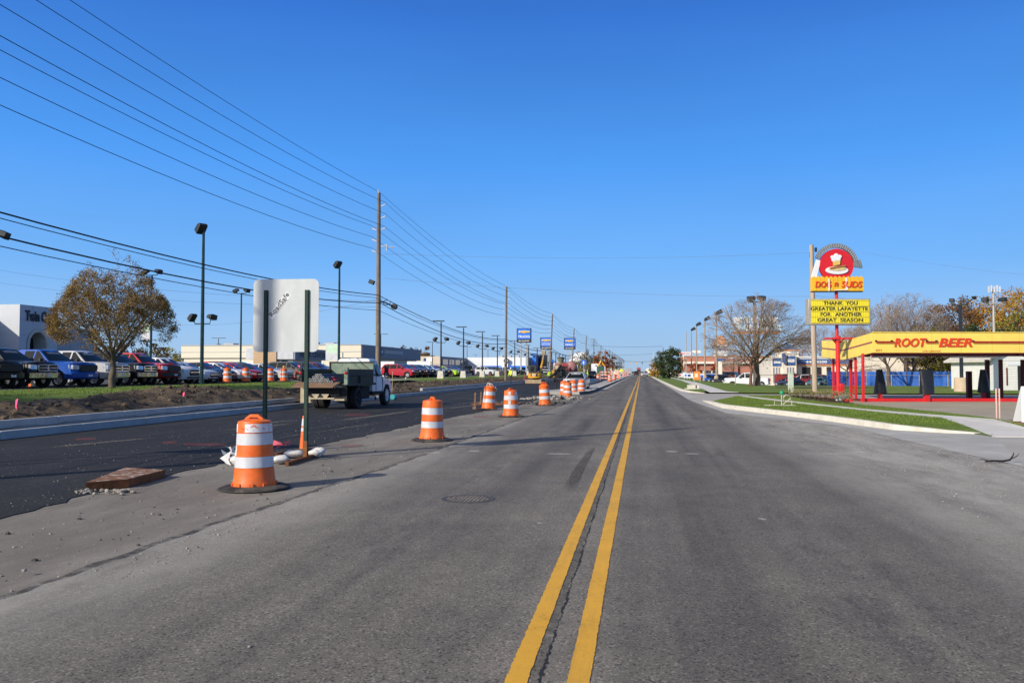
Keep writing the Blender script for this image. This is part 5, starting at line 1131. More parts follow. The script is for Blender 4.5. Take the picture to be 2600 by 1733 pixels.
# plank formwork box by the roped drum
for (u, v, h, lab) in ((1206, 1038, .72, 'weathered plank stake left of the roped drum'), (1221, 1026, .62, 'second plank stake behind the weathered one near the roped drum')):
    b = MB(); b.box((0, 0, h / 2), (.07, .05, h), ry=.04); b.box((.0, 0, .05), (.16, .3, .1)); o = b.build('plank_stake', M_wood); o.location = G(u, v, -.03); tag(o, lab, 'stake')
x, y, z = G(1265, 1026, -.03); b = MB(); b.bx(-1.2, 1.1, -.9, .9, 0, .05); o = b.build('steel_plate', M_rust, bevel=.01); o.location = (x, y, -.03); tag(o, 'flat rusty plate on the asphalt behind the roped drum', 'steel plate')
def barricade(lab, loc, rz):
    t = thing('barricade', lab, 'barricade', loc, rz, 'striped barricades down the median')
    for s in (-.85, .85): b = MB(); b.tube([(s, -.3, 0), (s, 0, 1.45)], .03, 4); b.tube([(s, .3, 0), (s, 0, 1.45)], .03, 4); b.build('leg', M_wh, t)
    for z in (.35, .8, 1.25):
        b = MB()
        for k in range(8): b.k = k % 2; x = -1 + k * .25; b.add([(x, -.02, z), (x + .25, -.02, z), (x + .33, -.02, z + .2), (x + .08, -.02, z + .2), (x, .02, z), (x + .25, .02, z), (x + .33, .02, z + .2), (x + .08, .02, z + .2)], [(0, 1, 2, 3), (7, 6, 5, 4), (3, 2, 6, 7)])
        b.build('striped_board', [M_or, M_wh], t, recalc=False)
for X, Y, lab in ((-5.2, 125, 'nearest striped barricade beyond the pipe stack'), (-4.6, 150, 'striped barricade second from the pipe stack'), (-4.4, 185, 'striped barricade third from the pipe stack'), (-4.4, 240, 'farthest striped barricade on the median')):
    barricade(lab, (X, Y, .15), random.uniform(-.2, .2))
for X, Y, lab in ((-6.0, 118, 'drum left of the nearest barricade'), (-4.4, 118, 'drum right of the nearest barricade'), (-4.3, 135, 'drum between the first and second barricades'), (-4.3, 165, 'drum beyond the second barricade'), (-4.3, 210, 'drum beyond the third barricade'), (-4.3, 270, 'farthest drum on the median')):
    make_drum('traffic_drum', lab, (X, Y, .15), 1., 'none', group='drums far down the median')
b = MB(); b.bx(-.02, .02, -.02, .02, 0, 1.2); b.k = 1; b.prism([(0, .95), (.6, 1.55), (0, 2.15), (-.6, 1.55)], -.03, -.01, 'y'); o = b.build('warning_sign', [M_green, mat('fluorescent_yellow', (.72, .78, .02), .5)]); o.location = (-4.7, 200, .15); tag(o, 'fluorescent yellow diamond sign far down the median', 'sign')
for i, (u, v, lab) in enumerate(((1243, 960, 'crimson hydrant on the lawn by the second utility pole'), (1334, 965, 'crimson hydrant left of the excavator'))):
    b = MB(); b.lathe([(.14, 0), (.1, .08), (.09, .5), (.13, .52), (.12, .6), (.05, .7), (0, .72)], 12); b.lathe([(.05, -.2), (.05, .2)], 8, (0, 0, .42), 'x'); o = b.build('fire_hydrant', M_mred, smooth=True, angle=40); x, y, z = G(u, v, .5); o.location = (x, y, z); tag(o, lab, 'fire hydrant')
# ---------------------------------------------------------------- utility poles, wires, lamp posts
random.seed(8)
M_pole = mat('weathered_pole_wood', (.20, .165, .13), .9, 0, .35, 2.2, .3, 0, .3, (.10, .085, .07), (3, 3, .35))
M_polep = mat('pale_pole_wood', (.42, .33, .25), .9, 0, .22, 2.2, .2, 0, .3, None, (3, 3, .35))
M_wire = mat('wire_black', (.012, .012, .013), .6)
M_dkm = mat('dark_bronze_metal', (.028, .032, .035), .5, .3, .3, 4)
M_tealp = mat('dark_teal_metal', (.012, .045, .05), .45, .3, .3, 4)
M_insul = mat('white_insulator', (.62, .62, .63), .3)
M_lens = mat('flood_glass', (.05, .052, .055), .6, 0, .2, 5, 0, 0, .1)
M_galv = mat('galvanised_steel', (.40, .37, .32), .5, .4, .2, 3)
PX = -17.5
POLES = []
def upole(lab, x, y, h, lean, base, grp='wooden utility poles on the left', arms='post', r=(.19, .12), m=None):
    t = thing('utility_pole', lab, 'utility pole', (x, y, base), 0, grp)
    b = MB(); n = 8; b.tube([(lean * i / n, 0, -.3 + (h - base + .3) * i / n) for i in range(n+1)], [r[0] + (r[1] - r[0]) * i / n for i in range(n+1)], 10); b.build('pole_shaft', m or M_pole, t, smooth=True)
    T = h - base
    if arms == 'post':
        for side, dz in ((1, -.85), (1, -1.65), (1, -2.45), (-1, -2.45), (-1, -3.2), (-1, -3.95)):
            xx = lean * (T + dz) / T; b = MB(); b.tube([(xx, 0, T + dz - .1), (xx + side * .28, 0, T + dz - .02), (xx + side * .46, 0, T + dz + .05)], [.03, .035, .045], 6); b.build('insulator_arm', M_insul, t, smooth=True)
        b = MB(); b.tube([(lean, 0, T), (lean - .06, 0, T + .22)], .04, 6); b.build('top_insulator', M_insul, t)
    elif arms == 'cross':
        for dz in (-.5, -1.4, -2.3):
            b = MB(); b.box((lean, 0, T + dz), (2.2, .1, .12)); b.build('cross_arm', m or M_pole, t)
    return t
spec = [('out of view utility pole nearest the camera, its thin shadow crossing the road', 2.8, 13.6, 0), ('tallest wooden utility pole, right behind the dump truck cab', None, None, (962, 490, 957)), ('second wooden utility pole, beside the hi vis worker', None, None, (1286, 728, 1281)), ('third wooden utility pole, crossing the second blue sign', None, None, (1403, 797, 1393)),
        ('fourth wooden utility pole, crossing the third blue sign', None, None, (1458, 833, 1449)), ('fifth wooden utility pole, just right of the water tower', None, None, (1489, 852, 1484)), ('sixth utility pole with three cross arms', None, None, (1508, 859, 1506)), ('seventh utility pole, over the brown trees', None, None, (1526, 877, 1523)), ('eighth utility pole, right of the red tree', None, None, (1537, 886, 1536))]
for i, (lab, y, h, px) in enumerate(spec):
    if px:
        u, v, ub = px; p = atX(u, v, PX); y, h = p[1], p[2]; q = atX(ub, 960, PX); lean = 0 if i < 2 else .0
        x0 = PX; 
        dxb = (ub - u) * math.hypot(y, PX) / F; t = upole(lab, PX + dxb + .15, y, h, -dxb - .15, .35, arms='post' if i not in (6,) else 'cross')
        POLES.append((PX, y, h))
    else:
        t = upole(lab, PX, y, h, 0, .35); POLES.append((PX, y, h))
    if i == 1:
        T = h - .35
        b = MB(); b.box((-.45, -.1, atX(952, 713, PX)[2] - .35), (.35, .3, .28), ry=.4); f_ = b.build('flood_lamp', M_dkm, t); 
        b = MB(); b.tube([(.05, 0, atX(952, 765, PX)[2] - .3), (.5, 0, atX(952, 772, PX)[2] - .2), (.9, .3, atX(952, 775, PX)[2] - .35)], .05, 5); b.lathe([(.0, -.2), (.2, -.18), (.2, .18), (0, .2)], 10, (.95, .5, atX(952, 775, PX)[2] - .35), 'y'); b.build('splice_case', M_dkm, t)
        b = MB(); b.tube([(.1 + .26 * math.cos(a * .524), .25, atX(952, 765, PX)[2] - .35 + .16 * math.sin(a * .524)) for a in range(13)], .025, 5, False); b.v = [(x + .4, y, z) for x, y, z in b.v]; b.build('cable_coil', M_wire, t)
        b = MB(); zz = atX(977, 635, PX)[2] - .35; b.tube([(0, 0, zz), (.45, 0, zz + .1), (.6, .1, zz)], .035, 5); b.tube([(.55, 0, zz + .2), (.55, 0, zz - .25)], .04, 5); b.tube([(.5, 0, zz + .03), (1.1, .2, zz)], .03, 5); b.build('side_bracket', M_insul, t)
n_ = len(POLES)
for i in range(9):                                   # far repeats, thin against the sky
    y = POLES[-1][1] + 50; POLES.append((PX, y, 13.5)); 
    t = upole('distant wooden utility pole of the left line, near the vanishing point', PX, y, 13.5, 0, .3, 'distant utility poles', 'none' if i % 2 else 'cross', (.2, .14))
# wires sag between poles; (side offset, drop below pole top, px height at left image edge)
def wire(lab, dx, dz, v0, rad, span_sag=None):
    b = MB(); pts = []; p0, p1 = POLES[0], POLES[1]; x = PX + dx
    zl = p1[2] + dz
    if isinstance(v0, tuple): q = atX(v0[0], v0[1], x)
    else: q = atX(0, v0, x)
    # parabola between pole 0 and pole 1 through the point seen at the picture edge, level ends
    L = p1[1] - p0[1]; f = (q[1] - p0[1]) / L; s = (zl - q[2]) / (4 * f * (1 - f)) if .02 < f < .98 else .6
    s = max(.1, min(2.6, s))
    for i in range(len(POLES) - 1):
        a, c = POLES[i], POLES[i+1]; za = (zl if i == 0 else a[2] + dz); zc = c[2] + dz; n = 16 if i < 3 else 6
        for k in range(n + (1 if i == len(POLES) - 2 else 0)):
            g = k / n; pts.append((x, a[1] + (c[1] - a[1]) * g, za + (zc - za) * g - 4 * (s if i == 0 else min(s, 1.5)) * g * (1 - g)))
    b.tube(pts, [rad * (1 + max(0, p[1] - 60) / 160) for p in pts], 4, False); o = b.build('power_line', M_wire, smooth=True); tag(o, lab, 'power line', 'overhead wires of the left pole line')
W0 = POLES[1][2]; zp = lambda v: atX(958, v, PX)[2] - W0
for lab, dx, v, v0, rad in (('topmost overhead wire, from pole top to pole top', 0, 484, (177, 0), .013), ('second overhead wire, on the upper right insulators', .46, 512, (91, 0), .013), ('third overhead wire, on the lower right insulators', .46, 541, 12, .013), ('fourth overhead wire, on the lowest right insulator', .40, 573, 91, .014),
      ('fifth overhead wire, on the upper left insulators', -.46, 571, 127, .013), ('sixth overhead wire, on the middle left insulators', -.46, 599, 197, .013), ('lowest of the seven thin power wires, on the lower left insulators', -.46, 628, 267, .013),
      ('thick upper cable below the power wires', .0, 748, 539, .026), ('thinner cable just under the thick upper cable', -.12, 755, 554, .014), ('thick lower cable with a splice case near the pole', .1, 768, 600, .026), ('thin cable below the thick lower cable', 0, 787, 625, .014)):
    wire(lab, dx, zp(v), v0, rad)
for i, (a, c, lab) in enumerate((((-17.5, 55, atX(958, 636, PX)[2]), atD(2066, 640, 61), 'thin wire crossing the road high up to the right hand wooden pole'), ((-17.5, 55, atX(958, 700, PX)[2]), atD(2066, 752, 61), 'thin wire crossing the road lower down to the right hand wooden pole'),
        (atX(0, 686, -60), (-17.5, 55, atX(958, 760, PX)[2]), 'service wire running in from the left edge to the tall pole, upper'), (atX(0, 718, -60), (-17.5, 55, atX(958, 775, PX)[2]), 'service wire running in from the left edge to the tall pole, lower'), (atX(400, 820, -70), (-17.5, 55, atX(958, 752, PX)[2]), 'slack wire slanting up from the lot to the tall pole'),
        ((-17.5, 308, 11.), (7.5, 300, 10.5), 'far cable slung across the road, upper'), ((-17.5, 405, 9.5), (7., 400, 10.), 'far cable slung across the road, lower'), (atD(2190, 640, 75), atD(2680, 705, 75), 'thin wire above the bare tree on the right'), (atD(2350, 770, 66), atD(2660, 782, 60), 'grey wire passing in front of the autumn trees on the right'), (atD(2068, 750, 61), atD(2145, 757, 63), 'short wire from the wooden pole behind the yellow letter board'))):
    a, c = Vector(a), Vector(c); b = MB(); n = 14; sg = (c - a).length * .012
    b.tube([tuple(a.lerp(c, k / n) - Vector((0, 0, 4 * sg * (k / n) * (1 - k / n)))) for k in range(n+1)], .007 if i not in (5, 6) else .04, 4, False); o = b.build('power_line', M_wire if i in (2, 3, 4, 5, 6) else M_galv, smooth=True); tag(o, lab, 'power line')
# lot lamp posts
def head(t, x, y, z, rz, s=1., tilt=.55):
    b = MB(); b.m = Matrix.Translation((x, y, z)) @ Matrix.Rotation(rz, 4, 'Z') @ Matrix.Rotation(-tilt, 4, 'Y'); b.prism([(-.3*s, -.12*s), (.34*s, -.2*s), (.34*s, .2*s), (-.1*s, .2*s), (-.3*s, .08*s)], -.26*s, .26*s, 'y'); h = b.build('flood_head', M_dkm, t, bevel=.03)
    b = MB(); b.m = Matrix.Translation((x, y, z)) @ Matrix.Rotation(rz, 4, 'Z') @ Matrix.Rotation(-tilt, 4, 'Y'); b.bx(.342*s, .35*s, -.22*s, .22*s, -.17*s, .17*s); b.build('flood_lens', M_lens, h)
def lamp(lab, x, y, z, top, m, heads, low=None, r=.09, grp=None, banner=None, base=None):
    t = thing('lamp_post', lab, 'lamp post', (x, y, z), 0, grp); hgt = top - z
    b = MB(); b.tube([(0, 0, 0), (0, 0, hgt * .5), (0, 0, hgt - .1)], [r, r * .9, r * .7], 8); b.build('post', m, t, smooth=True)
    if heads == 'one': b = MB(); b.tube([(0, 0, hgt - .15), (0, 0, hgt + .05)], .05, 6); b.build('bracket', m, t); head(t, -.12, -.05, hgt + .15, 2.6, 1.05, -.75)
    if heads == 'oneR': head(t, .42, -.05, hgt + .2, .2, 1.15, -.4)
    if heads == 'two':
        b = MB(); b.tube([(-.55, 0, hgt + .05), (-.5, 0, hgt - .12), (.5, 0, hgt - .12), (.55, 0, hgt + .05)], .04, 5); b.build('bracket', m, t); head(t, -.6, 0, hgt + .2, 3.3, .95, -.5); head(t, .6, 0, hgt + .2, -.5, .95, -.3)
    if heads == 'tee':
        b = MB(); b.bx(-1.3, 1.3, -.12, .12, hgt - .03, hgt + .05); b.build('tee_head', m, t)
    if heads == 'teee':
        b = MB(); b.bx(-.9, .35, -.3, .3, hgt - .03, hgt + .06); b.build('tee_head', m, t)
    if low:
        b = MB(); b.tube([(-.55, 0, low + .25), (-.5, 0, low), (.5, 0, low), (.55, 0, low + .25)], .035, 5); b.build('low_bracket', m, t); head(t, -.66, 0, low + .42, 2.8, .8, -.8); head(t, .62, 0, low + .42, 1.2, .8, -.2)
    if banner:
        b = MB(); b.bx(-banner[2], -.05, -.015, .015, banner[0], banner[1]); bn = b.build('banner', M_wh, t); b = MB(); b.bx(-banner[2] + .1, -.15, -.02, -.0155, banner[1] - (banner[1]-banner[0]) * .55, banner[1] - .1); b.build('banner_print', mat('pale_green_print', (.50, .68, .50), .6), bn)
    if base:
        b = MB(); b.lathe([(base[0], -.4), (base[1], base[2]), (0, base[2])], 4 if base[3] else 14, cap=False); o = b.build('concrete_base', M_kerb if base[3] else M_wh, t, bevel=.02); o.rotation_euler = (0, 0, R(45))
    return t
M_conc2 = M_kerb
G1 = 'tall dark flood lamp posts of the dealer lot'
p = atX(517, 585, -27); lamp('dark teal lamp post with one top and two lower floods, right of brown tree', -27, p[1], .8, p[2], M_tealp, 'one', atX(517, 822, -27)[2] - .8, .12, G1)
p = atX(862, 675, -26); lamp('dark lamp post with one top flood left of the tall utility pole', -26, p[1], .8, p[2], M_tealp, 'one', None, .12, G1, (atX(862, 915, -26)[2] - .8, atX(862, 872, -26)[2] - .8, 1.2))
for u, v, X, hd, bn, lab in ((-9, 603, -40, 'oneR', None, 'flood lamp head poking in at the left edge'), (386, 695, -42, 'two', (3.6, 5.1, .9), 'lamp post with twin floods rising behind the brown tree'), (613, 742, -42, 'two', None, 'lamp post with twin floods left of the road sign back')):
    p = atX(u, v, X); lamp(lab, X, p[1], .8, p[2], M_tealp, hd, None, .11, G1, bn)
G2 = 'lamp posts on white concrete bases along the far lot'
for i, (u, v, lab) in enumerate(((1120, 815, 'nearest lamp post on a white concrete base with side floods'), (1177, 830, 'second lamp post on a white concrete base'), (1225, 842, 'third lamp post on a white concrete base'), (1263, 852, 'fourth lamp post on a white concrete base, left of the second pole'), (1307, 865, 'fifth lamp post on a white base, left of the first blue sign'), (1342, 876, 'sixth lamp post, by the legs of the first blue sign'), (1364, 883, 'seventh lamp post, before the blue arch'), (1401, 893, 'eighth lamp post, behind the third utility pole'), (1411, 895, 'ninth lamp post of the white base row'), (1420, 897, 'tenth lamp post of the white base row'), (1429, 899, 'eleventh lamp post of the white base row'), (1436, 901, 'twelfth lamp post of the white base row'))):
    p = atX(u, v, -22.3); t = lamp(lab, -22.3, p[1], .7, p[2], M_dkm, 'teee', (p[2] - .7) * .63 if i < 7 else None, .10 if i < 5 else .13, G2, None, (.62, .40, .95, True))
G3 = 'lamp posts with flat tee heads deep in the lots'
for i, (u, v, X, lab) in enumerate(((555, 858, -75, 'tee headed lamp post above the beige shop roof'), (967, 848, -46, 'tee headed lamp post right behind the tall utility pole'), (985, 888, -75, 'small tee lamp post right of the tall utility pole'), (1098, 868, -44, 'tee headed lamp post left of the first white base lamp'), (1186, 880, -46, 'tee headed lamp post right of the second white base lamp'), (1239, 887, -48, 'tee headed lamp post right of the third white base lamp'), (1208, 900, -70, 'low tee headed lamp post before the white showroom'), (1268, 892, -46, 'tee headed lamp post just left of the second utility pole'), (1294, 896, -46, 'tee headed lamp post just right of the second utility pole'), (1315, 899, -46, 'tee headed lamp post left of the first blue sign legs'))):
    p = atX(u, v, X); lamp(lab, X, p[1], .8, p[2], M_dkm, 'tee', None, .09, G3)
G4 = 'tan lamp posts along the right hand lot'
M_tanp = mat('tan_post', (.33, .26, .19), .7, .1, .2, 3)
for i, (u, v, lab) in enumerate(((1818, 800, 'nearest tan lamp post left of the bare tree'), (1789, 815, 'second tan lamp post left of the bare tree'), (1768, 828, 'third tan lamp post, right of the red tree'), (1755, 840, 'fourth tan lamp post before the red tree'))):
    p = atX(u, v, 10.2); t = thing('lamp_post', lab, 'lamp post', (10.2, p[1], .1), 0, G4); hh = p[2] - .1
    b = MB(); b.tube([(0, 0, 0), (0, 0, hh)], [.14, .09], 8); b.build('post', M_tanp, t, smooth=True); head(t, .35, 0, hh + .35, 0, 1.5, .5); b = MB(); b.lathe([(.45, -.3), (.28, .9), (0, .9)], 12, cap=False); b.build('concrete_base', M_polep, t, smooth=True, angle=40)
p = atD(1915, 768, 96); t = thing('lamp_post', 'brown lamp post with twin floods behind the bare tree', 'lamp post', (p[0], p[1], -.5)); hh = p[2] + .5
b = MB(); b.tube([(0, 0, 0), (0, 0, hh)], [.22, .16], 8); b.build('post', M_pole, t, smooth=True); head(t, -.35, -.2, hh + .45, -2.0, 1.5, -.2); head(t, .75, -.2, hh + .5, -1.2, 1.4, -.2); b = MB(); b.bx(-.6, .9, -.1, .1, hh, hh + .15); b.build('bracket', M_galv, t)
p = atD(2438, 775, 62); t = thing('lamp_post', 'dark lamp post on a tan concrete base beyond the canopy', 'lamp post', (p[0], p[1], 0)); b = MB(); b.bx(-.1, .1, -.1, .1, 0, p[2]); b.build('post', M_dkm, t); b = MB(); b.tube([(0, 0, p[2]), (-.55, 0, p[2] + .05), (-.6, 0, p[2] + .2)], .04, 5); b.tube([(0, 0, p[2]), (.4, -.2, p[2] + .1), (.8, -.3, p[2] + .5)], .04, 5); b.build('bracket', M_dkm, t); head(t, -.6, -.1, p[2] + .35, -2.1, .66, .2); head(t, .85, -.3, p[2] + .55, .4, .45, -.5)
b = MB(); b.lathe([(.55, 0), (.50, 1.15), (0, 1.15)], 14, cap=False); b.build('concrete_base', mat('tan_base', (.52, .40, .28), .85, 0, .15, 3), t, smooth=True, angle=40)
p = atD(2522, 756, 90); t = thing('antenna_pole', 'tall grey pole carrying floods and cell antennas behind the autumn trees', 'antenna pole', (p[0], p[1], 0)); b = MB(); b.tube([(0, 0, 0), (0, 0, p[2] + 1.0)], [.2, .12], 8); b.build('shaft', M_galv, t, smooth=True); b = MB(); b.bx(-1.2, 1.2, -.2, .2, p[2] - .75, p[2] - .55); b.build('crossbar', M_galv, t)
head(t, -.9, -.2, p[2] - .25, -2.3, 1.15, .1); head(t, .8, -.2, p[2] - .25, -1., 1.15, .1)
for k in range(5): b = MB(); b.bx(-.6 + k * .28, -.48 + k * .28, -.3, -.15, p[2] + .55 + .1 * (k % 2), p[2] + 1.25 + .1 * (k % 2)); b.build('antenna_panel', M_insul, t)
p = atD(2060, 622, 61); t = upole('pale wooden pole beside the yellow letter board', atD(2066, 900, 61)[0], p[1], p[2], atD(2060, 622, 61)[0] - atD(2066, 900, 61)[0], 0, None, 'none', (.2, .15), M_polep)
b = MB(); b.box((.18, 0, p[2] - .35), (.16, .16, .3)); b.box((-.22, 0, p[2] - .7), (.1, .1, .4)); b.build('insulator', M_dkm, t)
for i, (u, v, X, lab) in enumerate(((1659, 891, 4.6, 'slim white post at the right kerb far ahead'), (1742, 842, 12.5, 'pale wooden pole between the red tree and the round evergreen'),)):
    p = atX(u, v, X); b = MB(); b.tube([(0, 0, 0), (0, 0, p[2])], .13, 6); o = b.build('post', [M_wh, M_polep][i], smooth=True); o.location = (X, p[1], 0); tag(o, lab, 'post')
for i in range(8):
    y = 330 + i * 55; upole('distant wooden pole on the right of the road near the vanishing point', 8.5, y, 11, 0, 0, 'distant poles on the right', 'cross' if i % 2 else 'none', (.2, .14))
# ---------------------------------------------------------------- buildings and signs, left
random.seed(14)
M_wht = mat('white_panel', (.72, .74, .76), .5, 0, .05, .6); M_gpan = mat('grey_panel', (.36, .38, .40), .5, 0, .06, .6)
M_cream2 = mat('cream_siding', (.72, .66, .52), .7, 0, .07, .5, 0, 0, .3, None, (.3, .3, 3)); M_tanp2 = mat('tan_panel', (.50, .34, .20), .7, 0, .1, 1)
M_store = mat('store_glass', (.02, .024, .026), .08, 0, .5, .5); M_seamd = mat('panel_seam', (.15, .15, .16), .7); M_blu = mat('bright_blue_panel', (.015, .17, .72), .4, 0, .06, 1); M_dblu = mat('navy_panel', (.015, .05, .20), .5, 0, .1, 1)
M_gold = mat('gold_emblem', (.72, .46, .10), .35, .2, .12, 3); M_slate = mat('shaded_fascia', (.22, .24, .28), .6, 0, .1, .7); M_brick = mat('pink_brick', (.40, .17, .115), .85, 0, .14, .8); M_oran = mat('orange_sign', (.75, .24, .03), .5, 0, .12, 2); M_deepred = mat('sign_red', (.60, .012, .02), .45, 0, .1, 2)  # slate tone of the road-facing sides has their shade in the colour
M_letb = mat('grey_letters', (.03, .035, .045), .6)
def bpart(root, nm, m, *boxes, bevel=0):
    b = MB()
    for x in boxes: b.bx(*x)
    return b.build(nm, m, root, bevel=bevel)
def w2(root): return root.location
# showroom with the arch
X0 = -58.; t = thing('showroom', 'white showroom with an arched entrance and grey wings at far left', 'showroom', (X0, 0, .8))
ya, yb = atX(50, 800, X0)[1], atX(147, 800, X0)[1]; zt = atX(50, 772, X0)[2] - .8
yc = [atX(68, 860, X0)[1], atX(124, 860, X0)[1]]; za = atX(96, 834, X0)[2] - .8
cy_ = sum(yc) / 2; ro = (yc[1] - yc[0]) / 2; zs = max(.5, za - ro)
def arch(r, zsp): return [(cy_ - r, 0), (cy_ - r, zsp)] + [(cy_ + r * math.cos(R(180 - a)), zsp + r * math.sin(R(a))) for a in range(15, 180, 15)] + [(cy_ + r, zsp), (cy_ + r, 0)]
A = arch(ro, zs); b = MB()
prof = [(ya, 0)] + A + [(yb, 0), (yb, zt), (ya, zt)]
# portal slab cut by the arch, as two half loops
h = len(A) // 2; L1 = [(ya, 0)] + A[:h+1] + [(cy_, zt), (ya, zt)]; L2 = [(yb, 0)] + A[::-1][:len(A)-h] + [(cy_, zt), (yb, zt)]
b.prism(L1, -3.2, 0, 'x'); b.prism(L2, -3.2, 0, 'x'); b.build('portal', mat('silver_panel', (.50, .52, .55), .5, 0, .05, .4), t, recalc=True)
b = MB(); Ai = arch(ro - .35, zs); b.strip([(.05, y, z) for y, z in A], [(.05, y, z) for y, z in Ai]); b.strip([(.05, y, z) for y, z in Ai], [(-2.0, y, z) for y, z in Ai]); b.build('arch_trim', M_kerb, t)
b = MB(); b.poly([(-1.4, y, z) for y, z in Ai]); w_ = b.build('arch_glass', M_store, t)
b = MB(); [b.bx(-1.38, -1.30, cy_ + k - .05, cy_ + k + .05, 0, zs + ro * .6) for k in (-1.6, 0, 1.6)]; b.bx(-1.38, -1.30, cy_ - ro + .4, cy_ + ro - .4, 2.6, 2.7); b.bx(-1.38, -1.3, cy_ - ro + .4, cy_ + ro - .4, zs, zs + .1); b.build('mullions', M_trim, w_)
b = MB()
for k in range(1, 5): z = zt * k / 5; b.bx(.004, .012, ya, yb, z - .03, z + .03) if z > za + .3 else (b.bx(.004, .012, ya, cy_ - ro - .1, z - .03, z + .03), b.bx(.004, .012, cy_ + ro + .1, yb, z - .03, z + .03))
for k in (1, 2): y = ya + (yb - ya) * k / 3; b.bx(.004, .012, y - .03, y + .03, za + .3, zt)
b.build('panel_joints', M_gpan, t)
text(None, 'lettering', 'Twin City', 1.6, M_letb, t, (.06, (atX(63, 805, X0)[1] + atX(133, 805, X0)[1]) / 2, atX(98, 807, X0)[2] - .8), (R(90), 0, R(90)), width=atX(133, 805, X0)[1] - atX(63, 805, X0)[1], bold=.05, depth=.04, height=1.35)
yl = ya - 22; yr = atX(252, 860, X0)[1]; zw = atX(20, 805, X0)[2] - .8
bpart(t, 'left_wing', M_gpan, (-14, -2.4, yl, ya - .01, 2.9, zw), (-14, -2.9, yl, ya - .01, -.3, 2.9)); bpart(t, 'wing_glass', M_store, (-2.9, -2.8, yl, ya - .2, .3, 2.88))
b = MB(); [b.bx(-2.8, -2.74, yl + k * 2.2, yl + k * 2.2 + .1, .3, 2.88) for k in range(10)]; b.build('mullions', M_gpan, t)
bpart(t, 'right_wing', M_gpan, (-14, -2.4, yb + .01, yr + 2.5, 2.75, zw * .93), (-14, -2.9, yb + .01, yr + 2.5, -.3, 2.75)); bpart(t, 'wing_glass', M_store, (-2.9, -2.8, yb + .2, yr, .3, 2.73))
b = MB(); [b.bx(-2.8, -2.74, yb + .2 + k * 2.6, yb + .3 + k * 2.6, .3, 2.73) for k in range(8) if yb + k * 2.6 < yr]; b.bx(-2.8, -2.74, yb, yr, .8, .9); b.build('mullions', M_gpan, t)
# long cream shop with the grey sign block
t = thing('truck_shop', 'long cream metal sided shop with grey fascia behind the parked cars', 'shop building', (0, 0, .8))
cX, cY = -42., 121.; zt = 4.9; xl = atY(460, 900, cY)[0]
bpart(t, 'upper_wall', M_cream2, (xl, cX, cY, cY + 34, 2.9, zt)); bpart(t, 'lower_wall', M_cream2, (xl + .3, cX - .4, cY + .3, cY + 33, -.3, 2.9))
b = MB(); b.bx(xl - .02, cX + .02, cY - .03, cY, 3.75, 3.83); b.bx(xl - .02, cX + .02, cY - .06, cY, zt - .12, zt + .04); b.build('siding_band', M_gpan, t)
bpart(t, 'side_fascia', M_slate, (cX + .01, cX + .12, cY + .1, cY + 34, 2.85, zt - .02))
for k in range(7): x = xl + 3 + k * 5.6; bpart(t, 'garage_door', M_wht if k != 4 else M_trim, (x, x + 3.6, cY + .24, cY + .3, -.2, 2.3))
b = MB(); b.bx(cX + .125, cX + .2, cY + 9, cY + 10.4, 3.5, 4.5); b.build('logo_panel', M_dblu, t); b = MB(); b.bx(cX + .205, cX + .22, cY + 9.4, cY + 10., 3.75, 4.25); b.build('logo_mark', M_wht, t)
bpart(t, 'name_panel', M_gpan, (cX + .125, cX + .16, cY + 11.2, cY + 22, 3.75, 4.3))
for k in range(5): bpart(t, 'roof_unit', M_gpan, (xl + 4 + k * 4.3, xl + 5.6 + k * 4.3, cY + 6 + k % 2 * 3, cY + 8 + k % 2 * 3, zt, zt + .5 + .25 * (k % 2)))
bpart(t, 'door', M_slate, (cX - 2.2, cX - 1.2, cY + .24, cY + .3, -.3, 1.9)); bpart(t, 'downpipe', M_gpan, (cX - 3, cX - 2.9, cY - .1, cY - .031, 0, 3.7))
eX, eY = -43.4, 99.5; zt2 = 3.75; xl2 = atY(625, 900, eY)[0]
b = MB(); n = 40
for k in range(n): x = xl2 + (eX - xl2) * k / n; w_ = (eX - xl2) / n; b.bx(x, x + w_ * .6, eY - .08, eY, 2.35, zt2); 
b.bx(xl2, eX, eY, eY + 11, 2.35, zt2 - .02); b.build('corrugated_front', M_wht, t)
bpart(t, 'front_wall', M_tanp2, (xl2 + 1.2, eX - 3.4, eY + .1, eY + 1, -.3, 2.34)); bpart(t, 'front_wall', M_cream2, (eX - 3.3, eX - .3, eY + .4, eY + 10, -.3, 2.34)); bpart(t, 'tan_sign_panel', M_tanp2, (atY(645, 900, eY)[0], atY(703, 900, eY)[0], eY - .2, eY - .1, 1.2, zt2 - .1))
bpart(t, 'sign_fascia', M_slate, (eX + .01, eX + .2, eY - .05, eY + 11.2, 2.3, zt2)); text(None, 'lettering', 'TRUCK CENTER', 1, M_letb, t, (eX + .23, eY + 5.6, 3.0), (R(90), 0, R(90)), width=9.2, bold=.02, height=.75)
b = MB(); [b.bx(eX - 2.9 + k * 1.1, eX - 2.1 + k * 1.1, eY + .36, eY + .39, 1.2, 2.2) for k in range(2)]; b.build('window', M_store, t)
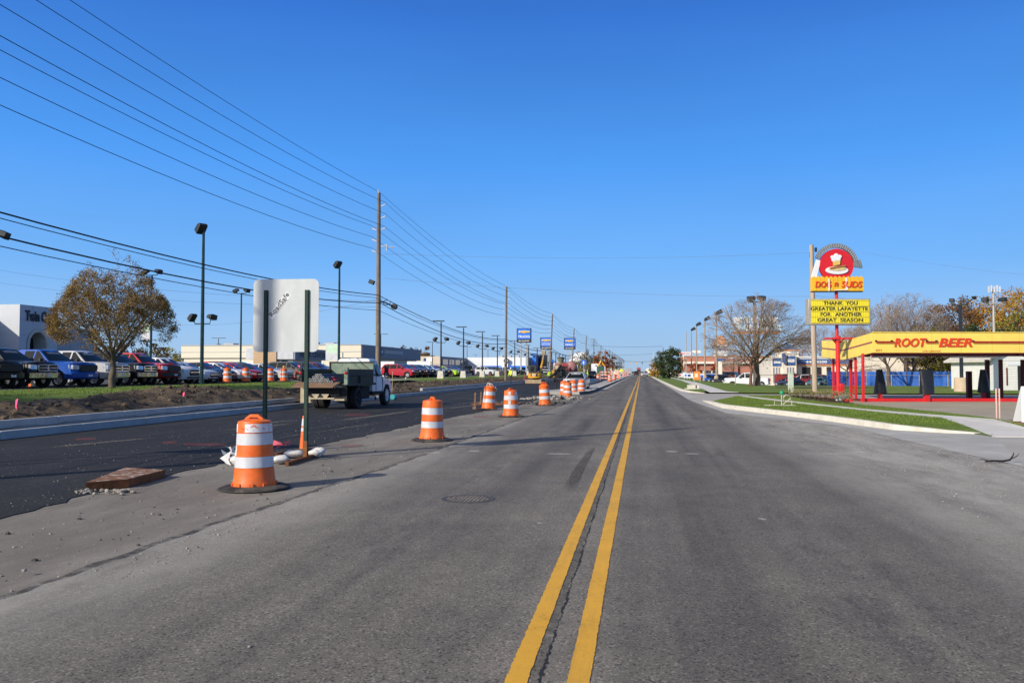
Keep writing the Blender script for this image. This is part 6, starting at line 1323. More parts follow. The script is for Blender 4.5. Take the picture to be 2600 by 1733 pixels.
# second beige dealer with shade put into the side colour
t = thing('dealer_building', 'beige dealer building with a shaded side coloured dark behind the crimson suv', 'dealer building', (0, 0, .8)); dY = 197.; xr = atY(1117, 920, dY)[0]; xl = atY(963, 920, dY)[0]; zt = atY(1117, 904, dY)[2] - .8
M_beig = mat('beige_siding', (.60, .51, .39), .8, 0, .08, .4, 0, 0, .3, None, (3, .3, .3))
bpart(t, 'wall', M_beig, (xl, xr, dY, dY + 40, -.3, zt), (xl - 3, xl + 6, dY - 2, dY + 20, -.3, zt * 1.0 + .35)); bpart(t, 'wall_band', M_gpan, (xl + 6, xr, dY - .1, dY, zt * .55, zt * .58))
bpart(t, 'shaded_side', M_slate, (xr + .01, xr + .2, dY, dY + 40, 0, zt - .1)); b = MB(); [b.bx(xr + .21, xr + .26, dY + 2 + k * 7, dY + 7.5 + k * 7, zt * .55, zt * .85) for k in range(5)]; b.build('window', M_store, t)
b = MB(); b.bx(atY(1076, 910, dY)[0], atY(1082, 910, dY)[0], dY - .15, dY - .02, zt * .72, zt * .9); b.build('logo_square', M_dblu, t); b = MB(); b.bx(atY(1082.5, 910, dY)[0], atY(1098, 910, dY)[0], dY - .15, dY - .02, zt * .7, zt * .92); b.build('sign_panel', M_wht, t)
# white showroom with blue stripe and blue arch
t = thing('showroom', 'white flat showroom with a blue stripe, left of the blue sign pylons', 'showroom', (0, 0, .8)); sY = 228.; xl, xr = atY(1185, 920, sY)[0], atY(1338, 920, sY)[0]; zt = atY(1250, 907, sY)[2] - .8
bpart(t, 'wall', M_wht, (xl, xr, sY, sY + 30, zt * .42, zt), (xl, xl + 5, sY, sY + 30, -.3, zt * .42)); bpart(t, 'blue_stripe', M_blu, (xl + 4, xr + .1, sY - .6, sY - .02, zt * .40, zt * .50)); bpart(t, 'glass_front', M_store, (xl + 5, xr - .5, sY + .6, sY + 25, -.2, zt * .40))
bpart(t, 'entrance_block', M_wht, (atY(1275, 910, sY)[0], atY(1291, 910, sY)[0], sY - .9, sY - .05, .4, zt * .9)); b = MB(); b.lathe([(.75, -.95), (.75, -.98), (.4, -.98), (.4, -.95)], 16, (atY(1287, 910, sY)[0], sY, zt * .8), 'y', cap=False); b.build('round_emblem', M_letb, t)
bpart(t, 'side_wall', M_gpan, (xr + .01, xr + .3, sY, sY + 30, -.2, zt))
for k in range(3): bpart(t, 'roof_unit', M_gpan, (xl + 8 + k * 2.4, xl + 9.2 + k * 2.4, sY + 6, sY + 8, zt, zt + .7))
xa = atY(1353, 920, 232)[0]; xb = atY(1362, 920, 232)[0]; zz = atY(1357, 897, 232)[2] - .8
t = thing('blue_arch', 'bright blue slab arch with a navy side beside the white showroom', 'entrance arch', (0, 0, .8)); bpart(t, 'front_slab', M_blu, (xa, xb, 231, 232, -.2, zz)); bpart(t, 'side_slab', M_dblu, (xb + .01, xb + .3, 232, 240, -.2, zz - .4)); bpart(t, 'glass_tower', M_store, (xb + .4, xb + 2.6, 236, 242, -.2, zz - .3))
t = thing('shop_building', 'cream stepped shop behind the mixers', 'shop building', (0, 0, .8)); q = [atY(u, 920, 262)[0] for u in (1371, 1392, 1416, 1447)]
bpart(t, 'wall', M_cream2, (q[0], q[1], 262, 285, -.3, atY(1380, 914, 262)[2] - .8), (q[1], q[2], 266, 285, -.3, atY(1400, 920, 262)[2] - .8), (q[2], q[3], 270, 285, -.3, atY(1400, 922, 262)[2] - .8)); bpart(t, 'column', M_cream2, (q[0] + .2, q[0] + 1.6, 259, 261.9, -.3, atY(1380, 905, 262)[2] - .8))
t = thing('sign_column', 'white tapered sign column by the fifth pole', 'sign column', (0, 0, 0)); b = MB(); x, y, z = atX(1510, 923, -12); b.bx(x - .9, x + .9, y, y + .5, .3, z); b.build('column', M_wht, t); b = MB(); b.bx(x + .2, x + .6, y - .02, y, z * .55, z * .9); b.build('dark_mark', M_letb, t)
# blue pylon signs
def emblem(t, cx, y, cz, w):
    h = w * .30
    def bt(k, yy, m, nm):
        a, c, d = .5 * w * k, .155 * w * k, .5 * h * k; s_ = .06 * w
        P = [(-a + s_, .17 * w * k), (-c, .17 * w * k), (-c + .03 * w, d * 1.35), (c + .03*w, d * 1.35), (c, .17 * w * k), (a, .17 * w * k), (a - s_, -.17 * w * k * .7), (c, -.17 * w * k * .7), (c - .03 * w, -d * 1.35), (-c - .03 * w, -d * 1.35), (-c, -.17 * w * k * .7), (-a, -.17 * w * k * .7)]
        b = MB(); b.prism([(cx + p[0], cz + p[1] * .62) for p in P], yy - .05, yy, 'y'); return b.build(nm, m, t)
    bt(1.12, y, M_wht, 'emblem_border'); bt(1.0, y - .05, M_gold, 'emblem')
def pylon(lab, u0, u1, v0, v1, Y, words, legs, base=.8):
    x0, _, zt = atY(u0, v0, Y); x1 = atY(u1, v0, Y)[0]; zb = atY(u0, v1, Y)[2]; cx = (x0 + x1) / 2; w = x1 - x0; hh = zt - zb
    t = thing('pylon_sign', lab, 'pylon sign', (cx, Y, base)); zt -= base; zb -= base
    bpart(t, 'cabinet', M_trim, (-w/2, w/2, 0, .7, zb, zt)); bpart(t, 'blue_face', M_blu, (-w/2 + .06*w, w/2 - .05*w, -.05, -.0, zb + .25*hh, zt - .04*hh)); bpart(t, 'black_face', M_ink, (-w/2, w/2, -.04, 0, zb, zb + .235*hh))
    emblem(t, .02 * w, -.06, zt - .26*hh, w * .70)
    if len(words) == 2: text(None, 'lettering', words[0], 1, M_wht, t, (0, -.07, zb + .42*hh), width=w * .82, bold=.03, height=.16*hh)
    else: text(None, 'lettering', words[0], 1, M_wht, t, (0, -.07, zb + .49*hh), width=w * .76, bold=.02, height=.085*hh); text(None, 'lettering', words[1], 1, M_wht, t, (0, -.07, zb + .36*hh), width=w * .7, bold=.02, height=.07*hh)
    text(None, 'lettering', words[-1], 1, M_wht, t, (0, -.06, zb + .12*hh), width=w * .74, bold=.02, height=.095*hh, shear=.1)
    for u in legs: x = atY(u, v1, Y)[0] - cx; bpart(t, 'leg', M_galv if False else M_gpan, (x - .16, x + .16, .15, .5, -.3, zb))
    xs = [atY(u, v1, Y)[0] - cx for u in legs]; bpart(t, 'cross_tie', M_gpan, (min(xs) + .16, max(xs) - .16, .2, .4, zb * .72, zb * .76))
pylon('blue square pylon sign reading TRUCKS, largest of three', 1312, 1348.5, 833, 869.5, 190, ('TRUCKS', 'BILL DeFOUW'), (1322, 1336))
pylon('blue square pylon sign half crossed by the third pole', 1371.5, 1401, 856, 886, 236, ('CERTIFIED', 'PRE-OWNED', 'BILL DeFOUW'), (1380, 1391.5))
pylon('blue square pylon sign reading CHEVROLET, rightmost of three', 1432, 1461, 857.5, 887, 300, ('CHEVROLET', 'BILL DeFOUW'), (1441, 1449.5))
for u0, u1, v0, v1, Y, lab in ((1396, 1406, 912, 923, 262, 'small blue panel sign behind the third pole'), (1475, 1489, 913, 926, 320, 'blue lattice panel sign below the water tower')):
    t = thing('panel_sign', lab, 'panel sign', (0, 0, 0)); x0, _, z1 = atY(u0, v0, Y); x1, _, z0 = atY(u1, v1, Y); bpart(t, 'blue_face', M_blu, (x0, x1, Y, Y + .3, z0, z1)); bpart(t, 'post', M_gpan, ((x0+x1)/2 - .1, (x0+x1)/2 + .1, Y + .05, Y + .25, -.3, z0)); bpart(t, 'white_mark', M_wht, (x0 + (x1-x0)*.35, x0 + (x1-x0)*.6, Y - .03, Y - .01, z0 + (z1-z0)*.2, z0 + (z1-z0)*.8))
# water tower
t = thing('water_tower', 'white domed water tower above the distant trees', 'water tower', (0, 0, 0)); x, y, z = atY(1475, 921, 1200); rr = 17.5
b = MB(); b.lathe([(0, -7), (9, -6.5), (15, -3.5), (rr, 0)] + [(rr * math.cos(R(a)), rr * .98 * math.sin(R(a))) for a in range(10, 90, 10)] + [(0, rr * .98)], 32, (x, y, z - 1), cap=False); b.build('tank', M_wht, t, smooth=True, angle=60)
for k in range(8): a = k * .785; b = MB(); b.tube([(x + 13.5 * math.cos(a), y + 13.5 * math.sin(a), -2), (x + 13 * math.cos(a), y + 13 * math.sin(a), z - 4)], .9, 6); b.build('leg', M_wht, t)
b = MB(); b.tube([(x, y, -2), (x, y, z - 7)], 2, 8); b.build('riser', M_wht, t)
# far low buildings along both sides near the vanishing point
for i, (u0, u1, v, Y, m, lab) in enumerate(((1545, 1572, 936, 520, M_cream2, 'low pale building far left of the vanishing point'), (1578, 1604, 938, 600, M_gpan, 'grey building far left close to the vanishing point'), (1655, 1672, 937, 560, M_wht, 'white building far right close to the vanishing point'), (1640, 1652, 938, 700, M_cream2, 'tiny cream building at the vanishing point'))):
    x0, _, z1 = atY(u0, v, Y); x1 = atY(u1, v, Y)[0]; b = MB(); b.bx(x0, x1, Y, Y + 20, -.7, z1 + .6); b.bx(x0 + 1, x1 - 1, Y + 2, Y + 18, z1 + .6, z1 + 1.1); o = b.build('low_building', m); tag(o, lab, 'building')
# signal mast far off
t = thing('traffic_signal', 'span of traffic signals across the road far ahead', 'traffic signals', (0, 420, 0)); b = MB(); b.tube([(-9, 0, 6.6), (0, 0, 6.3), (8, 0, 6.6)], .06, 4); b.build('span_wire', M_wire, t)
for x in (-9, 8): b = MB(); b.tube([(x, 0, 0), (x, 0, 7)], .15, 6); b.build('mast', M_gpan, t)
for x in (-5, -2.2, .5, 3.2): b = MB(); b.bx(x - .2, x + .2, -.2, .2, 5.2, 6.3); b.build('signal_head', M_cat if x != .5 else M_trim, t)
# ---------------------------------------------------------------- drive-in canopy and its signs
random.seed(31)
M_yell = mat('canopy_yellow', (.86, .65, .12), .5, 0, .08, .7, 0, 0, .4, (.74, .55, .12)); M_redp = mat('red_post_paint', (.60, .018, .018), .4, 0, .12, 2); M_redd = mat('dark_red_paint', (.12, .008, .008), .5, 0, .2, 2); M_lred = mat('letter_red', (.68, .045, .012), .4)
M_marq = mat('marquee_yellow', (.84, .72, .03), .4, 0, .05, 2); M_fen = mat('fence_yellow', (.80, .45, .02), .5, 0, .08, 2)
ang = YAW + R(1.2)
FC = atD(2215, 895, 42.2)[:2]                        # front left corner of the canopy
t = thing('drive_in_canopy', 'yellow drive-in canopy on red posts lettered in red', 'canopy', (FC[0], FC[1], 0), ang)
zt, zb = 3.58, 2.56; LEN = 15.; D1, D2 = 4.6, 9.4; dz = -.30; XV, XB = .42, 1.15
b = MB(); b.add([(0, 0, zb), (LEN, 0, zb), (LEN, 0, zt), (0, 0, zt), (0, .06, zb), (LEN, .06, zb), (LEN, .06, zt), (0, .06, zt)], [(0, 1, 2, 3), (7, 6, 5, 4), (3, 2, 6, 7), (0, 4, 5, 1)]); fas = b.build('front_fascia', M_yell, t)
b = MB(); b.add([(-.0, .0, zb), (-.0, 0, zt), (XV, D1, zt + dz), (XV, D1, zb + dz), (.1, .0, zb), (.1, 0, zt), (XV + .1, D1, zt + dz), (XV + .1, D1, zb + dz)], [(0, 1, 2, 3), (7, 6, 5, 4), (1, 5, 6, 2), (0, 3, 7, 4)]); b.build('end_fascia', M_yell, t)
b = MB(); b.add([(XV, D1 + .01, zb + dz), (XV, D1 + .01, zt + dz), (XB, D2, zt - .05), (XB, D2, zb - .05), (XV + .1, D1 + .01, zb + dz), (XV + .1, D1 + .01, zt + dz), (XB + .1, D2, zt - .05), (XB + .1, D2, zb - .05)], [(0, 1, 2, 3), (7, 6, 5, 4), (1, 5, 6, 2), (0, 3, 7, 4)]); b.build('end_fascia', M_yell, t)
b = MB(); b.bx(XB + .1, 6, D2 - .06, D2, zb - .05, zt - .05); b.build('back_fascia', M_yell, t)
for y0, y1, z0, z1 in ((.02, D1, zb, zb + dz), (D1, D2, zb + dz, zb - .05)):
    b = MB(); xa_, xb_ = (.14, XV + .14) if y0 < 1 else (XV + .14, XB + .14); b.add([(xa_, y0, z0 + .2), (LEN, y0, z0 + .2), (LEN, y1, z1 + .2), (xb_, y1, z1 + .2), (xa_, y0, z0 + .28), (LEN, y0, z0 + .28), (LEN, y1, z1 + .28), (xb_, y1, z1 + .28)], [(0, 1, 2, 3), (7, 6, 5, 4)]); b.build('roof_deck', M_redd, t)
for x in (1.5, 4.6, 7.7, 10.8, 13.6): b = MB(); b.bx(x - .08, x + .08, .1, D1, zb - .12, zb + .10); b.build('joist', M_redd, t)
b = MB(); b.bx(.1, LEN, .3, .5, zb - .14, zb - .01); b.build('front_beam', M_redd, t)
for x0, x1 in ((.2, 2.7), (4.4, 7.0), (9.5, 12)): b = MB(); b.tube([(x0, .62, zb - .20), (x1, .62, zb - .20)], .05, 8); b.build('tube_light', M_insul, t)
px = lambda u: (atD(u, 870, 42.3)[0] - FC[0]) / math.cos(ang)
# neon stripe pieces and lettering on the front
for u0, u1 in ((2222, 2268), (2349, 2378), (2470, 2760)):
    b = MB(); b.bx(px(u0), px(u1), -.09, -.01, zb + .50, zb + .585); b.build('red_stripe', M_lred, t); b = MB(); b.bx(px(u0), px(u1), -.10, -.0915, zb + .54, zb + .585); b.build('stripe_tube', M_redd, t)
for u0 in (2222, 2262, 2352, 2376, 2470): b = MB(); b.box((px(u0), -.06, zb + .6), (.08, .1, .07)); b.build('neon_clip', M_ink, t)
for w_, u0, u1 in (('ROOT', 2266, 2349), ('BEER', 2381, 2467)):
    text(None, 'lettering', w_, 1, M_lred, t, ((px(u0) + px(u1)) / 2, -.03, zb + .52), width=px(u1) - px(u0), height=.44, bold=.02, shear=.25, depth=.02)
text(None, 'lettering', '601', .2, mat('pale_red_ink', (.55, .22, .06), .6), t, (px(2230), -.012, zb + .13), width=.30, height=.115, bold=.004, depth=.004); text(None, 'lettering', 'LOW CLEARANCE', .2, mat('pale_red_ink', (.55, .22, .06), .6), t, (px(2364), -.012, zb + .085), width=.92, height=.085, bold=.002, depth=.004)
# purple and red stripe along the end fascia
b = MB(); b.add([(-.012, .0, zb + .5), (-.012, 0, zb + .58), (XV - .012, D1, zb + dz + .58), (XV - .012, D1, zb + dz + .5)], [(0, 1, 2, 3)]); b.add([(XV - .012, D1 + .05, zb + dz + .5), (XV - .012, D1 + .05, zb + dz + .58), (XB - .012, D2, zb + .53), (XB - .012, D2, zb + .45)], [(0, 1, 2, 3)]); b.build('end_stripe', mat('plum_stripe', (.30, .08, .09), .5), t, recalc=False)
for u in (2300, 2365, 2441, 2520, 2590):
    b = MB(); b.bx(px(u) - .006, px(u) + .006, -.004, .001, zb + .01, zt - .01); b.build('fascia_seam', mat('seam_ochre', (.55, .40, .05), .6), t)
b = MB(); b.bx(0, LEN, -.03, .0, zt - .002, zt + .045); b.build('top_trim', mat('trim_yellow', (.70, .52, .10), .5), t); b = MB(); b.bx(0, LEN, -.025, .0, zb - .04, zb - .002); b.build('drip_edge', M_redd, t)
# posts: sunlit red at the left end, shade put into a darker red beyond
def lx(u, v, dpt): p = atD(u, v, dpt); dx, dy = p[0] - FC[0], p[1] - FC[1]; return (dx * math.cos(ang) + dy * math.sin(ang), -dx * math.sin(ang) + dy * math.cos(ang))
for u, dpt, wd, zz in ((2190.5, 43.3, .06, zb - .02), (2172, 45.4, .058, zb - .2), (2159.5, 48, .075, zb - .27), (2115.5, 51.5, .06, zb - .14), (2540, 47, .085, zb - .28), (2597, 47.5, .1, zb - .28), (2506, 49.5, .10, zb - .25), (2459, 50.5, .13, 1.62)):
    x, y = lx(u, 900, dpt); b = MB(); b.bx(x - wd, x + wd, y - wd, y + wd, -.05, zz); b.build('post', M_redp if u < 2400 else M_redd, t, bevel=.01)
x0, y0 = lx(2160, 900, 46.5); x1, y1 = lx(2190, 900, 43.3)
b = MB(); b.bx(x1, LEN, y1 + .1, y1 + .35, .0, .2); b.bx(x1 - .6, x1 - .45, y1 + .2, y1 + 5, 0, .16); b.build('island_kerb', M_redp, t, bevel=.02)
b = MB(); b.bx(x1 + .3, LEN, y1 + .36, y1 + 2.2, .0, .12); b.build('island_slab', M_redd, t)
for u, dpt, lab in ((2233, 47, 'black wrapped menu board, leftmost of three under the canopy'), (2352, 43.4, 'wide black wrapped menu board in the middle under the canopy'), (2496, 49, 'black wrapped menu board farthest right under the canopy')):
    x, y = lx(u, 960, dpt); wp = Matrix.Translation((FC[0], FC[1], 0)) @ Matrix.Rotation(ang, 4, 'Z') @ Vector((x, y, 0)); m_ = thing('menu_board', lab, 'menu board', (wp.x, wp.y, 0), ang, 'covered menu boards')
    wide = u == 2352; b = MB(); b.bx(-.13 if wide else -.1, .13 if wide else .1, -.1, .1, 0, .55); b.build('pedestal', M_redp, m_)
    b = MB(); n = 20; vs = []; fs = []; H0, H1 = .42 if wide else .36, 1.72
    for j in range(9):
        f = j / 8; z = H0 + (H1 - H0) * f
        for i in range(n):
            a = 2 * math.pi * i / n; rx = (.37 - .02 * f if wide else .36 - .20 * f ** 1.3) * (1 + .10 * math.sin(5 * a + j * .5) * (1 - f)); ry = .22 * (1 - .5 * f) * (1 + .12 * math.sin(4 * a + j)); vs.append((rx * math.copysign(abs(math.cos(a)) ** .7, math.cos(a)) + (.06 * (1 - f) if not wide else .04 * (1 - f)), ry * math.sin(a), z + (.03 * math.sin(3 * a) if j == 0 else 0)))
    fs = [(j*n+i, j*n+(i+1) % n, (j+1)*n+(i+1) % n, (j+1)*n+i) for j in range(8) for i in range(n)] + [tuple(range(8*n, 9*n))]; b.add(vs, fs); b.build('black_wrap', mat('bin_liner', (.014, .014, .016), .32, 0, .3, 6, .5), m_, smooth=True, angle=60)
# tall sign on the red pole
SD = 45.2; base = G(2129, 1016, .03); ST = thing('drive_in_sign', 'tall red pole sign with round emblem, yellow picket name board and letter board', 'pole sign', (base[0], base[1], 0), YAW * .9); sx = lambda u: atD(u, 800, SD)[0] - atD(2131, 800, SD)[0]; sz = lambda v: atD(2131, v, SD)[2]
b = MB(); b.tube([(0, 0, 0), (0, 0, sz(855))], .115, 14); b.tube([(0, .1, sz(857)), (0, .1, sz(640))], .09, 12); b.build('red_pole', M_redp, ST, smooth=True, angle=40)
b = MB(); b.bx(sx(2098), sx(2180), -.22, .22, sz(860.5), sz(856.5)); b.tube([(0, 0, sz(866)), (0, 0, sz(852))], .16, 12); b.tube([(sx(2118), 0, sz(860)), (sx(2127), 0, sz(872))], .04, 6); b.tube([(sx(2148), 0, sz(860)), (sx(2133), 0, sz(872))], .04, 6); b.build('collar', M_redp, ST)
b = MB(); b.bx(.02, .26, -.2, .06, .4, .95); b.build('meter_box', M_redp, ST, bevel=.02)
x0, x1, z0, z1 = sx(2053), sx(2211), sz(824), sz(758)
b = MB(); b.bx(x0 - .0, x1, -.28, .28, z0, z1); cab_ = b.build('letter_cabinet', mat('aged_aluminium', (.42, .38, .32), .5, .3), ST, bevel=.02)
b = MB(); b.bx(x0 + .13, x1 - .07, -.292, -.284, z0 + .07, z1 - .06); b.build('letter_face', M_marq, ST)
b = MB()
for k in range(33): x = x0 + .17 + k * (x1 - x0 - .28) / 32; b.bx(x - .005, x + .005, -.297, -.2935, z0 + .08, z1 - .07)
for k in range(5): z = z0 + .10 + k * (z1 - z0 - .2) / 4; b.bx(x0 + .13, x1 - .07, -.300, -.2975, z - .012, z + .012)
b.build('letter_tracks', mat('track_olive', (.36, .26, .02), .6), ST)
for i, (w_, u0, u1) in enumerate((('THANK  YOU', 2091, 2178), ('GREATER LAFAYETTE', 2057.5, 2204), ('FOR   ANOTHER', 2082, 2187), ('GREAT  SEASON', 2075, 2191))):
    text(None, 'lettering', w_, .3, M_ink, ST, ((sx(u0) + sx(u1)) / 2, -.305, sz(769 + i * 14.35)), width=sx(u1) - sx(u0), height=.205, bold=.006, depth=.004)
# picket name board
x0, x1, z0, z1 = sx(2064), sx(2196), sz(737.5), sz(701)
n = 12; b = MB()
for k in range(n):
    a = x0 + (x1 - x0) * k / n; c = x0 + (x1 - x0) * (k + 1) / n - .012; up = .0
    b.prism([(a, z0), (c, z0), (c, z1 - .07), ((a + c) / 2, z1 + .03), (a, z1 - .07)], -.2, .12, 'y')
b.build('picket_board', M_fen, ST); b = MB(); b.bx(x0, x1 - .01, -.16, .1, z0 - .05, z0 - .002); b.build('board_base', M_ink, ST)
for w_, u0, u1 in (('DOG', 2071, 2112), ('n', 2120, 2130), ('SUDS', 2138, 2191)):
    text(None, 'lettering', w_, .5, M_lred, ST, ((sx(u0) + sx(u1)) / 2, -.23, sz(721)), width=sx(u1) - sx(u0), height=.34 if w_ != 'n' else .22, bold=.008, shear=.15, depth=.02)
b = MB(); b.tube([(sx(2107), -.24, sz(707)), (sx(2107), -.24, sz(738))], .035, 6); b.build('bare_tube', M_wht, ST)
b = MB(); b.prism([(sx(2149), sz(704)), (sx(2154), sz(705)), (sx(2155), sz(736)), (sx(2121), sz(736.5)), (sx(2121), sz(735)), (sx(2150), sz(734)), (sx(2150), sz(720))], -.235, -.205, 'y'); b.build('worn_patch', M_wht, ST)
# round emblem: plain red disc with a generic hot dog on a plate and a mug of froth
cx, cz, rd = sx(2129.5), sz(672), .92
b = MB(); b.lathe([(rd, -.1), (rd, .12)], 40, (cx, 0, cz), 'y'); b.build('red_disc', M_deepred, ST)
nv_ = len(KIDS[ST.name])
b = MB(); b.lathe([(.42, -.135), (.40, -.165), (0, -.165)], 24, (0, 0, 0), 'y'); b.v = [(cx + .16 + x, y, cz + .12 + z * .36) for x, y, z in b.v]; b.build('plate_shape', M_wht, ST)
b = MB(); b.lathe([(.33, -.17), (.31, -.19), (0, -.19)], 20, (0, 0, 0), 'y'); b.v = [(cx + .17 + x, y, cz + .18 + z * .26) for x, y, z in b.v]; b.build('bun_shape', mat('bun_tan', (.62, .48, .22), .5), ST)
b = MB(); b.tube([(cx - .1, -.2, cz + .19), (cx + .17, -.2, cz + .235), (cx + .46, -.2, cz + .28)], .035, 6); b.build('sausage_shape', mat('sausage_brown', (.35, .14, .05), .5), ST)
b = MB(); b.prism([(cx + .02, cz + .28), (cx + .26, cz + .33), (cx + .28, cz + .5), (cx + .02, cz + .48)], -.17, -.12, 'y'); b.build('mug_shape', mat('mug_amber', (.70, .48, .10), .5), ST)
b = MB(); 
for dx, dz_, r in ((.06, .52, .1), (.2, .55, .11), (.14, .64, .1), (.0, .6, .07), (.27, .62, .07)): b.lathe([(r, -.14), (r * .8, -.175), (0, -.18)], 12, (cx + dx, 0, cz + dz_), 'y')
b.build('froth_shape', M_wht, ST)
for o_ in KIDS[ST.name][nv_:]:
    for v_ in o_.data.vertices: v_.co.x = cx + (v_.co.x - cx - .16) * 1.5; v_.co.z = cz + (v_.co.z - cz - .30) * 1.5
# bulb arrow sweeping over the disc
b = MB(); ao, ai = 1.22, .985; A_ = []; B_ = []
for k in range(23): a = R(158 - k * 6.6); A_.append((cx + ao * math.cos(a), -.06, cz + ao * math.sin(a) * 1.0)); B_.append((cx + ai * math.cos(a), -.06, cz + ai * math.sin(a)))
M_bulb = mat('bulb_grey_panel', (.20, .22, .23), .5, .2, .5, 16)
b.strip(A_, B_); b.strip([(x, .08, z) for x, y, z in A_], [(x, .08, z) for x, y, z in B_]); b.strip(A_, [(x, .08, z) for x, y, z in A_]); b.strip(B_, [(x, .08, z) for x, y, z in B_]); b.build('bulb_arrow', M_bulb, ST)
b = MB(); b.prism([(sx(2173), sz(660)), (sx(2191), sz(657)), (sx(2196.5), sz(678)), (sx(2172), sz(675))], -.1, .08, 'y'); b.build('arrow_head', M_bulb, ST)
b = MB()
for k in range(22):
    a = R(156 - k * 6.6)
    for rr_ in (1.05, 1.16): b.lathe([(.018, -.062), (.018, -.085), (0, -.09)], 6, (cx + rr_ * math.cos(a), 0, cz + rr_ * math.sin(a)), 'y')
b.build('arrow_bulbs', M_wht, ST)
b = MB(); b.prism([(sx(2065), sz(702)), (sx(2078), sz(702)), (sx(2089), sz(660)), (sx(2079), sz(657))], -.08, .08, 'y'); b.build('arrow_tail', M_wht, ST)
x, y, z = G(2128, 1021, .05); b = MB(); b.lathe([(.17, 0), (.21, .36), (.22, .37), (.2, .37), (.16, .1), (0, .1)], 18); o = b.build('bucket', M_wht, smooth=True, angle=40); o.location = (x, y - .1, .04); tag(o, 'white plastic bucket at the foot of the red sign pole', 'bucket')
# dried plants in the mulch bed
M_dry = leafmat('dry_stems', [(0, (.10, .07, .03)), (.5, (.2, .16, .07)), (1, (.10, .13, .04))], .2)
for i in range(14):
    f = i / 13; u = 2003 + 150 * f; v = 1007 + 14 * f; x, y, z = G(u, v, .15); b = MB()
    for k in range(26):
        a = random.random() * 6.28; r = random.uniform(.05, .3); h = random.uniform(.12, .5); b.add([(0, 0, 0), (.012, .01, 0), (r * math.cos(a), r * math.sin(a), h)], [(0, 1, 2)]); b.add([(r * math.cos(a) * .8, r * math.sin(a) * .8, h * .8), (r * math.cos(a) + .06, r * math.sin(a), h), (r * math.cos(a), r * math.sin(a) + .05, h + .04)], [(0, 1, 2)])
    o = b.build('dry_plant', M_dry, recalc=False); o.location = (x, y, .15); tag(o, 'dried brown clump in the mulch bed by the red sign pole', 'plant', 'dried plants in the mulch bed')
# meter post, stand pipe, pink posts, A-frame
x, y, z = G(2008, 995, .11); b = MB(); b.bx(-.19, .19, -.12, .12, 0, 1.35); b.bx(-.21, .21, -.14, .14, 1.35, 1.42); o = b.build('meter_post', mat('pale_green_metal', (.48, .55, .45), .5, .1, .15, 3), bevel=.02); o.location = (x, y, .1); tag(o, 'pale green meter post on the lawn left of the wooden pole', 'meter post')
x, y, z = G(1985, 1029, .135); t = thing('backflow_pipe', 'looped metal backflow pipe with a green cap on the near lawn', 'pipe stand', (x, y, .135)); M_brs = mat('dull_brass', (.42, .38, .30), .5, .4, .2, 5)
b = MB(); b.tube([(0, 0, 0), (0, 0, .50)], .035, 8); b.tube([(-.3, 0, 0), (-.3, 0, .2), (-.24, 0, .22)], .02, 6); b.tube([(.42, 0, 0), (.42, 0, .22), (.36, 0, .24)], .02, 6); b.tube([(.22 + .15 * math.cos(a * .4), .0, .3 + .15 * math.sin(a * .4)) for a in range(17)], .022, 6); b.tube([(.05, 0, .05), (.35, 0, .3)], .02, 6); b.build('pipework', M_brs, t, smooth=True)
b = MB(); b.blob((0, 0, .55), (.09, .09, .09), 10); b.build('green_cap', mat('cap_green', (.02, .32, .14), .4), t, smooth=True); b = MB(); b.bx(-.7, .55, -.15, .2, .0, .025); b.build('base_slab', M_kerb, t)
x, y, z = G(1760, 987, .12); b = MB(); b.lathe([(.75, 0), (.7, .06), (0, .06)], 18); b.bx(-.5, .5, -.04, .04, .06, .35); b.bx(.2, .3, -.04, .04, .06, .5); o = b.build('valve_pit', M_kerb); o.location = (x, y, .12); tag(o, 'concrete ringed valve pit on the far lawn by the driveway', 'valve pit')
for u, lab in ((2530.5, 'pale pink post at the lot edge, left of two'), (2538.5, 'pale pink post at the lot edge, right of two')):
    x, y, z = G(u, 1061, .13); b = MB(); b.bx(-.018, .018, -.018, .018, 0, .95); o = b.build('marker_post', mat('faded_pink_paint', (.72, .45, .38), .7, 0, .1, 4), bevel=.008); o.location = (x, y, .12); tag(o, lab, 'post', 'pink posts by the lot')
x, y, z = G(2603, 1082, .03); t = thing('sandwich_board', 'white sandwich board sign at the right edge', 'sandwich board', (x + .52, y + .2, .06), -.12)
for s in (1, -1):
    b = MB(); b.add([(-.62, -.42 * s, .08), (.62, -.42 * s, .08), (.5, -.02 * s, 1.12), (-.5, -.02 * s, 1.12), (-.62, -.39 * s, .08), (.62, -.39 * s, .08), (.5, .01 * s, 1.12), (-.5, .01 * s, 1.12)], [(0, 1, 2, 3), (7, 6, 5, 4), (0, 4, 5, 1), (1, 5, 6, 2), (3, 2, 6, 7), (0, 3, 7, 4)]); b.build('board_panel', M_wht, t)
    b = MB(); b.bx(-.66, .66, -.46 * s - .03, -.46 * s + .05, 0, .1); b.build('foot_rail', M_wood, t)
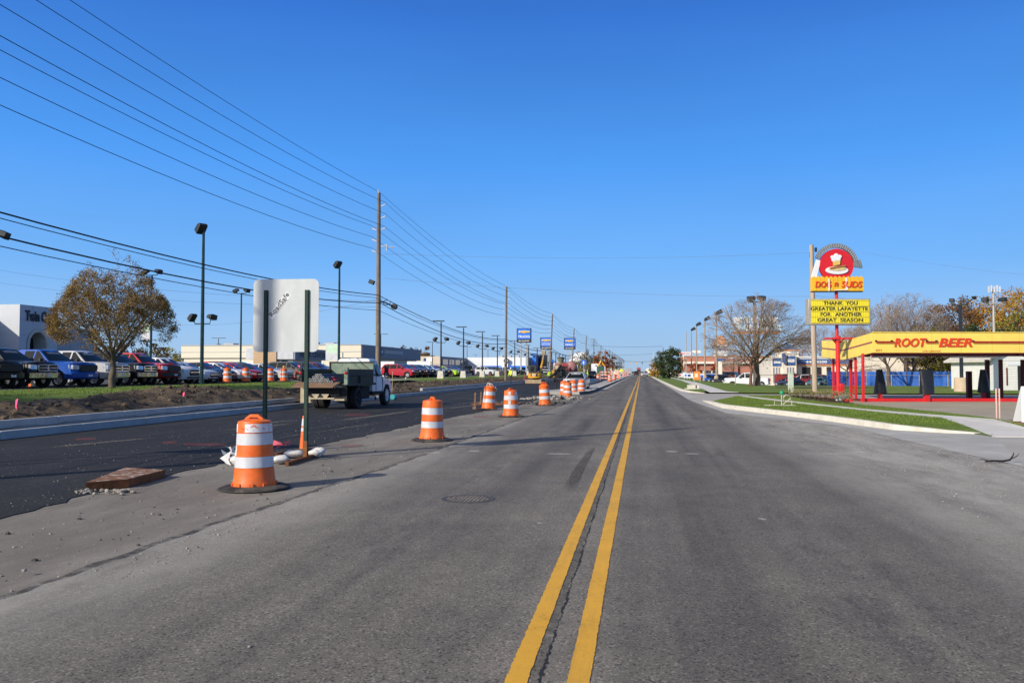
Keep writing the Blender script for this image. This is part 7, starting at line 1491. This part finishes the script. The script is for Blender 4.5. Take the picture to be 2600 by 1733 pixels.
# white sided building, blue fence, chain link
t = thing('white_cottage', 'small white sided building with a dark door at the right edge', 'building', atD(2516, 960, 66)[:2] + (0,), .15); M_sid = mat('white_clapboard', (.70, .70, .66), .6, 0, .05, 2)
b = MB(); z = 0.
while z < 2.4: b.add([(0, -.03, z), (7, -.03, z), (7, 0, z + .2), (0, 0, z + .2), (0, 0, z), (7, 0, z)], [(0, 1, 2, 3), (0, 4, 5, 1)]); z += .2
b.bx(0, 7, .01, 6, 0, 2.45); b.build('clapboard_wall', M_sid, t); b = MB(); b.prism([(-.45, 2.35), (3.2, 4.3), (7.4, 2.35), (7.4, 2.5), (3.2, 4.45), (-.45, 2.5)], -.4, 6.4, 'y'); b.build('roof', M_kerb, t); b = MB(); b.prism([(0, 2.44), (7, 2.44), (3.2, 4.25)], -.02, .2, 'y'); b.build('gable', M_sid, t)
b = MB(); b.bx(2.1, 2.9, -.06, -.035, .05, 2.05); b.build('door', M_ink, t); b = MB(); b.bx(1.2, 1.3, -.06, -.035, .5, 1.9); b.build('downpipe', M_redd, t); b = MB(); b.bx(1.3, 2.5, -.06, -.035, 2.1, 2.35); b.build('wall_lamp_board', M_wht, t)
a = atD(2100, 943, 97); c = atD(2520, 945, 90); t = thing('privacy_fence', 'long blue privacy fence behind the canopy', 'fence', (a[0], a[1], -.3), math.atan2(c[1] - a[1], c[0] - a[0])); Lf = math.hypot(c[0] - a[0], c[1] - a[1])
M_bf = mat('blue_fence_cloth', (.012, .105, .42), .55, 0, .18, .8, .1); 
n = 8
for k in range(n): b = MB(); w_ = Lf / n; m_ = 10; b.strip([(k * w_ + .06 + (w_ - .12) * i / m_, .04 * math.sin(i * 2.1 + k), 0) for i in range(m_+1)], [(k * w_ + .06 + (w_ - .12) * i / m_, .05 * math.sin(i * 1.3 + k), 1.88 + .02 * math.sin(i)) for i in range(m_+1)]); b.build('fence_panel', M_bf, t, smooth=True)
for k in range(n+1): b = MB(); b.tube([(k * Lf / n, .1, -.2), (k * Lf / n, .1, 1.98)], .04, 5); b.build('fence_post', M_galv, t)
a = atD(1867, 950, 92); c = atD(2480, 950, 84); t = thing('wire_fence', 'low wire fence with thin grey posts along the far lawn', 'fence', (a[0], a[1], 0), math.atan2(c[1] - a[1], c[0] - a[0])); Lf = math.hypot(c[0] - a[0], c[1] - a[1]); n = 9
for k in range(n+1): b = MB(); b.tube([(k * Lf / n, 0, -.6), (k * Lf / n, 0, 1.25)], .045, 5); b.build('fence_post', M_galv, t)
b = MB(); b.tube([(0, 0, 1.2), (Lf, 0, 1.2)], .022, 4); b.build('top_rail', M_galv, t)
# the repair shop with the blue band
t = thing('repair_shop', 'white repair shop with blue bands, phone number and a blue pyramid roof', 'repair shop', (0, 0, -.55)); Y = 133.; xq = lambda u: atY(u, 900, Y)[0]; zq = lambda v: atY(2000, v, Y)[2] + .55; M_ws = mat('warm_white_wall', (.74, .68, .57), .7, 0, .06, .5); M_bb = mat('band_blue', (.03, .10, .30), .5, 0, .08, .8)
bpart(t, 'main_wall', M_ws, (xq(2014), xq(2014) + 26, Y, Y + 14, 0, zq(907))); bpart(t, 'parapet', M_wht, (xq(2014), xq(2014) + 26, Y - .15, Y + 14.1, zq(907), zq(904)))
bpart(t, 'blue_band', M_bb, (xq(2018), xq(2014) + 26, Y - .2, Y - .01, zq(924.5), zq(911))); bpart(t, 'orange_line', M_oran, (xq(2018), xq(2014) + 26, Y - .22, Y - .01, zq(927), zq(924.6)))
text(None, 'lettering', '449-8200', 1, M_wht, t, ((xq(2045) + xq(2099)) / 2, Y - .24, zq(918.3)), width=xq(2099) - xq(2045), height=.40, bold=.03)
for u0, u1 in ((2036, 2057), (2072, 2085), (2098, 2110)): bpart(t, 'garage_door', M_ink, (xq(u0), xq(u1), Y - .06, Y - .005, .2, zq(931)))
bpart(t, 'left_block', M_ws, (xq(1955), xq(1984), Y - 1.2, Y + 12, 0, zq(907)), (xq(1984) + .01, xq(2015), Y - 2.2, Y + 12, 0, zq(899.5)))
for u0, u1, v0, v1, yy in ((1958, 1980, 909, 929, Y - 1.2), (1990, 2012, 904, 927, Y - 2.2)):
    bpart(t, 'blue_panel', M_bb, (xq(u0), xq(u1), yy - .1, yy - .01, zq(v1), zq(v0))); bpart(t, 'white_sign', M_wht, (xq(u0 + 3), xq(u1 - 2), yy - .14, yy - .105, zq(v1 - 7), zq(v0 + 8)))
    for k in range(3): x = xq(u0 + 1 + k * 7); bpart(t, 'window', M_slate, (x, x + .22, yy - .05, yy - .01, .4, zq(932)))
bpart(t, 'blade_sign', M_bb, (xq(1979), xq(1985), Y - 2.9, Y - 2.4, zq(921), zq(897)))
x0, x1 = xq(1981), xq(2031); zt_ = zq(887); bpart(t, 'tower', M_ws, (x0, x1, Y + 1, Y + 5, zq(907), zt_)); b = MB(); mx_ = (x0 + x1) / 2; b.add([(x0 - .2, Y + .8, zt_), (x1 + .2, Y + .8, zt_), (x1 + .2, Y + 5.2, zt_), (x0 - .2, Y + 5.2, zt_), (mx_ - .1, Y + 3, zq(867.5))], [(0, 1, 4), (1, 2, 4), (2, 3, 4), (3, 0, 4), (3, 2, 1, 0)]); b.build('pyramid_roof', mat('slate_blue_roof', (.09, .17, .32), .7, 0, .3, 3, .2), t)
bpart(t, 'roof_edge', M_oran, (x0 - .22, x1 + .22, Y + .76, Y + 5.24, zt_ - .12, zt_ - .005)); b = MB(); b.lathe([(.55, -.05), (.5, -.09), (0, -.09)], 16, (x1 - .8, Y + 1, (zt_ + zq(905)) / 2), 'y'); b.v = [(x, y, z) for x, y, z in b.v]; b.build('oval_badge', M_gpan, t)
b = MB(); b.bx(xq(1952), xq(2011), Y - 6, Y - 5, 0, zq(948.5)); o = b.build('red_hedge', mat('red_leaf_hedge', (.24, .025, .025), .9, 0, .5, 2, .8), bevel=.2); o.location = (0, 0, -.55); tag(o, 'clipped red hedge in front of the repair shop', 'hedge')
# brick store
t = thing('brick_store', 'long pink brick store with a pale band behind the right hand lot', 'store building', (0, 0, -.5)); Y = 262.; xq = lambda u: atY(u, 900, Y)[0]; zq = lambda v: atY(1850, v, Y)[2] + .5
bpart(t, 'brick_wall', M_brick, (xq(1735), xq(1990), Y, Y + 40, -.2, zq(903.5)), (xq(1842), xq(1872), Y - 1, Y, -.2, zq(901))); bpart(t, 'pale_band', M_ws, (xq(1735), xq(1990), Y - 1.1, Y - .0, zq(923), zq(917.5))); bpart(t, 'coping', M_ws, (xq(1735), xq(1990), Y - .3, Y + 40, zq(903.4), zq(902.6)))
for k in range(5): x = xq(1848 + k * 3.4); bpart(t, 'sign_letter', M_wht, (x, x + .28, Y - 1.2, Y - 1.02, zq(911), zq(907.5)))
b = MB(); b.bx(xq(1905), xq(1909), Y - 1.15, Y - 1.12, 0, 3); b.build('door', M_slate, t)
t = thing('brick_house', 'distant red brick block behind the blue fence', 'building', (0, 0, -.5)); Y = 150.; b = MB(); b.bx(atY(2330, 900, Y)[0], atY(2405, 900, Y)[0], Y, Y + 12, 0, atY(2380, 905, Y)[2] + .5); b.build('brick_wall', M_brick, t); b = MB(); b.bx(atY(2350, 900, Y)[0], atY(2362, 900, Y)[0], Y - .05, Y - .005, 2, 3.3); b.build('window', M_wht, t)
t = thing('cream_shed', 'cream wall with large openings behind the red posts', 'building', (0, 0, -.5)); Y = 128.; b = MB(); b.bx(atY(2178, 900, Y)[0], atY(2294, 900, Y)[0], Y, Y + 10, 0, atY(2200, 906, Y)[2] + .5); b.build('wall', M_ws, t)
# orange domed pylon, white column
t = thing('pylon_sign', 'orange dome shaped pylon sign on a white column', 'pylon sign', (0, 0, -.5)); Y = 140.; xq = lambda u: atY(u, 870, Y)[0]; zq = lambda v: atY(1829, v, Y)[2] + .5
def dome(k, y, m, nm):
    c = xq(1829); P = [(c + (xq(1829 + du * k) - c), zq(866 + dv * k)) for du, dv in ((-21, 10), (-21, 6), (-17, 2), (-13, -2), (-11, -8), (-7, -12.5), (0, -14), (7, -12.5), (11, -8), (13, -2), (17, 2), (21, 6), (21, 10), (17, 14), (-17, 14))]
    b = MB(); b.prism(P, y - .1, y + .3, 'y'); b.build(nm, m, t)
dome(1.08, Y, M_dblu, 'rim'); dome(.99, Y - .12, M_wht, 'border'); dome(.92, Y - .2, M_oran, 'orange_face')
text(None, 'lettering', 'TRADER', 1, M_wht, t, (xq(1830), Y - .34, zq(875)), width=xq(1845) - xq(1815), height=.5, bold=.02, shear=.2); 
for v in (858, 862, 866): bpart(t, 'word_bar', M_wht, (xq(1823), xq(1836), Y - .34, Y - .31, zq(v + 1.1), zq(v)))
for v0, v1, u0, u1, m in ((884, 888, 1812, 1846, M_bb), (890, 903, 1812, 1846, M_wht), (910, 916, 1817, 1842, M_bb)): bpart(t, 'panel', m, (xq(u0), xq(u1), Y - .1, Y + .2, zq(v1), zq(v0)))
bpart(t, 'column', M_ws, (xq(1823), xq(1833), Y, Y + .7, 0, zq(916))); bpart(t, 'frame_post', M_wht, (xq(1812), xq(1813.5), Y, Y + .3, zq(905), zq(880)), (xq(1844.5), xq(1846), Y, Y + .3, zq(905), zq(880)))
# big sign seen through the bare tree
t = thing('rooftop_sign', 'large white lettered sign with an orange bar seen through the bare tree', 'sign', (0, 0, -.5)); Y = 118.; xq = lambda u: atY(u, 820, Y)[0]; zq = lambda v: atY(1920, v, Y)[2] + .5
for k, (u0, u1, v0, v1) in enumerate(((1863, 1885, 805, 822), (1888, 1905, 803, 821), (1908, 1925, 804, 822), (1930, 1948, 803, 821), (1952, 1975, 804, 822), (1868, 1883, 824, 838), (1887, 1910, 824, 838), (1914, 1934, 824, 838), (1938, 1958, 824, 838), (1961, 1983, 824, 838))):
    bpart(t, 'letter_panel', [M_wht, mat('ice_panel', (.55, .68, .75), .5)][k % 2], (xq(u0), xq(u1), Y, Y + .2, zq(v1), zq(v0)))
bpart(t, 'orange_bar', M_oran, (xq(1862), xq(1980), Y - .1, Y + .3, zq(847), zq(840.5))); bpart(t, 'sign_post', M_pole, (xq(1919), xq(1924), Y + .3, Y + .7, 0, zq(805)))
# white road sign with red lettering beyond the evergreen
t = thing('banner_sign', 'wide white sign with red letters right of the round evergreen', 'sign', (0, 0, -.5)); Y = 215.; xq = lambda u: atY(u, 900, Y)[0]; zq = lambda v: atY(1750, v, Y)[2] + .5
bpart(t, 'white_board', M_wht, (xq(1715), xq(1758), Y, Y + .3, zq(901), zq(893))); bpart(t, 'cream_board', M_ws, (xq(1754), xq(1780), Y + .4, Y + .7, zq(896), zq(889.5))); text(None, 'lettering', 'TESCO', 1, M_lred, t, (xq(1736), Y - .03, zq(897)), width=xq(1752) - xq(1722), height=.42, bold=.02); bpart(t, 'post', M_ws, (xq(1734.5), xq(1736.5), Y + .05, Y + .25, 0, zq(901)))
# banners and placards along the lawn edge
random.seed(4)
for i, (u, v, wd, h, m1, m2, lab) in enumerate(((1770, 968, .95, 1.25, M_oran, M_ws, 'large orange placard on the lawn edge by the nearest tan lamp'), (1709, 957, .8, 1.1, M_oran, M_ws, 'small orange placard farther along the lawn edge'), (1797, 965, 3.8, .85, M_wht, M_blu, 'white banner with a blue blob before the parked suvs'), (1744, 962, 1.1, .9, M_wht, M_blu, 'white placard with blue print, left of the large orange one'), (1752, 962.5, 1.2, .9, M_wht, M_dblu, 'white placard with navy print beside the blue print one'), (1728, 960, .9, .8, M_wht, M_lred, 'white placard with red print'), (1716, 958, .8, .7, M_wht, M_dblu, 'tiny white placard far along the lawn'), (1760, 955, 7, 1.1, M_wht, M_dblu, 'long white banner behind the placards'), (1697, 953, 5, 1.0, M_wht, M_bb, 'long pale banner below the round evergreen'))):
    x, y, z = G(u, v, .11); t = thing('lawn_placard', lab, 'placard', (x, y, .1)); b = MB(); b.bx(-wd/2, wd/2, -.03, .03, .25, .25 + h); b.build('board', m1, t); b = MB(); b.bx(-wd*.35, wd*.1, -.04, -.032, .25 + h*.3, .25 + h*.75); b.build('print', m2, t)
    for s in (-1, 1): b = MB(); b.bx(s * wd * .45 - .03, s * wd * .45 + .03, .0, .04, 0, .3); b.build('leg', M_wht, t)
for i, (u, v, s_, lab) in enumerate(((1676, 953, 1.1, 'yellow construction machine at the right kerb far ahead'), (1684, 954, .8, 'smaller yellow machine beside the first one far ahead'))):
    x, y, z = G(u, v, .11); t = thing('construction_machine', lab, 'machine', (x, y, .1), .6 * i); b = MB(); b.bx(-1 * s_, 1 * s_, -.7 * s_, .7 * s_, .5 * s_, 1.3 * s_); b.bx(-.6 * s_, .3 * s_, -.6 * s_, .6 * s_, 1.3 * s_, 2.1 * s_); b.build('machine_body', M_cat, t, bevel=.12)
    for k in (-.7, .7): b = MB(); b.lathe([(.45 * s_, -.8 * s_), (.45 * s_, .8 * s_)], 12, (k * s_, 0, .45 * s_), 'y'); b.build('wheel', M_tyre, t)
# ---------------------------------------------------------------- trees
M_bark = mat('grey_bark', (.115, .085, .062), .9, 0, .35, 6, .4); M_barkd = mat('dark_bark', (.055, .042, .034), .9, 0, .35, 6, .3); M_barkg = mat('mossy_bark', (.17, .13, .085), .9, 0, .3, 5, .4); M_twig = mat('twig_bark', (.28, .215, .175), .9, 0, .3, 3)
M_lbr = leafmat('leaf_brown_gold', [(0, (.12, .068, .022)), (.35, (.25, .145, .038)), (.6, (.34, .215, .045)), (.85, (.27, .22, .05)), (1, (.46, .32, .09))], .4)
M_lol = leafmat('leaf_olive_sparse', [(0, (.12, .11, .02)), (.6, (.22, .19, .04)), (1, (.30, .22, .06))], .35)
M_lgr = leafmat('leaf_evergreen', [(0, (0.019, 0.041, 0.014)), (.5, (0.041, 0.070, 0.022)), (1, (0.084, 0.108, 0.035))], .12)
M_lrd = leafmat('leaf_red', [(0, (0.270, 0.041, 0.019)), (.5, (0.486, 0.088, 0.027)), (1, (0.608, 0.176, 0.047))], .3)
M_lor = leafmat('leaf_orange', [(0, (0.378, 0.149, 0.027)), (.4, (0.608, 0.270, 0.047)), (.7, (0.540, 0.365, 0.054)), (1, (0.270, 0.284, 0.047))], .3)
M_lmb = leafmat('leaf_maroon_brown', [(0, (0.095, 0.041, 0.024)), (.5, (0.203, 0.081, 0.038)), (.8, (0.270, 0.162, 0.041)), (1, (0.176, 0.176, 0.041))], .25)
M_lyg = leafmat('leaf_yellow_green', [(0, (0.135, 0.149, 0.027)), (.5, (0.270, 0.257, 0.041)), (1, (0.459, 0.351, 0.054))], .3)
M_lbk = leafmat('leaf_far_brown', [(0, (0.095, 0.068, 0.041)), (.5, (0.162, 0.115, 0.061)), (1, (0.135, 0.135, 0.061))], .2)
def leafquad(vs, fs, p, s):
    a = Vector((random.gauss(0, 1), random.gauss(0, 1), random.gauss(0, 1))).normalized(); c = a.cross(Vector((random.gauss(0, 1), random.gauss(0, 1), random.gauss(0, 1)))).normalized(); o = len(vs)
    a *= s * random.uniform(.6, 1.2); c *= s * random.uniform(.35, .7)
    vs += [p - a, p + c, p + a, p - c]; fs.append((o, o+1, o+2, o+3))
def branchy(name, lab, loc, h, w, th, r0, seed, leaf=None, nleaf=0, ls=.05, levels=5, limbs=5, twig=.012, group=None, up=.25, flat=1., bark=None, kids_=(3, 4), inner=False, lean=0., prof=None):
    """trunk, limbs that fork again and again inside the crown, leaves along the last twigs"""
    random.seed(seed); t = thing(name, lab, 'tree', loc, 0, group); T = MB(); W = MB(); tips = []
    ch = h - th
    def seg(mb, p, d, L, ra, rb, n, bend, sides):
        pts = [p.copy()]; q = p.copy(); dd = d.copy(); 
        for i in range(n):
            dd = (dd + Vector((random.gauss(0, bend), random.gauss(0, bend), random.gauss(0, bend * .7) + up * .12))).normalized(); q = q + dd * (L / n); pts.append(q.copy())
        mb.tube(pts, [ra + (rb - ra) * i / n for i in range(n+1)], sides, False); return pts, dd
    def fits(p):
        x, y = (p.x) / (w / 2), p.y / (w / 2); f = (p.z - th * .75) / (h - th * .75)
        if prof: return math.hypot(x, y) < ((max(0, f) / prof) ** .4 if f < prof else (1 - ((f - prof) / (1 - prof)) ** 1.3)) + .08 if -.05 < f < 1 else False
        return (x*x + y*y) < max(.02, 1.05 * (1 - abs(2 * f ** .8 - .75) ** 2.4)) * 1.1
    def grow(p, d, L, r, lv):
        if r < twig * .7 : r = twig * .7
        mb = T if lv <= 1 else W
        pts, dd = seg(mb, p, d, L, r, max(twig * .6, r * .62), 5 if lv < 3 else 3, .10 if lv < 3 else .16, 8 if lv == 0 else (6 if lv == 1 else (4 if lv < 4 else 3)))
        if lv >= levels - 2:
            for q in pts[1:]: tips.append(q)
        if lv >= levels: return
        n = random.randint(*kids_)
        for k in range(n):
            f = 1. if k == 0 else random.uniform(.3, .95); i = min(len(pts) - 2, int(f * (len(pts) - 1))); q = pts[i].lerp(pts[i+1], .5) if k else pts[-1]
            ax = Vector((random.gauss(0, 1), random.gauss(0, 1), random.gauss(0, .6))); ax = (ax - dd * ax.dot(dd)).normalized()
            a = R(random.uniform(8, 22) if k == 0 else random.uniform(28, 58)); nd_ = dd * math.cos(a) + ax * math.sin(a); out = Vector((q.x, q.y, 0)); 
            if out.length > .1: nd_ += out.normalized() * .12
            nd_.z *= flat; nd_.normalize(); LL = L * random.uniform(.62, .85)
            if not fits(q + nd_ * LL): LL *= .6
            if not fits(q + nd_ * LL * .7) and lv > 1: continue
            grow(q, nd_, LL, r * (.72 if k == 0 else .5), lv + 1)
    n = 6; tp = [Vector((lean * i / n + random.gauss(0, .02) * th, random.gauss(0, .02) * th, th * i / n)) for i in range(n+1)]; tp[0] = Vector((0, 0, -.15))
    T.tube(tp, [r0 * (1.35 if i == 0 else 1.1 - .25 * i / n) for i in range(n+1)], 10, False)
    for k in range(limbs):
        a = 6.283 * k / limbs + random.uniform(-.4, .4); tilt = R(random.uniform(28, 62)) if k else R(8); d = Vector((math.cos(a) * math.sin(tilt), math.sin(a) * math.sin(tilt), math.cos(tilt))); 
        grow(tp[-1 - (k % 2)], d, ch * random.uniform(.34, .46) * (1 if k else 1.1), r0 * random.uniform(.30, .46), 1)
    T.build('trunk', bark or M_bark, t, smooth=True, angle=60)
    vs = []; fs = []
    if leaf and nleaf:
        for i in range(nleaf):
            q = random.choice(tips)
            if inner and random.random() < (q.z - th) / ch * 1.0: continue
            leafquad(vs, fs, q + Vector((random.gauss(0, ls * 1.6), random.gauss(0, ls * 1.6), random.gauss(0, ls * 1.6))), ls)
    W.k = 0; W.add([], []); o = len(W.v); W.k = 1; W.add(vs, fs) if vs else None
    W.build('crown', [M_twig if bark is not M_barkd else M_barkd, leaf or M_lbr], t, recalc=False)
    return t
def leafy(name, lab, loc, h, w, th, seed, leaf, n=2600, ls=.2, clumps=46, group=None, bark=None, shape='round', gap=.0, r0=.16, cat='tree'):
    """trunk, a few limbs and many leaf clumps of uneven size spread through the crown"""
    random.seed(seed); t = thing(name, lab, cat, loc, 0, group); T = MB(); ch = h - th
    T.tube([(0, 0, -.2), (0, 0, th), (.05 * w, 0, th + ch * .35), (.0, 0, h * .85)], [r0 * 1.2, r0, r0 * .6, r0 * .15], 7, False); vs = []; fs = []; C_ = []
    for k in range(clumps):
        while 1:
            x, y, z = random.uniform(-1, 1), random.uniform(-1, 1), random.uniform(0, 1)
            if shape == 'round': lim = math.sqrt(max(0, 1 - (2 * z - .85) ** 2 / 1.35))
            elif shape == 'oval': lim = math.sin(math.pi * min(1, (.1 + .9 * z))) ** .6
            else: lim = max(.05, 1 - z) ** .8
            if x*x + y*y <= lim * lim: break
        rr = math.sqrt(x*x + y*y)
        if rr < .35 and random.random() < .5 and lim > .5: x, y = x * 2, y * 2
        C_.append((Vector((x * w / 2, y * w / 2, th * .85 + z * ch)), w * random.uniform(.07, .17)))
    for c, r in C_:
        if random.random() < .5: T.tube([(0, 0, max(th * .7, c.z - w * .3)), (c.x * .5, c.y * .5, c.z - w * .1), tuple(c)], [r0 * .4, r0 * .25, r0 * .08], 4, False)
        for i in range(int(n / clumps * random.uniform(.6, 1.4))):
            q = Vector((random.gauss(0, 1), random.gauss(0, 1), random.gauss(0, 1))).normalized() * r * random.random() ** .45; leafquad(vs, fs, c + Vector((q.x, q.y, q.z * .75)), ls)
    T.build('trunk', bark or M_barkd, t, smooth=True, angle=60); b = MB(); b.add(vs, fs); b.build('crown', leaf, t, recalc=False); return t
# street tree on the left, and one of its kind just outside the frame whose shade falls on the bank
x, y, z = atX(285, 985, -25.3)
branchy('street_tree', 'wide brown leaved street tree in front of the pickup trucks', (-25.3, y, .8), 7.1, 5.6, 1.5, .15, 5, M_lbr, 30000, .044, 6, 13, .009, 'street trees on the left lawn', .22, .9, M_bark, (3, 4), prof=.30)
branchy('street_tree', 'street tree standing outside the left edge, only its shade in view', (-26.5, 17.5, .8), 6.4, 7.0, 1.5, .17, 9, M_lbr, 6000, .09, 5, 7, .014, 'street trees on the left lawn', .2, .85, M_barkg, (3, 4))
# bare trees on the right
x, y, z = atD(1921, 978, 87); branchy('bare_tree', 'large nearly bare tree with a thick leaning trunk on the right lawn', (x, y, .1), 10.6, 11.2, 2.6, .34, 12, M_lol, 3600, .075, 6, 8, .011, None, .25, .9, M_bark, (3, 4), True)
x, y, z = atD(1906, 977, 86); branchy('bare_tree', 'slender reddish trunked bare tree just left of the thick bare tree', (x, y, .1), 8.2, 6.8, 2.4, .15, 15, M_lol, 900, .085, 6, 5, .012, None, .25, .85, mat('red_bark', (.14, .07, .05), .9, 0, .3, 6, .3), (3, 3), True)
for u, D, h, w, th, r, sd, lab in ((2256, 90, 10.6, 9.0, 2.4, .20, 22, 'bare grey tree left of three behind the menu boards'), (2302, 95, 12.6, 9.6, 3.0, .26, 23, 'tallest bare tree behind the yellow canopy'), (2322, 96, 11.4, 8.4, 3.0, .24, 24, 'bare tree right of the tallest, behind the wide menu board'), (2152, 112, 9.0, 9.5, 2.2, .2, 26, 'bare twiggy tree between the letter board and canopy'), (2084, 140, 11, 9, 2.5, .22, 27, 'distant bare tree behind the wooden pole'), (1862, 210, 9, 8, 2, .2, 28, 'small bare tree before the brick store')):
    x, y, z = atD(u, 985, D); branchy('bare_tree', lab, (x, y, -.2), h, w, th, r, sd, M_lmb, 60, .10, 6, 6, .010 if D < 100 else .015, None, .35, 1., M_bark, (3, 4))
# autumn trees beyond the canopy
for u, D, h, w, th, sd, m, n, lab in ((2408, 112, 11.2, 8.4, 2.4, 41, M_lmb, 4200, 'maroon and brown oak behind the dark lamp post'), (2462, 118, 12.2, 8.6, 2.6, 42, M_lmb, 4200, 'brown oak thinning at its top, left of the grey antenna pole'), (2372, 104, 7.6, 6.4, 1.6, 43, M_lyg, 3000, 'yellow green tree low behind the canopy roof'), (2505, 98, 7.4, 5.6, 1.4, 44, M_lgr, 2600, 'green tree just left of the grey antenna pole'), (2552, 112, 12.6, 8.8, 2.4, 45, M_lor, 4600, 'orange autumn tree right of the grey antenna pole'), (2612, 104, 12., 8.8, 2.2, 46, M_lor, 4200, 'orange and yellow tree at the right edge'), (2585, 98, 8.4, 6.6, 1.6, 47, M_lyg, 3000, 'yellow green tree in front of the orange ones'), (2440, 100, 6.4, 6., 1.2, 48, M_lyg, 2600, 'olive tree seen under the canopy beside the blue fence')):
    x, y, z = atD(u, 985, D); leafy('autumn_tree', lab, (x, y, -.3), h * 1.06, w * 1.1, th, sd, m, int(n * 1.5), .17, 80)
x, y, z = atD(1699, 960, 168); leafy('evergreen_tree', 'dark round evergreen tree right of the vanishing point', (x, y, -.1), 6.9, 6.0, .7, 51, M_lgr, 8500, .15, 120, shape='oval')
for u, D, h, w, sd, m, lab, sh in ((1765, 178, 5.6, 3.6, 52, M_lrd, 'bright red tree behind the third tan lamp post', 'cone'), (1818, 190, 5.4, 3.8, 53, M_lrd, 'red tree beside the white sign column', 'cone'), (1669, 185, 4.4, 2.8, 54, M_lor, 'small orange tree left of the round evergreen', 'oval'), (1952, 170, 6.2, 4.6, 55, M_lor, 'rust orange tree left of the repair shop', 'oval'), (2037, 150, 6.2, 3.2, 56, M_lrd, 'red tree behind the repair shop tower', 'oval'), (1662, 230, 4.6, 3.4, 57, M_lor, 'faint orange tree close to the vanishing point on the right', 'oval')):
    x, y, z = atD(u, 960, D); leafy('small_tree', lab, (x, y, -.4), h, w, .7, sd, m, 2200, .17, 36, shape=sh)
# trees behind the left buildings
for u, D, h, w, sd, m, lab in ((583, 170, 9.2, 6.4, 61, M_lor, 'golden tree top above the cream shop roof'), (1006, 300, 10.8, 9, 62, M_lor, 'orange tree behind the beige dealer building, left'), (1030, 310, 12, 10, 63, M_lbk, 'brown tree behind the beige dealer building, middle'), (1070, 270, 10.5, 8.4, 64, M_lmb, 'rust brown tree behind the beige dealer building, right'), (985, 300, 9.4, 8, 65, M_lbk, 'dull brown tree behind the tall utility pole'),
      (338, 130, 7.4, 7.6, 66, M_lbk, 'dark brown tree behind the silver pickup truck'), (372, 140, 7.2, 7, 67, M_lbk, 'brown tree behind the hanging banner'), (418, 150, 6.4, 8, 68, M_lyg, 'olive brown tree left of the cream shop'), (270, 125, 6.6, 6, 69, M_lmb, 'rust brown tree right of the showroom'), (445, 165, 6.0, 7, 70, M_lbk, 'low brown tree at the left end of the cream shop'),
      (1500, 420, 13, 11, 71, M_lbk, 'brown tree below and right of the water tower'), (1515, 430, 12, 11, 72, M_lyg, 'olive brown tree right of the water tower'), (1468, 470, 13, 12, 73, M_lbk, 'grey brown tree hiding the water tower legs'), (1531, 400, 12.6, 9, 74, M_lrd, 'red tree among the brown ones right of the water tower'), (1545, 430, 10.5, 10, 75, M_lmb, 'maroon tree right of the red one'), (1485, 450, 12, 12, 76, M_lyg, 'olive tree at the foot of the water tower'), (1558, 520, 9, 11, 77, M_lbk, 'brown tree near the left of the vanishing point')):
    x, y, z = atD(u, 960, D); leafy('background_tree', lab, (x, y, -.5), h, w, .8, sd, m, 1500 if D < 350 else 1100, .24 if D < 200 else .4, 34, 'trees behind the left lots', r0=.2)
# one ragged far wood along the horizon
random.seed(99); vs = []; fs = []
for i in range(9000):
    th_ = random.uniform(-1.0, .72); D = random.uniform(700, 1000); x, y = D * math.sin(th_), D * math.cos(th_)
    if abs(x) < 26: continue
    hh = 5.5 + 3.2 * noise.noise((th_ * 40, 0, 0)) + 2.0 * noise.noise((th_ * 150, 3, 0)); leafquad(vs, fs, Vector((x, y, -.7 + max(1., hh) * random.random() ** .7)), random.uniform(.8, 1.9))
b = MB(); b.add(vs, fs); tag(b.build('far_wood', leafmat('far_wood_haze', [(0, (.12, .11, .10)), (.5, (.17, .15, .13)), (1, (.20, .16, .12))], .1), recalc=False), 'hazy brown line of far off trees along the horizon', 'wood', kind='stuff')
